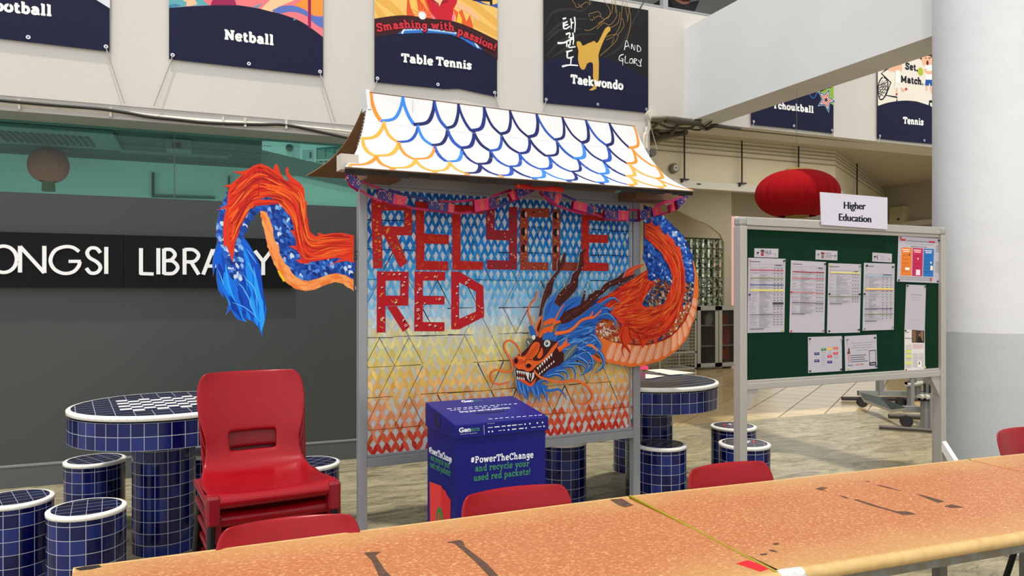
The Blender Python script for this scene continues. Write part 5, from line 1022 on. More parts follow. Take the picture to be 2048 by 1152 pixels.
plain_px(q, 'Powered by YTL PowerSeraya', K8('386,381')[0], K8('530,368')[0], 1.6, WT, .0)
q.pxs(K8('588,298 591,380'), .6, WT, straight=True); plain_px(q, 'Partnering with', K8('618,292')[0], K8('678,286')[0], 1.6, WT)
for row_, y0_ in ((0, 322), (1, 356)):
    x = 622
    while x < 1105:
        w_ = rq.uniform(16, 44); y = y0_-(x-622)*.098; hh = rq.uniform(4, 10)
        if rq.random() < .3: q.ell(q.uvs(K8('%f,%f' % (x+8, y)))[0], .004, .004, WT, 10)
        else: q.px(K8('%f,%f %f,%f %f,%f %f,%f' % (x, y-hh/2, x+w_, y-hh/2-w_*.098, x+w_, y+hh/2-w_*.098, x, y+hh/2)), WT)
        x += w_+rq.uniform(10, 26)
q.build('lid_print', ld)
PLL = Plane(z_(bl_, 0), PF.n); q = Paint(PLL, .0008); q.px(K8('172,215 185,195 213,190 215,318 198,328 166,290'), M_bdk); q.px(K8('190,210 212,200 212,310 192,300'), M_box); q.build('hand_hole', ld)
# ================================================================ MOSAIC CHESS TABLES AND STOOLS
M_blue = tiles('cobalt_mosaic', (5, 8, 62), (29, 43, 108), (170, 174, 180), .12, .022, .35)
M_blued = tiles('navy_mosaic_top', (12, 15, 46), (24, 30, 70), (150, 154, 162), .2, .02, .35)
M_trim = mat('white_edge_tile', (232, 230, 222), .35); M_chk = tiles('white_chess_tile', (228, 228, 222), (236, 236, 230), (150, 150, 150), .3, .03)
M_nvt = mat('navy_chess_tile', (20, 26, 76), .2); M_grt = mat('grout_line', (188, 190, 194), .8)
def rim(b, r, z, h, n=48):
    b.lathe([(r-.002, z-h), (r+.004, z-h*.9), (r+.005, z-h*.22), (r, z-.002), (r-.006, z), (r-.018, z)], (0, 0, 0), M_trim, n)
    for k in range(int(r*150)):
        a = 6.2832*k/int(r*150); c, s = math.cos(a), math.sin(a)
        b.add([((r+.0055)*c-.0006*s, (r+.0055)*s+.0006*c, z-h), ((r+.0055)*c+.0006*s, (r+.0055)*s-.0006*c, z-h), ((r+.0055)*c+.0006*s, (r+.0055)*s-.0006*c, z-h*.3), ((r+.0055)*c-.0006*s, (r+.0055)*s+.0006*c, z-h*.3)], [(0, 1, 2, 3)], M_grt)
def stool(label, loc, rz, H=.43, R=.165, promo=False):
    r = local_thing('mosaic_stool', label, 'stool', loc, 'mosaic stools', rz)
    b = MB(); nt_, n = 16, 64
    b.lathe([(R, 0), (R, H-.02)], (0, 0, 0), M_blue, n, lambda i, k: (k*nt_/n, i*(H-.02)/.064)); b.build('pedestal', r)
    b = MB(); b.disc((0, 0, H-.002), R-.012, M_blued, (0, 0, 1), 48, 0, 16); b.build('seat_top', r)
    if promo:
        b = MB(); 
        for (x, y, wx, wy, c) in ((.02, -.02, .03, .02, (224, 226, 232)), (.06, -.03, .03, .02, (210, 214, 224)), (.05, -.065, .04, .02, (200, 60, 64)), (-.03, .06, .035, .02, (206, 50, 60)), (.02, .05, .02, .03, (226, 226, 230)), (-.07, .02, .02, .02, (190, 60, 80))): b.box((x-wx/2, y-wy/2, H-.0015), (x+wx/2, y+wy/2, H-.0008), flat(c))
        b.build('painted_tile', r)
    b = MB(); rim(b, R, H, .024); b.build('edge_trim', r)
    return r
def chess(label, loc, rz, R=.475, H=.82, pr=.165, squares=True):
    r = local_thing('chess_table', label, 'table', loc, 'mosaic chess tables', rz)
    b = MB(); b.lathe([(pr, 0), (pr, H-.17)], (0, 0, 0), M_blue, 64, lambda i, k: (k*16/64, i*(H-.17)/.064)); b.build('pedestal', r)
    b = MB(); b.lathe([(.05, H-.175), (R, H-.175)], (0, 0, 0), mat('table_underside', (60, 62, 80), .8), 96); b.lathe([(R, H-.175), (R, H-.035)], (0, 0, 0), M_blue, 96, lambda i, k: (k*47/96, i*2.0)); b.build('apron', r)
    b = MB(); b.disc((0, 0, H-.002), R-.014, M_blued, (0, 0, 1), 96, 0, 11.5); b.build('table_top', r)
    b = MB(); s = .058
    for i in range(8 if squares else 0):
        for j in range(8): b.box((-4*s+i*s+.001, -4*s+j*s+.001, H-.0018), (-4*s+(i+1)*s-.001, -4*s+(j+1)*s-.001, H-.0006), mat('white_chess_square', (234, 234, 228), .3) if (i+j) % 2 else M_nvt)
    if squares: b.build('chess_board', r)
    b = MB(); rim(b, R, H, .028, 96); b.build('edge_trim', r)
    return r
def cyl_at(px, d): p = at_d(px, HY, d); return Vector((p.x, p.y, 0))
t1 = chess('blue mosaic chess table with checkerboard beside the charcoal wall', cyl_at(329, 4.18), .15)
t2 = chess('blue mosaic chess table behind the dragon board with paper on top', cyl_at(1298, 5.27), .3, squares=False)
q = MB(); zt = .822
for s in ('1291,740 1322,738 1392,746 1340,750', '1291,748 1330,752 1300,757 1291,757'): q.prism([on_z(x, y, zt) for x, y in P(s)], (0, 0, .0008), flat((224, 222, 206)))
tagm(q.build('paper_sheet', org=on_z(1330, 746, zt)), 'cream paper sheets lying on the mosaic chess table behind the dragon', 'paper')
q = MB(); p = on_z(1284, 736, zt+.02); q.prism([p+Vector(v_) for v_ in ((-.05, 0, -.015), (.06, 0, -.015), (.07, .02, .01), (.02, .03, .025), (-.04, .02, .02))], (0, .05, 0), flat((206, 60, 96))); tagm(q.build('pink_pouch', bev=.005, org=p), 'small pink pouch on the chess table behind the dragon', 'pouch')
ST = [('mosaic stool cut off by the picture edge near the grey wall', 30, 3.66, .3, False), ('front mosaic stool beside the chess table pedestal by the wall', 174, 3.5, .1, False), ('mosaic stool under the edge of the chess table by the wall', 190, 4.5, .5, False), ('mosaic stool mostly hidden behind the stacked red chairs', 412, 4.72, .2, False), ('mosaic stool just right of the stacked red chairs', 622, 4.42, .8, False),
      ('mosaic stool between the blue box and dragon board post', 1124, 5.08, .3, False), ('mosaic stool with chipped rim behind the dragon board post', 1322, 4.95, .6, False), ('dark mosaic stool seen past the dragon board post under the table', 1268, 6.0, .2, False), ('rear mosaic stool behind the green notice board post', 1467, 5.62, .2, True), ('front mosaic stool with coloured tiles beside the notice board post', 1489, 4.98, .9, True)]
for lab, px_, d, rz, pr_ in ST: stool(lab, cyl_at(px_, d), rz, promo=pr_)
# ================================================================ RED CHAIRS
M_red = mat('red_chair_plastic', (146, 8, 20), .26, noise=(6, (138, 7, 18), .5, (1, 1, 1)), bump=(240, .03), spec=.28); M_redk = mat('red_bracket_plastic', (128, 12, 28), .33); M_leg = mat('black_steel_tube', (20, 24, 24), .35, metal=.3)
PR = [(.215, .400), (.232, .418), (.228, .438), (.205, .447), (.14, .440), (.06, .430), (-.02, .424), (-.09, .428), (-.14, .446), (-.172, .478), (-.19, .52), (-.200, .56), (-.207, .595), (-.213, .63), (-.225, .69), (-.238, .74), (-.252, .79), (-.262, .825), (-.268, .845), (-.276, .853), (-.284, .845)]
HWD = [1.04*x for x in [.198, .203, .205, .206, .205, .203, .200, .192, .182, .172, .165, .164, .170, .179, .190, .192, .189, .180, .166, .148, .140]]
def make_chair(label):
    r = local_thing('plastic_chair', label, 'chair', (0, 0, 0), 'red plastic chairs')
    b = MB(); N = 24; rows = len(PR)
    def pt(i, j):
        f = -1+2*j/N; y, z = PR[i]; cv = max(0, min(1, (i-7)/5)); z = z if z < .45 else .45+(z-.45)*.88
        return (f*HWD[i], -(y+cv*.035*f*f), z+(1-cv)*(.012*f*f if 2 < i < 9 else 0))
    fs = []
    for i in range(rows-1):
        for j in range(N):
            if i in (10, 11) and 6 <= j < 18: continue          # the hand slot
            fs.append((i*(N+1)+j, i*(N+1)+j+1, (i+1)*(N+1)+j+1, (i+1)*(N+1)+j))
    b.add([pt(i, j) for i in range(rows) for j in range(N+1)], fs, M_red, True)
    o = b.build('shell', r); s = o.modifiers.new('thickness', 'SOLIDIFY'); s.thickness = .007; s.offset = -1; s.use_rim = True
    bv = o.modifiers.new('round', 'SUBSURF'); bv.levels = 1; bv.render_levels = 1
    for sx in (-1, 1):
        x0 = sx*.198
        e = MB(); e.box((x0-.022, -.232, .352), (x0+.022, -.172, .450), M_redk); e.build('leg_socket', r, bev=.009)
        e = MB(); e.box((x0-.012 if sx > 0 else x0-.02, -.18, .405), (x0+.02 if sx > 0 else x0+.012, .14, .432), M_redk); e.build('side_rail', r, bev=.008)
    for sx in (-1, 1):
        b = MB(); b.tube([(sx*.200, -.205, .40), (sx*.213, -.225, .0)], .0125, M_leg, 10); b.build('leg', r)
        b = MB(); b.tube([(sx*.190, .13, .42), (sx*.200, .17, .25), (sx*.212, .235, .0)], .0125, M_leg, 10); b.build('leg', r)
    b = MB(); b.tube([(-.19, .13, .412), (.19, .13, .412)], .011, M_leg, 8); b.build('cross_bar', r)
    b = MB(); b.tube([(-.19, -.06, .405), (.19, -.06, .405)], .011, M_leg, 8); b.build('cross_bar', r)
    return r
def ground(px, d): p = at_d(px, HY, d); return Vector((p.x, p.y, 0))
def face(loc, extra=0): return math.atan2(-loc.x, loc.y)*-1+extra
c0 = make_chair('topmost red chair of the stack beside the chess table'); sp_ = ground(526, 2.68); srz = .12
STK, DZ = 5, .067
c0.location = sp_+Vector((0, 0, STK*DZ)); c0.rotation_euler = (0, 0, srz)
labs = ['second red chair from the top of the stack', 'third red chair from the top of the stack', 'fourth red chair from the top of the stack', 'fifth red chair from the top of the stack', 'lowest red chair of the stack standing on the concrete floor']
bk_ = Vector((-math.sin(srz), math.cos(srz), 0))
for k in range(STK): dup(c0, sp_+bk_*(.030*(k+1))+RT*.009*(k+1)+Vector((0, 0, DZ*(STK-1-k))), srz, labs[k], 'stacked red chairs')
c0['group'] = 'stacked red chairs'
for px_, d, rz, lab in ((600, 1.87, .0, 'red chair tucked at the long table before the chair stack'), (1097, 2.2, .02, 'red chair at the long table before the blue donation box'), (1550, 2.54, .02, 'red chair at the long table between the two boards'), (2150, 3.25, .2, 'red chair at the far end of the long tables by the column')):
    dup(c0, ground(px_, d), rz, lab, 'red chairs at the long tables')
# ================================================================ LONG TABLES
def laminate():
    m = mat('peach_laminate', (214, 138, 88), .42, spec=.22); nt = m.node_tree; b = nt.nodes['Principled BSDF']
    t = nt.nodes.new('ShaderNodeTexCoord')
    mp = nt.nodes.new('ShaderNodeMapping'); mp.inputs['Scale'].default_value = (1, 1.7, 1); mp.inputs['Rotation'].default_value = (0, 0, .5)
    n = nt.nodes.new('ShaderNodeTexNoise'); n.inputs['Scale'].default_value = 95; n.inputs['Detail'].default_value = 3; n.inputs['Distortion'].default_value = .8
    r = nt.nodes.new('ShaderNodeValToRGB'); el = r.color_ramp.elements; el[0].position = .46; el[0].color = rgb((172, 106, 68)); el[1].position = .66; el[1].color = rgb((202, 156, 106)); x = el.new(.56); x.color = rgb((180, 118, 76))
    n2 = nt.nodes.new('ShaderNodeTexNoise'); n2.inputs['Scale'].default_value = 2.6; n2.inputs['Detail'].default_value = 4
    sx = nt.nodes.new('ShaderNodeSeparateXYZ')
    def mth(op, a, v): 
        q = nt.nodes.new('ShaderNodeMath'); q.operation = op; nt.links.new(a, q.inputs[0])
        if isinstance(v, (int, float)): q.inputs[1].default_value = v
        else: nt.links.new(v, q.inputs[1])
        return q.outputs[0]
    # worn golden band towards the long edges of the top
    ay = mth('ABSOLUTE', sx.outputs['Y'], 0); wv = mth('MULTIPLY', n2.outputs['Fac'], .22); e_ = mth('ADD', ay, wv)
    rr = nt.nodes.new('ShaderNodeValToRGB'); rr.color_ramp.elements[0].position = .30; rr.color_ramp.elements[0].color = (0, 0, 0, 1); rr.color_ramp.elements[1].position = .50; rr.color_ramp.elements[1].color = (1, 1, 1, 1)
    nt.links.new(e_, rr.inputs[0]); mx = nt.nodes.new('ShaderNodeMix'); mx.data_type = 'RGBA'; mx.inputs['B'].default_value = rgb((190, 156, 100))
    f = mth('MULTIPLY', rr.outputs[0], .62); nt.links.new(f, mx.inputs['Factor']); nt.links.new(r.outputs[0], mx.inputs['A'])
    nt.links.new(t.outputs['Object'], mp.inputs[0]); nt.links.new(mp.outputs[0], n.inputs['Vector']); nt.links.new(t.outputs['Object'], n2.inputs['Vector']); nt.links.new(t.outputs['Object'], sx.inputs[0]); nt.links.new(n.outputs['Fac'], r.inputs[0]); nt.links.new(mx.outputs['Result'], b.inputs['Base Color'])
    return m
M_lam = laminate(); M_edge = mat('worn_table_edge', (186, 152, 96), .5, noise=(30, (200, 168, 112), .4, (1, 1, 1))); M_tf = mat('grey_table_frame', (120, 124, 120), .5, noise=(24, (112, 104, 84), .25, (1, 1, 1))); M_yel = mat('yellow_edge_strip', (150, 134, 26), .45); M_res = mat('black_tape_residue', (62, 46, 36), .8, noise=(60, (96, 66, 46), .5, (1, 1, 1)))
TZ = .75
def long_table(label, far_left, far_right, width=.735, strip=False):
    a, b_ = on_z(*far_left, TZ), on_z(*far_right, TZ); L = (b_-a).length; rz = math.atan2(b_.y-a.y, b_.x-a.x); d = (b_-a)/L; nrm = Vector((d.y, -d.x, 0)); c = (a+b_)/2+nrm*width/2
    r = local_thing('folding_table', label, 'table', (c.x, c.y, 0), 'long tables in the front row', rz); h, wd = L/2-.002, width/2
    b = MB(); b.box((-h, -wd, TZ-.034), (h, wd, TZ), M_lam); o = b.build('table_top', r, bev=.012)
    b = MB(); b.tube([(-h, -wd+.004, TZ-.018), (h, -wd+.004, TZ-.018)], .0185, M_edge, 12); b.tube([(-h, wd-.004, TZ-.018), (h, wd-.004, TZ-.018)], .0185, M_edge, 12); b.build('rounded_edge', r)
    b = MB(); f = .035
    for y in (-wd+.05, wd-.09): b.box((-h+.06, y, TZ-.085), (h-.06, y+.04, TZ-.036), M_tf)
    for x in (-h+.06, h-.10): b.box((x, -wd+.05, TZ-.085), (x+.04, wd-.05, TZ-.036), M_tf)
    b.build('frame', r, bev=.003)
    for x in (-h+.22, h-.26):
        for y in (-wd+.05, wd-.09): b = MB(); b.box((x, y, 0), (x+.04, y+.04, TZ-.085), M_tf); b.build('leg', r, bev=.003)
        b = MB(); b.box((x+.005, -wd+.09, .12), (x+.035, wd-.09, .15), M_tf); b.build('stretcher', r)
    if strip: b = MB(); b.box((-h-.001, -wd, TZ-.03), (-h+.008, wd, TZ+.0012), M_yel); b.build('edge_strip', r, label='thin yellow edge strip')
    r['_w'] = (rz, c.x, c.y)
    return r
def on_table(r, nm, px_list, m, th=.0006, z=TZ+.0003, lab=None, n=0):
    rz, cx, cy = r['_w']; b = MB(); pts = []
    for x, y in px_list: p = on_z(x, y, z)-Vector((cx, cy, 0)); pts.append(Vector((p.x*math.cos(rz)+p.y*math.sin(rz), -p.x*math.sin(rz)+p.y*math.cos(rz), z)))
    if n: pts = [Vector(p) for p in cr([tuple(p) for p in pts], n, True)]
    b.prism(pts, (0, 0, th), m); o = b.build(nm, r)
    if lab: o['label'] = lab
ta = long_table('nearest long peach table with black tape marks and a red sticker', (145, 1135), (1255, 992))
tb = long_table('middle long peach table with yellow strip and white tape on its corner', (1257, 991.6), (1935, 918), strip=True)
tcx = long_table('far long peach table reaching past the column', (1937, 917.6), (2460, 866))
K = lambda s: P(s, 680, 752, 2.88)
for s in ('138,1018 235,1012 215,1025 205,1035 260,1120 300,1160 320,1200 240,1200 215,1130 180,1060', '615,958 690,945 710,955 720,985 780,1030 850,1085 920,1160 880,1175 780,1070 690,990 660,965'): on_table(ta, 'tape_mark', K(s), M_res)
on_table(ta, 'tape_mark', K('1555,712 1625,707 1690,745 1640,757 1600,742'), M_res)
on_table(ta, 'tape_mark', P('150,1137 170,1133 198,1130 203,1134 180,1139 160,1141'), mat('black_corner_patch', (26, 24, 22), .5))
K = lambda s: P(s, 1348, 752, 2.88)
on_table(ta, 'red_sticker', K('358,1080 425,1062 560,1107 498,1127'), mat('red_sticker', (212, 20, 36), .45), lab='rectangular red sticker')
for s in ('815,650 850,640 885,645 850,653 880,662 850,658', '950,688 985,695 1008,706 985,702', '1035,712 1060,712 1170,748 1280,780 1340,780 1395,796 1320,800 1240,775 1130,745', '1165,628 1190,630 1250,645 1310,664 1260,652', '1400,682 1440,688 1555,722 1520,730', '1560,750 1600,740 1670,756 1600,760', '570,965 605,962 600,972 575,972', '495,1025 540,1022 530,1032 500,1032', '545,1000 575,1003 600,1015 560,1010', '1100,607 1130,605 1120,610'): on_table(tb, 'tape_mark', K(s), M_res)
L_ = (on_z(1935, 918, TZ)-on_z(1257, 991.6, TZ)).length/2; b = MB(); b.tube([(-L_+.012, -.3645, TZ-.019), (-L_+.03, -.3645, TZ-.018), (-L_+.06, -.364, TZ-.018), (-L_+.085, -.3635, TZ-.0185)], [.0205, .0212, .0206, .0200], mat('white_tape', (206, 202, 198), .6, bump=(60, .6)), 14)
tw = b.build('corner_tape', tb); tw['label'] = 'white tape wrapped over the table corner'
# ================================================================ GREEN NOTICE BOARD
PH = Plane((2.511, 3.016, 0), (.999, .0333, 0)); M_hal = mat('satin_aluminium', (170, 166, 158), .42, metal=.15); M_hfelt = mat('dark_green_felt', (12, 46, 30), .95, bump=(900, .2), spec=.1); M_crn = mat('grey_corner_cap', (150, 150, 142), .5)
hw = PH.uv(1893, 460)[0]; zt_, zb_ = PH.uv(1484, 433)[1], PH.uv(1489, 781)[1]
nb = thing('notice_board', 'green felt notice board on grey aluminium legs beside the column', 'notice board', PH.w(hw/2, 0))
for a, b_ in ((0, .044), (hw-.044, hw)):
    q = MB(); q.obox(PH, a, b_, 0, zt_-.045, -.055, 0, M_hal); q.build('leg', nb, bev=.004)
    q = MB(); q.obox(PH, a-.001, b_+.001, zt_-.047, zt_, -.056, .001, M_crn); q.build('corner_cap', nb, bev=.012)
q = MB(); q.obox(PH, .044, hw-.044, zt_-.042, zt_, -.05, -.004, M_hal); q.obox(PH, .044, hw-.044, zt_-.062, zt_-.042, -.04, -.012, M_hal); q.build('top_rail', nb, bev=.003)
zg = PH.uv(1489, 762)[1]
q = MB(); q.obox(PH, .044, hw-.044, zb_, zg-.014, -.05, -.004, M_hal); q.obox(PH, .044, hw-.044, zg-.014, zg, -.04, -.012, M_hal); q.build('bottom_rail', nb, bev=.003)
q = MB(); q.obox(PH, .04, hw-.04, zb_+.02, zt_-.04, -.04, -.020, M_hfelt); q.build('felt_panel', nb)
for s in (1, -1):
    u = .044 if s > 0 else hw-.044
    q = MB(); q.prism([PH.w(u, zb_, -.04), PH.w(u+s*.075, zb_, -.04), PH.w(u+s*.075, zb_-.012, -.04), PH.w(u, zb_-.12, -.04)], PH.n*.03, M_hal); q.build('gusset', nb)
for u in (.022, hw-.022):
    q = MB(); zc = .50 if u > 1 else .5
    a, b2 = PH.w(u, .52, -.02), PH.w(u, .03, .36); a2 = PH.w(u, .52, -.06)
    q.prism([PH.w(u-.018, .56, 0), PH.w(u-.018, .50, 0), PH.w(u-.018, .02, .36), PH.w(u-.018, .02, .42)], PH.u*.036, mat('white_brace', (226, 226, 222), .5)); q.build('brace', nb, bev=.003)
    q = MB(); q.obox(PH, u-.02, u+.02, 0, .03, -.3, .45, M_hal); q.build('foot', nb, bev=.004)
# sign on top
q = Paint(PH, .006); q.px(P('1640.5,384 1775,395 1775,459 1643,449.5'), mat('white_sign_card', (204, 202, 214), .5), th=.004)
for dx in (0, .5, 1.0, 1.5): plain_px(q, 'Higher', (1687.3+dx, 417.5), (1730.3+dx, 419), 15, INK_K, .006); plain_px(q, 'Education', (1677.3+dx, 441), (1741.3+dx, 445), 15, INK_K, .006)
tagm(q.build('sign_card', org=PH.w(.7, 1.75)), 'white card lettered Higher Education standing on the green board', 'sign')
# papers: each sheet carries its own print and pins
W_ = flat((180, 176, 183)); GRY = flat((150, 150, 156)); DK = flat((74, 74, 84))
def paper(label, corners, cat='paper', grp='papers on the green board', pins=(), name='notice_sheet', tone=W_):
    r = thing(name, label, cat, PH.w(*q0.uvs([corners[3]])[0]), grp); q = Paint(PH, -.0175); cs = q.uvs(corners); q.step = 2e-5
    q.poly(cs, tone, th=.0008)
    def B(x, y):                                       # 0..1 across and down the sheet
        tl, tr, br, bl = cs; return (tl[0]*(1-x)*(1-y)+tr[0]*x*(1-y)+br[0]*x*y+bl[0]*(1-x)*y, tl[1]*(1-x)*(1-y)+tr[1]*x*(1-y)+br[1]*x*y+bl[1]*(1-x)*y)
    def R(x0, y0, x1, y1, m): q.poly([B(x0, y0), B(x1, y0), B(x1, y1), B(x0, y1)], m)
    def T(s, x0, x1, y, h, m, bold=0): a, b_ = B(x0, y), B(x1, y); plain(q, s, a, b_[0]-a[0], h*(cs[0][1]-cs[3][1]), m, bold, (b_[1]-a[1])/(b_[0]-a[0]))
    def fin():
        q.build('print', r)
        for x, y, c in pins:
            p = B(x, y); e = MB(); e.disc(PH.w(p[0], p[1], -.011), .0052, flat(c, .3), PH.n, 12); e.tube([PH.w(p[0], p[1], -.017), PH.w(p[0], p[1], -.011)], .0035, flat(c, .3), 8); e.build('push_pin', r)
    return R, T, B, q, fin
q0 = Paint(PH, -.0175); KN, BL, RD, YL, GR_ = (24, 24, 40), (30, 36, 110), (206, 40, 60), (206, 214, 80), (150, 150, 150)
def logo(label, corners, words, crest, pins):
    R, T, B, q, fin = paper(label, corners, 'label', 'logo strips on the green board', pins, 'logo_strip')
    return R, T, B, q, fin
R, T, B, q, fin = logo('white logo strip with small shield crest and three large letters, first of the three strips', P('1509,496.5 1557,497.5 1556.5,515.5 1508.5,514.5'), 0, 0, [(.12, .5, KN), (.86, .5, (200, 206, 200))])
R(.26, .14, .40, .42, flat((70, 60, 80))); R(.42-.15, .44, .39, .85, flat((150, 60, 60))); T('NUS', .43, .70, .62, .42, flat((60, 56, 70)), .01); R(.44, .70, .68, .75, GRY); R(.44, .80, .56, .85, GRY); fin()
R, T, B, q, fin = logo('white university strip with red crest, middle of the three strips', P('1631.5,500 1675,502 1674.5,521 1631,519'), 0, 0, [(.1, .45, (120, 130, 140)), (.88, .5, (120, 130, 140))])
R(.24, .2, .40, .45, flat((140, 50, 50))); R(.26, .5, .38, .85, flat((120, 100, 90))); [T(s, .44, .44+w_, y, .14, DK, .01) for s, w_, y in (('NANYANG', .26, .36), ('TECHNOLOGICAL', .40, .56), ('UNIVERSITY', .30, .74))]; R(.44, .84, .72, .88, flat((190, 120, 120))); fin()
R, T, B, q, fin = logo('white logo strip with black swoosh, third of the three strips', P('1745,505 1784,507.5 1783.5,525 1744.5,523'), 0, 0, [(.1, .45, KN), (.86, .5, (206, 206, 190))])
q.stroke([B(.26, .2), B(.24, .5), B(.30, .85)], [.002, .007, .001], flat((40, 40, 50))); T('SMU', .40, .62, .58, .34, GRY); R(.40, .68, .76, .73, GRY); R(.40, .80, .56, .84, GRY); fin()
def table_sheet(label, corners, cols, y0, y1, bands, seed, pins, dark=None):
    R, T, B, q, fin = paper(label, corners, 'paper', 'timetable sheets on the green board', pins); rs = random.Random(seed)
    R(.05, .045, .32, .055, DK); x0, x1, xm, xn = .05, .95, cols[0], cols[1]
    y = y0; yb = sorted(bands)
    while y < y1:
        hgt = rs.uniform(.022, .06); R(x0, y, x1, y+.0016, GRY)
        R(x0+.01, y+hgt*.4, x0+rs.uniform(.08, xm-x0-.02), y+hgt*.4+.007, GRY)
        k = y+.006
        while k < y+hgt-.008: R(xm+.012, k, rs.uniform(xm+.1, xn-.02), k+.0052, GRY); k += .0105
        for c in range(3): cx = xn+(x1-xn)*(c+.5)/3; R(cx-.018, y+hgt*.4, cx+.018, y+hgt*.4+.009, DK)
        y += hgt
    for x in (x0, xm, xn, xn+(x1-xn)/3, xn+(x1-xn)*2/3, x1): R(x-.0015, y0-.04, x+.0015, y1, GRY)
    R(x0, y0-.04, x1, y0-.037, GRY); R(xn+.05, y0-.034, x1-.05, y0-.022, DK)
    for yy, c, hh in bands: R(x0, yy, x1, yy+hh, flat(c))
    if dark: R(xn, dark, x1, dark+.028, flat((64, 60, 66)))
    R(x0, y1+.015, .6, y1+.02, GRY); R(x0, y1+.035, .42, y1+.044, DK); fin()
table_sheet('printed table sheet with yellow band under the first logo strip', P('1496.5,515.5 1571,517.5 1568.5,664 1495,666'), (.30, .66), .12, .91, [(.155, (190, 60, 96), .012), (.262, (110, 130, 60), .012), (.352, (70, 84, 140), .012), (.42, (214, 206, 110), .022), (.755, (84, 76, 96), .008)], 1, [(.95, .03, KN), (.03, .49, BL), (.95, .97, YL), (.04, .03, (220, 180, 180))], .595)
table_sheet('printed table sheet with dark red bands, second in the row', P('1582,520.5 1652,524 1648.5,665.5 1578.5,665'), (.28, .72), .12, .70, [(.15, (150, 24, 44), .012), (.24, (196, 84, 100), .010), (.435, (206, 110, 100), .009), (.58, (90, 60, 90), .009)], 2, [(.96, .03, KN), (.02, .44, RD), (.04, .98, (220, 70, 90)), (.95, .97, GR_)])
table_sheet('printed table sheet half empty below, third in the row', P('1657,526 1722.5,528.5 1719.5,665 1654,666.5'), (.24, .72), .14, .54, [(.12, (222, 214, 120), .02), (.472, (110, 130, 70), .010)], 3, [(.95, .03, (120, 130, 120)), (.03, .44, KN), (.95, .44, KN), (.05, .97, KN), (.95, .96, KN), (.05, .03, YL)])
table_sheet('printed table sheet with yellow and peach bands under the third logo strip', P('1728,525.5 1789.5,527.5 1787.5,659.5 1725,661.5'), (.17, .56), .20, .82, [(.185, (150, 180, 200), .014), (.37, (222, 208, 120), .02), (.39, (214, 140, 100), .012), (.675, (80, 66, 96), .010), (.755, (96, 110, 60), .010)], 4, [(.08, .04, KN), (.92, .05, KN), (.02, .46, KN), (.05, .97, GR_), (.95, .96, GR_)])
R, T, B, q, fin = paper('poster with orange, crimson and blue panels near the column', P('1797,472 1880,477 1877.5,566.5 1794,563'), 'poster', 'papers on the green board', [(.04, .03, RD), (.96, .05, KN), (.03, .97, KN), (.96, .96, KN)], 'poster')
R(.04, .055, .17, .10, flat((180, 60, 60))); R(.72, .07, .88, .11, flat((180, 60, 70))); T('Your Next Step Forward after the A-Levels', .2, .7, .105, .035, DK, .02); R(.16, .15, .84, .165, GRY); T('Parallel Pathways You Can Consider', .3, .68, .225, .03, DK, .02)
for k, (c, d) in enumerate((((222, 122, 44), (200, 96, 30)), ((190, 36, 84), (160, 24, 66)), ((36, 110, 180), (24, 88, 150)))):
    x = .08+.265*k; R(x, .245, x+.245, .86, flat(c)); R(x+.02, .28, x+.2, .30, flat((240, 220, 210))); R(x+.04, .32, x+.19, .34, flat((240, 220, 210)))
    for j in range(5): R(x+.03, .40+.085*j, x+.2, .41+.085*j, flat(d)); R(x+.03, .425+.085*j, x+.16, .435+.085*j, flat(d))
    q.ell(B(x+(.19, .13, .18)[k], (.40, .48, .55)[k]), .006, .007, flat(((70, 70, 90), (220, 190, 180), (230, 230, 220))[k])); R(x+(.1, .09, .17)[k], (.68, .72, .62)[k], x+(.2, .19, .23)[k], (.74, .84, .72)[k], flat(((240, 230, 220), (230, 220, 230), (236, 226, 180))[k]))
for j in range(4): R(.90, .17+.04*j, .98, .178+.04*j, DK)
R(.06, .885, .84, .90, GRY); R(.06, .93, .84, .945, GRY); R(.78, .89, .82, .96, flat((200, 60, 60)))
for j in range(9): R(.90, .52+.027*j, .985, .53+.027*j, GRY)
fin()
R, T, B, q, fin = paper('white save the date style sheet above the newspaper cutting', P('1812.5,569 1852,570.5 1849.5,661.5 1809,658.5'), 'paper', 'papers on the green board', [(.04, .03, KN), (.94, .03, KN)])
T('SAVE THE QR CODE', .24, .78, .23, .02, DK, .02); R(.26, .27, .76, .28, GRY); R(.28, .32, .74, .33, GRY); R(.34, .78, .68, .785, GRY); fin()
R, T, B, q, fin = paper('newspaper cutting with a photograph and highlighted columns', P('1809,658.5 1849.5,661.5 1850,737.5 1809,741'), 'newspaper', 'papers on the green board', [(.02, .03, KN), (.05, .98, (190, 130, 50)), (.98, .96, YL)], 'newspaper_cutting', flat((214, 210, 204)))
R(.36, .0, .98, .32, flat((70, 52, 40))); R(.40, .02, .55, .30, flat((120, 92, 60))); R(.80, .02, .92, .26, flat((128, 104, 72))); q.poly([B(.62, .32), B(.64, .2), B(.72, .16), B(.84, .2), B(.86, .32)], flat((24, 22, 26))); q.ell(B(.74, .12), .0045, .0065, flat((190, 140, 110)), 10); T('All about it', .02, .44, .23, .035, DK, .03); R(.04, .06, .22, .075, DK)
for k in range(16):
    R(.05, .38+.036*k, .34, .39+.036*k, GRY)
    if k > 5: R(.40, .38+.036*k, .66, .39+.036*k, GRY); R(.70, .38+.036*k, .94, .39+.036*k, GRY)
for y in (.36, .39, .42, .45): R(.40, y, .92, y+.008, flat((206, 120, 110)))
for y in (.50, .62, .78): R(.06, y, .33, y+.08, flat((206, 212, 110)))
R(.62, .78, .82, .96, flat((228, 224, 218))); R(.69, .81, .74, .88, flat((50, 50, 60))); fin()
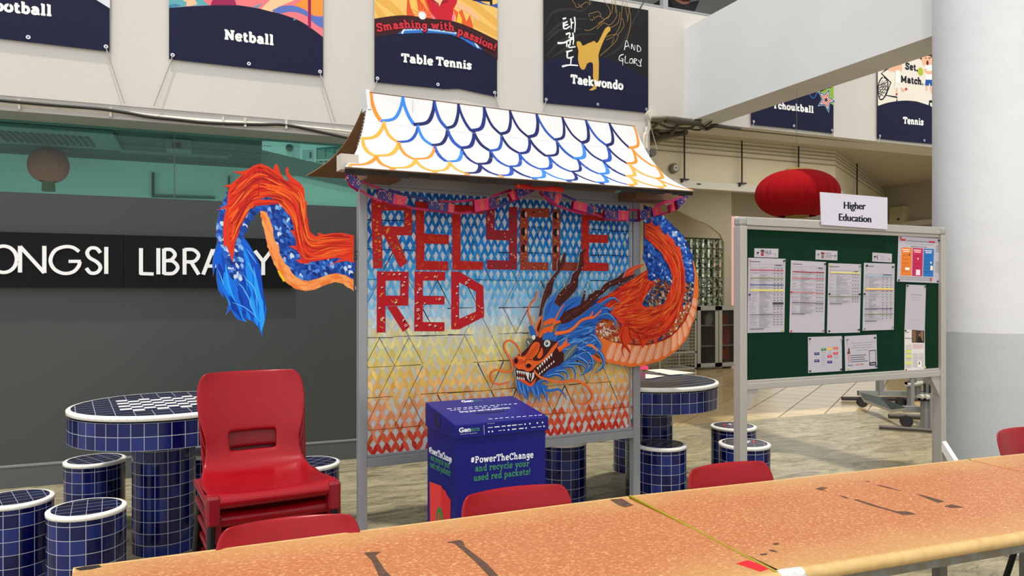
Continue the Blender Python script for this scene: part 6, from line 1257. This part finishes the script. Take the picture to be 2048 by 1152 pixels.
R, T, B, q, fin = paper('sheet with coloured chart boxes, left of the two lower sheets', P('1616,674 1683.5,672 1684,742 1616.5,746'), 'paper', 'papers on the green board', [(.04, .05, KN), (.97, .07, (190, 190, 190)), (.04, .95, KN), (.96, .95, KN)])
R(.22, .225, .78, .24, flat((190, 186, 196)))
for x, y, c in ((.38, .33, (44, 120, 70)), (.56, .32, (214, 176, 60)), (.74, .31, (206, 84, 60)), (.18, .44, BL), (.74, .45, (196, 60, 60)), (.56, .53, (206, 40, 70)), (.18, .64, BL), (.56, .69, BL)): R(x, y, x+.145, y+.07, flat(c)); R(x+.03, y+.025, x+.11, y+.033, flat((226, 222, 222)))
for k in range(6): R(.40, .44+.07*k, .50, .45+.07*k, GRY)
for y in (.42, .47, .50): R(.60, y, .68, y+.009, GRY)
for y in (.54, .58, .62): R(.76, y, .88, y+.009, GRY)
R(.36, .83, .7, .838, flat((190, 200, 180))); fin()
R, T, B, q, fin = paper('tilted sheet with a mobile number, right of the two lower sheets', P('1689,672.5 1753,669 1754.5,737 1690.5,742'), 'paper', 'papers on the green board', [(.07, .1, (120, 130, 140)), (.93, .09, KN), (.1, .94, YL), (.95, .93, BL)])
for y, s, x0, x1 in ((.23, 'What do I need to do after my A levels?', .2, .9), (.30, 'How will it fit the future needs?', .26, .84), (.37, 'What are my strengths, interests, and', .22, .88), (.44, 'how do I find out?', .38, .72)): T(s, x0, x1, y, .035, DK)
q.poly([B(.11, .33), B(.14, .35), B(.155, .45), B(.17, .52), B(.06, .52), B(.09, .44)], flat((120, 60, 50)))
for k, y in enumerate((.58, .64, .70, .76)): R(.09, y-.018, .15, y+.004, flat((196, 60, 50))); R(.17, y-.018, (.66, .6, .62, .7)[k], y+.002, DK)
T('Mobile - ', .09, .28, .865, .045, DK, .01); T('9820 9400', .32, .58, .865, .045, flat((200, 60, 50)), .01)
R(.75, .45, .97, .47, flat((40, 40, 46))); R(.75, .80, .97, .90, flat((34, 34, 40))); R(.75, .45, .765, .9, flat((40, 40, 46))); R(.955, .45, .97, .9, flat((40, 40, 46))); T('SCAN ME', .79, .93, .87, .04, flat((220, 220, 220)), .01); fin()
# ================================================================ RED LANTERN under the beam
pc = at_d(1594, 388, 6.33); lantern('red_lantern', 'big round red cloth lantern hanging from the white beam', pc, .345, .205, M_lred, 3.155)
# ================================================================ PASSAGE: cabinets, stands, conduits, fittings
M_cabf = mat('grey_cabinet_frame', (164, 160, 150), .5); M_cin = mat('cabinet_inside', (96, 94, 86), .8)
M_cg = bpy.data.materials.new('cabinet_glass'); M_cg.use_nodes = True; nt = M_cg.node_tree; pb = nt.nodes['Principled BSDF']; pb.inputs['Base Color'].default_value = (.02, .02, .02, 1); pb.inputs['Roughness'].default_value = .08; pb.inputs['Alpha'].default_value = .28
YC = 11.2; PC = Plane((0, YC, 0), (1, 0, 0))
def cab(label, pxl, pxr, ytop, doors, stuff):
    u0, u1 = PC.uv(pxl, 650)[0], PC.uv(pxr, 650)[0]; zt = PC.uv(1420, ytop)[1]
    r = thing('glass_cabinet', label, 'cabinet', (u0+(u1-u0)/2, YC+.2, 0), 'grey glass-door cabinets')
    q = MB(); t = .03
    for a in ((u0, u0+t, .04, zt), (u1-t, u1, .04, zt), (u0, u1, zt-t, zt), (u0, u1, .04, .04+t)): q.obox(PC, a[0], a[1], a[2], a[3], -.42, -.02, M_cabf)
    q.obox(PC, u0, u1, .04, zt, -.44, -.42, M_cin); q.build('body', r)
    for z in (.42, .80):
        q = MB(); q.obox(PC, u0+t, u1-t, z, z+.02, -.41, -.04, M_cabf); q.build('shelf', r)
    w_ = (u1-u0)/doors
    for k in range(doors):
        q = MB(); a, b_ = u0+w_*k+.004, u0+w_*(k+1)-.004; f = .07
        q.obox(PC, a, a+f, .05, zt-.01, -.02, 0, M_cabf); q.obox(PC, b_-f, b_, .05, zt-.01, -.02, 0, M_cabf); q.obox(PC, a, b_, .05, .05+f, -.02, 0, M_cabf); q.obox(PC, a, b_, zt-.01-f, zt-.01, -.02, 0, M_cabf)
        d = q.build('door', r); q = MB(); q.obox(PC, a+f, b_-f, .05+f, zt-.01-f, -.014, -.008, M_cg); q.build('pane', d)
        q = MB(); q.disc(PC.w(b_-f*.5 if k == 0 else a+f*.5, zt-.08, .002), .018, M_dark, PC.n, 12); q.build('lock', d)
    return r, u0, u1, zt
r, ca, cb, cz = cab('grey glass cabinet with white shelves beneath the glass block window', 1395, 1437, 612, 1, 0)
q = MB(); c_ = PC.w(ca+.36, .86, -.2)
q.tube([c_+Vector((0, 0, -.06)), c_+Vector((.04, 0, .06)), c_+Vector((.1, .02, .15)), c_+Vector((.12, .02, .22))], [.05, .1, .09, .03], flat((214, 212, 206)), 10); tagm(q.build('plastic_bag', org=c_), 'crumpled white bag on the cabinet shelf behind glass', 'bag')
r, da, db, dz = cab('grey glass cabinet holding orange cloth beside the passage opening', 1438, 1482, 612, 1, 0)
q = MB()
for k in range(5): x = da+.13+.055*k; q.tube([PC.w(x, 1.0, -.2), PC.w(x+.01, .7, -.18), PC.w(x-.012, .4, -.2), PC.w(x+.008, .16, -.19)], [.03, .036, .034, .045], mat('orange_cloth', (206, 104, 66), .9, noise=(8, (150, 66, 44), .5, (1, 1, .2))), 8)
tagm(q.build('orange_cloth', org=PC.w(da+.24, .6, -.2)), 'orange cloth hanging inside the grey glass cabinet', 'cloth')
# wire basket shelf partly behind the dragon body
PW = Plane((0, 10.4, 0), (1, 0, 0)); a = PW.uv(1318, 700)[0]; b_ = PW.uv(1393, 700)[0]
r = thing('wire_shelf', 'white wire basket shelf between the dragon and the glass cabinet', 'shelf', PW.w((a+b_)/2, 0)); M_wire = mat('white_wire', (168, 164, 152), .5)
for z in (.12, .40, .95):
    q = MB(); q.obox(PW, a, b_, z, z+.03, -.5, 0, M_wire); q.build('shelf_board', r)
for u in (a, b_-.03):
    for o in (-.5, -.03): q = MB(); q.obox(PW, u, u+.03, 0, 1.2, o, o+.03, M_wire); q.build('upright', r)
q = MB()
for k in range(12): q.tube([PW.w(a+.03+(b_-a-.06)*k/11, .15, .0), PW.w(a+.03+(b_-a-.06)*k/11, .9, .0)], .004, M_wire, 4)
for k in range(14): q.tube([PW.w(a+.03, .15+.055*k, .0), PW.w(b_-.03, .15+.055*k, .0)], .004, M_wire, 4)
q.build('wire_front', r)
q = MB(); q.obox(PW, a+.06, b_-.08, .44, .80, -.42, -.08, mat('grey_tub', (140, 138, 122), .7)); q.obox(PW, a+.04, b_-.06, .78, .82, -.44, -.06, mat('grey_tub', (140, 138, 122), .7)); tagm(q.build('storage_tub', bev=.02, org=PW.w((a+b_)/2, .44, -.25)), 'grey plastic tub standing on the wire basket shelf', 'tub')
# bulkhead fittings
PA = Plane((0, 8.18, 0), (1, 0, 0)); M_trk = mat('white_trunking', (196, 192, 180), .5); M_rod = mat('dark_rod', (44, 38, 34), .6); M_line = mat('thin_conduit', (150, 140, 116), .6)
u0, u1 = PA.uv(1330, 365)[0], 8.5; z0 = PA.uv(1420, 372)[1]
r = thing('cable_trunking', 'long white trunking with rods under the passage bulkhead', 'trunking', PA.w((u0+u1)/2, z0))
q = MB(); q.obox(PA, u0, u1, z0-.055, z0+.045, -.06, .06, M_trk); q.obox(PA, PA.uv(1388, 366)[0], PA.uv(1396, 366)[0], z0-.005, z0+.015, .06, .062, M_dark); q.build('channel', r, bev=.004)
d2 = (A2-A1).normalized(); n2_ = Vector((d2.y, -d2.x, 0)); q = MB(); q.prism([A1+n2_*.0+Vector((0, 0, z0-.055)), A1+d2*3.2+Vector((0, 0, z0-.055)), A1+d2*3.2+Vector((0, 0, z0+.045)), A1+Vector((0, 0, z0+.045))], n2_*.1, M_trk); q.build('channel', r)
for px_ in (1363.5, 1478, 1591):
    u = PA.uv(px_, 320)[0]; q = MB(); q.tube([PA.w(u, 3.5, .06), PA.w(u, z0+.05, .06)], .012, M_rod, 6); q.obox(PA, u-.05, u+.05, z0+.045, z0+.06, .02, .1, M_rod); q.obox(PA, u-.06, u-.035, z0+.01, z0+.06, .06, .09, M_rod); q.build('hanger_rod', r)
p_ = A1+d2*1.35+n2_*.06; q = MB(); q.tube([p_+Vector((0, 0, 3.5)), p_+Vector((0, 0, z0+.05))], .012, M_rod, 6); q.box((p_.x-.05, p_.y-.05, z0+.045), (p_.x+.05, p_.y+.05, z0+.06), M_rod); q.build('hanger_rod', r)
for k, z in enumerate((3.46, 3.41, 3.36, 3.29)):
    q = MB(); q.tube([(XE, 8.19, z), (8.54, 8.19, z), A1+d2*4.5+n2_*.012+Vector((0, 0, z))], .008, M_line, 6)
    tagm(q.build('thin_conduit', org=(6.3, 8.19, z)), ('topmost', 'second', 'third', 'lowest')[k]+' thin conduit along the cream passage bulkhead', 'conduit', 'thin conduits on the bulkhead')
pb_ = PA.uv(1347, 337); r = thing('alarm_bell', 'round grey fire alarm bell beside the roof corner', 'alarm bell', PA.w(pb_[0], pb_[1]))
q = MB(); q.tube([PA.w(pb_[0], pb_[1], 0), PA.w(pb_[0], pb_[1], .05), PA.w(pb_[0], pb_[1], .062)], [.058, .058, .04], mat('grey_bell', (150, 146, 136), .4, metal=.3), 28); q.tube([PA.w(pb_[0], pb_[1], 0), PA.w(pb_[0], pb_[1], .02)], [.066, .066], mat('grey_bell_rim', (118, 112, 104), .5), 28); q.build('gong', r)
q = MB(); q.disc(PA.w(pb_[0], pb_[1], .064), .011, flat((120, 70, 60)), PA.n, 12); q.build('centre_bolt', r)
PA2 = Plane((0, 7.6, 0), (1, 0, 0)); ps = PA2.uv(1300, 307); q = MB(); q.tube([PA2.w(ps[0], ps[1], 0), PA2.w(ps[0], ps[1], .07)], .045, mat('dark_fitting', (96, 96, 96), .5), 20); q.obox(PA2, ps[0]-.5, ps[0], ps[1]-.012, ps[1]+.012, 0, .02, M_pipe); tagm(q.build('wall_fitting', org=PA2.w(ps[0], ps[1])), 'small round dark fitting peeping over the paper roof edge', 'fitting')
# electrical box on the right-hand wall
pe = on_x(1805, 430, 12.4); r = thing('switch_box', 'cream electrical box on the passage wall beside the sign card', 'electrical box', (12.4, pe.y, pe.z))
a = on_x(1790, 430, 12.4); b_ = on_x(1818, 430, 12.4); zt_2, zb_2 = on_x(1805, 414, 12.4).z, on_x(1805, 448, 12.4).z; ym, yn = min(a.y, b_.y), max(a.y, b_.y)
q = MB(); q.box((12.24, ym, zb_2), (12.4, yn, zt_2), mat('cream_metal', (176, 168, 132), .5)); q.build('case', r, bev=.006)
q = MB(); q.box((12.232, ym+.08, zb_2+.06), (12.24, ym+.12, zb_2+.10), M_dark); q.build('latch', r)
q = MB(); q.tube([(12.36, yn+.02, zb_2+.1), (12.36, yn+.3, zb_2+.12), (12.36, yn+.34, zt_2+.3), (12.36, yn+.36, 3.4)], .014, M_line, 6); tagm(q.build('conduit_bend', org=(12.36, yn+.3, zb_2)), 'thin conduit bending up from the cream electrical box', 'conduit')
pz = on_x(1835, 447, 12.4); q = MB(); q.box((12.3, pz.y-1.6, pz.z-.04), (12.4, pz.y+1.0, pz.z+.05), M_trk); tagm(q.build('wall_trunking', org=pz), 'white trunking along the passage wall below the electrical box', 'trunking')
# tangle of cables and conduits under the beam, white pipes at the wall end
M_cd = mat('dark_conduit', (70, 66, 56), .5); M_cd2 = mat('grey_conduit', (110, 104, 90), .5)
Kc = lambda s: P(s, 1280, 200, 8.23)
CBL = [('grey conduit bending down at the white wall end', '190,300 260,295 420,290 500,300', M_cd2, .02), ('dark cable tray under the beam end', '410,320 560,330 700,350 840,365 1010,360', M_cd, .035), ('short grey conduit slanting below the beam', '180,470 230,440 330,360 420,290 480,292', M_cd2, .018),
       ('kinked dark conduit crossing below the beam', '130,560 240,525 320,570 480,560 560,500 640,395 760,385 900,395 960,400 1060,470 1130,465 1230,425 1400,445 1646,475', M_cd, .02), ('dark cable sagging across the beam', '190,370 330,400 480,460 640,465 820,465 920,400', M_cd, .013), ('lower dark pipe beside the passage ceiling', '130,620 280,580 420,565 560,560 700,545 760,530', M_cd, .028), ('grey tray edge running back along the beam', '125,670 300,640 420,600 560,570', M_cd2, .03), ('thin dark cable ending in frayed strands', '700,480 800,470 900,490 1010,480 1180,355', M_cd, .01)]
for lab, s, m_, rr_ in CBL:
    pts = [on_z(x, y, 3.12) for x, y in Kc(s)]; r = thing('ceiling_conduit', lab, 'conduit', pts[0], 'conduits under the beam'); q = MB(); q.tube([Vector(p) for p in cr([tuple(p) for p in pts], 4)], rr_, m_, 8); q.build('pipe', r)
pts = [on_y(x, y, 6.32) for x, y in P('1480,257.5 1600,270 1740,283.5 1866,296 2010,310')]; q = MB(); q.tube(pts, .02, M_cd, 8); tagm(q.build('ceiling_conduit', org=pts[0]), 'long dark conduit beneath the tchoukball and tennis banners', 'conduit', 'conduits under the beam')
pts = [on_y(x, y, 6.30) for x, y in P('1370,240 1480,251 1600,263 1740,277 1866,290 2010,304')]; q = MB(); q.tube(pts, .014, M_cd2, 8); tagm(q.build('ceiling_conduit', org=pts[0]), 'pale grey conduit along the lower edge of the parapet wall', 'conduit', 'conduits under the beam')
r = thing('pipe_pair', 'pair of white pipes kinking down the white wall end', 'pipe', on_y(1296, 260, 6.17))
for s in ('160,230 150,330 150,470 110,570 105,680 108,800', '110,440 100,540 72,580 62,680 70,790'):
    q = MB(); q.tube([Vector(p) for p in cr([tuple(on_y(x, y, 6.17)) for x, y in Kc(s)], 3)], .017, M_pipe, 8); q.build('pipe', r)
q = MB(); p = on_y(1300, 231, 6.17); q.tube([p+Vector((0, .03, 0)), p-Vector((0, .05, 0))], .05, M_pipe, 18); q.build('junction_box', r)
# mobile board stands on castors
M_std = mat('grey_stand_paint', (126, 128, 124), .5); M_rub = mat('black_rubber', (24, 24, 24), .6)
def stand(label, bar, jack, post, wheels, zb):
    g = [on_z(x, y, zb) for x, y in bar]; r = thing('mobile_stand', label, 'stand', (g[0].x, g[0].y, 0), 'castor stands beyond the notice board'); d = (g[1]-g[0]).normalized(); nn = Vector((-d.y, d.x, 0))
    q = MB(); q.prism([g[0]-nn*.03, g[1]-nn*.03, g[1]-nn*.03+Vector((0, 0, .06)), g[0]-nn*.03+Vector((0, 0, .06))], nn*.06, M_std); q.build('base_bar', r)
    q = MB(); b2 = [p+nn*.5 for p in g]; q.tube([b2[0]-Vector((0, 0, zb-.03)), b2[1]-Vector((0, 0, zb-.03))], .025, mat('dark_bar', (70, 62, 56), .5), 8); q.build('ground_bar', r)
    for px_ in post:
        t = (px_-bar[0][0])/(bar[1][0]-bar[0][0]); p = g[0]+(g[1]-g[0])*t; q = MB(); q.box((p.x-.04, p.y-.03, zb), (p.x+.04, p.y+.03, 1.5), M_std); q.build('post', r)
    for px_ in jack:
        t = (px_-bar[0][0])/(bar[1][0]-bar[0][0]); p = g[0]+(g[1]-g[0])*t-nn*.12; q = MB(); q.box((p.x-.03, p.y-.03, 0), (p.x+.03, p.y+.03, zb+.22), M_std); q.tube([p+Vector((-.08, 0, zb+.02)), p+Vector((.3, 0, zb+.02))], .03, mat('pale_sleeve', (176, 172, 160), .5), 10); q.box((p.x-.08, p.y-.02, .30), (p.x+.08, p.y+.02, .33), M_rub); q.tube([p+Vector((0, 0, .2)), p+Vector((0, 0, .32))], .012, M_rub, 8); q.build('brake_jack', r)
    for px_ in wheels:
        t = (px_-bar[0][0])/(bar[1][0]-bar[0][0]); p = g[0]+(g[1]-g[0])*t-nn*.03; c = Vector((p.x, p.y, .062)); q = MB(); q.tube([c-d*.0-nn*.03, c+nn*.03], .06, M_rub, 20); q.build('castor', r)
    return r
stand('grey castor stand nearer the column, with a dark panel leaning on its bar', [(1805, 823), (1905, 826)], [1842, 1852], [1857], [1811], .16)
stand('grey castor stand farther back, beyond the green board legs', [(1716, 791), (1905, 792)], [1812, 1852], [1760, 1834], [1722, 1800], .14)
q = MB(); g = [on_z(1718, 795, .17), on_z(1812, 822, .19), on_z(1786, 824, .14), on_z(1728, 803, .13)]; g[2] = on_z(1783, 826, .10); q.prism([on_z(1720, 790, .17), on_z(1760, 799, .17), on_z(1812, 821, .2), on_z(1783, 825, .12), on_z(1728, 804, .12)], (0, 0, .03), mat('dark_green_panel', (38, 52, 48), .6), side=mat('panel_edge', (190, 188, 176), .6)); tagm(q.build('loose_panel', org=g[0]), 'dark flat panel with pale edge lying across the two castor stands', 'panel')
q = MB(); g = [on_z(1758, 854, .03), on_z(1905, 864, .03)]; q.tube(g, .022, mat('dark_bar', (70, 62, 56), .5), 8); tagm(q.build('floor_bar', org=g[0]), 'thin dark bar lying on the floor before the castor stands', 'bar')
# ================================================================ PERSON leaning behind the parapet upstairs
ps = on_y(1352, 10, 6.85)
def person(loc):
    r = thing('person', 'person in dark red clothes leaning on the parapet upstairs beside the beam', 'person', (loc.x, loc.y, 3.62))
    J = {'pel': (0, 0, .95), 'che': (0, -.10, 1.28), 'nek': (0, -.16, 1.46), 'hed': (0, -.22, 1.60), 'top': (0, -.22, 1.74), 'sl': (-.19, -.12, 1.40), 'el': (-.30, -.30, 1.13), 'wl': (-.06, -.42, 1.00+.06), 'sr': (.19, -.12, 1.40), 'er': (.33, -.30, 1.10), 'wr': (.10, -.44, 1.04), 'hl': (-.1, 0, .9), 'kl': (-.11, -.03, .48), 'al': (-.11, .02, .06), 'fl': (-.11, -.14, .03), 'hr': (.1, 0, .9), 'kr': (.12, -.03, .48), 'ar': (.12, .02, .06), 'fr': (.12, -.14, .03)}
    E = [('pel', 'che'), ('che', 'nek'), ('nek', 'hed'), ('hed', 'top'), ('che', 'sl'), ('sl', 'el'), ('el', 'wl'), ('che', 'sr'), ('sr', 'er'), ('er', 'wr'), ('pel', 'hl'), ('hl', 'kl'), ('kl', 'al'), ('al', 'fl'), ('pel', 'hr'), ('hr', 'kr'), ('kr', 'ar'), ('ar', 'fr')]
    RAD = {'pel': .13, 'che': .14, 'nek': .055, 'hed': .095, 'top': .06, 'sl': .07, 'sr': .07, 'el': .045, 'er': .045, 'wl': .03, 'wr': .03, 'hl': .09, 'hr': .09, 'kl': .06, 'kr': .06, 'al': .04, 'ar': .04, 'fl': .035, 'fr': .035}
    def skin(nm, keys, edges, rad, m, fing=True, parent=r):
        ks = list(keys); vs = [tuple(J[k]) for k in ks]; es = [(ks.index(a), ks.index(b)) for a, b in edges]; rr = [rad[k] for k in ks]
        if fing:
            for wk, sg in (('wl', 1), ('wr', -1)):
                w0 = Vector(J[wk]); pm = len(vs); vs.append(tuple(w0+Vector((sg*.05, -.03, -.01)))); rr.append(.028); es.append((ks.index(wk), pm))
                for f in range(4):
                    b0 = len(vs); base = w0+Vector((sg*.085, -.055+.021*f, -.012)); l = (.036, .042, .038, .03)[f]
                    for j in range(3): vs.append(tuple(base+Vector((sg*l*j*.6, -.004*j, -.010*j)))); rr.append(.0095-.001*j)
                    es += [(pm, b0), (b0, b0+1), (b0+1, b0+2)]
                b0 = len(vs); vs.append(tuple(w0+Vector((sg*.05, .03, .0)))); rr.append(.011); vs.append(tuple(w0+Vector((sg*.085, .045, -.01)))); rr.append(.009); es += [(pm, b0), (b0, b0+1)]
        me = bpy.data.meshes.new(nm); me.from_pydata(vs, es, []); o = bpy.data.objects.new(nm, me); C.objects.link(o); o.parent = parent
        md = o.modifiers.new('skin', 'SKIN'); md.use_smooth_shade = True
        lay = me.skin_vertices[0] if me.skin_vertices else None
        if lay is None:
            bm = __import__('bmesh').new(); bm.from_mesh(me); bm.verts.layers.skin.verify(); bm.to_mesh(me); bm.free(); lay = me.skin_vertices[0]
        for i, x in enumerate(rr): lay.data[i].radius = (x, x); lay.data[i].use_root = (i == 0)
        me.materials.append(m); sb = o.modifiers.new('smooth', 'SUBSURF'); sb.levels = 1; sb.render_levels = 2
        return o
    M_sk = mat('skin', (150, 96, 78), .55); M_cl = mat('dark_red_cloth', (70, 24, 26), .85); M_tr = mat('dark_trousers', (34, 32, 38), .85)
    skin('body', J, E, RAD, M_sk)
    big = {k: v+.022 for k, v in RAD.items()}; big['el'] = .075; big['er'] = .075
    skin('shirt', ['che', 'pel', 'sl', 'el', 'sr', 'er'], [('pel', 'che'), ('che', 'sl'), ('sl', 'el'), ('che', 'sr'), ('sr', 'er')], big, M_cl, False)
    skin('trousers', ['pel', 'hl', 'kl', 'al', 'hr', 'kr', 'ar'], [('pel', 'hl'), ('hl', 'kl'), ('kl', 'al'), ('pel', 'hr'), ('hr', 'kr'), ('kr', 'ar')], big, M_tr, False)
    L = Vector(r['_o']); b = MB(); hp = L+Vector(J['hed'])+Vector((0, 0, .06))
    vs = []; n = 16
    for i in range(7):
        a = .15+1.35*i/6
        vs += [hp+Vector((.105*math.cos(6.283*k/n)*math.sin(1.72-a*.0)*math.cos(a-.3), .115*math.sin(6.283*k/n)*math.cos(a-.3)+.015, .12*math.sin(a-.3))) for k in range(n)]
    b.add(vs, [(i*n+k, i*n+(k+1) % n, (i+1)*n+(k+1) % n, (i+1)*n+k) for i in range(6) for k in range(n)], flat((22, 18, 18)), True); b.build('hair', r)
    for sx in (-1, 1):
        b = MB(); e0 = L+Vector(J['hed'])+Vector((sx*.034, -.09, .035)); b.tube([e0, e0+Vector((0, -.008, 0))], [.014, .008], flat((236, 232, 226)), 10); b.tube([e0+Vector((0, -.006, 0)), e0+Vector((0, -.010, 0))], [.007, .005], flat((30, 20, 18)), 8); b.build('eye', r)
        b = MB(); e0 = L+Vector(J['hed'])+Vector((sx*.094, .0, .02)); b.tube([e0+Vector((0, 0, -.03)), e0, e0+Vector((0, 0, .03))], [.008, .016, .008], M_sk, 8); b.build('ear', r)
    b = MB(); e0 = L+Vector(J['hed'])+Vector((0, -.092, .0)); b.tube([e0+Vector((0, .0, .04)), e0+Vector((0, -.018, .0)), e0+Vector((0, 0, -.012))], [.008, .014, .008], M_sk, 8); b.build('nose', r)
    b = MB(); b.tube([e0+Vector((-.024, .004, -.04)), e0+Vector((0, -.004, -.042)), e0+Vector((.024, .004, -.04))], .006, flat((130, 60, 56)), 6); b.build('mouth', r)
    return r
person(ps)
for o in bpy.data.objects:
    for k in ('_o', '_w'):
        if k in o: del o[k]
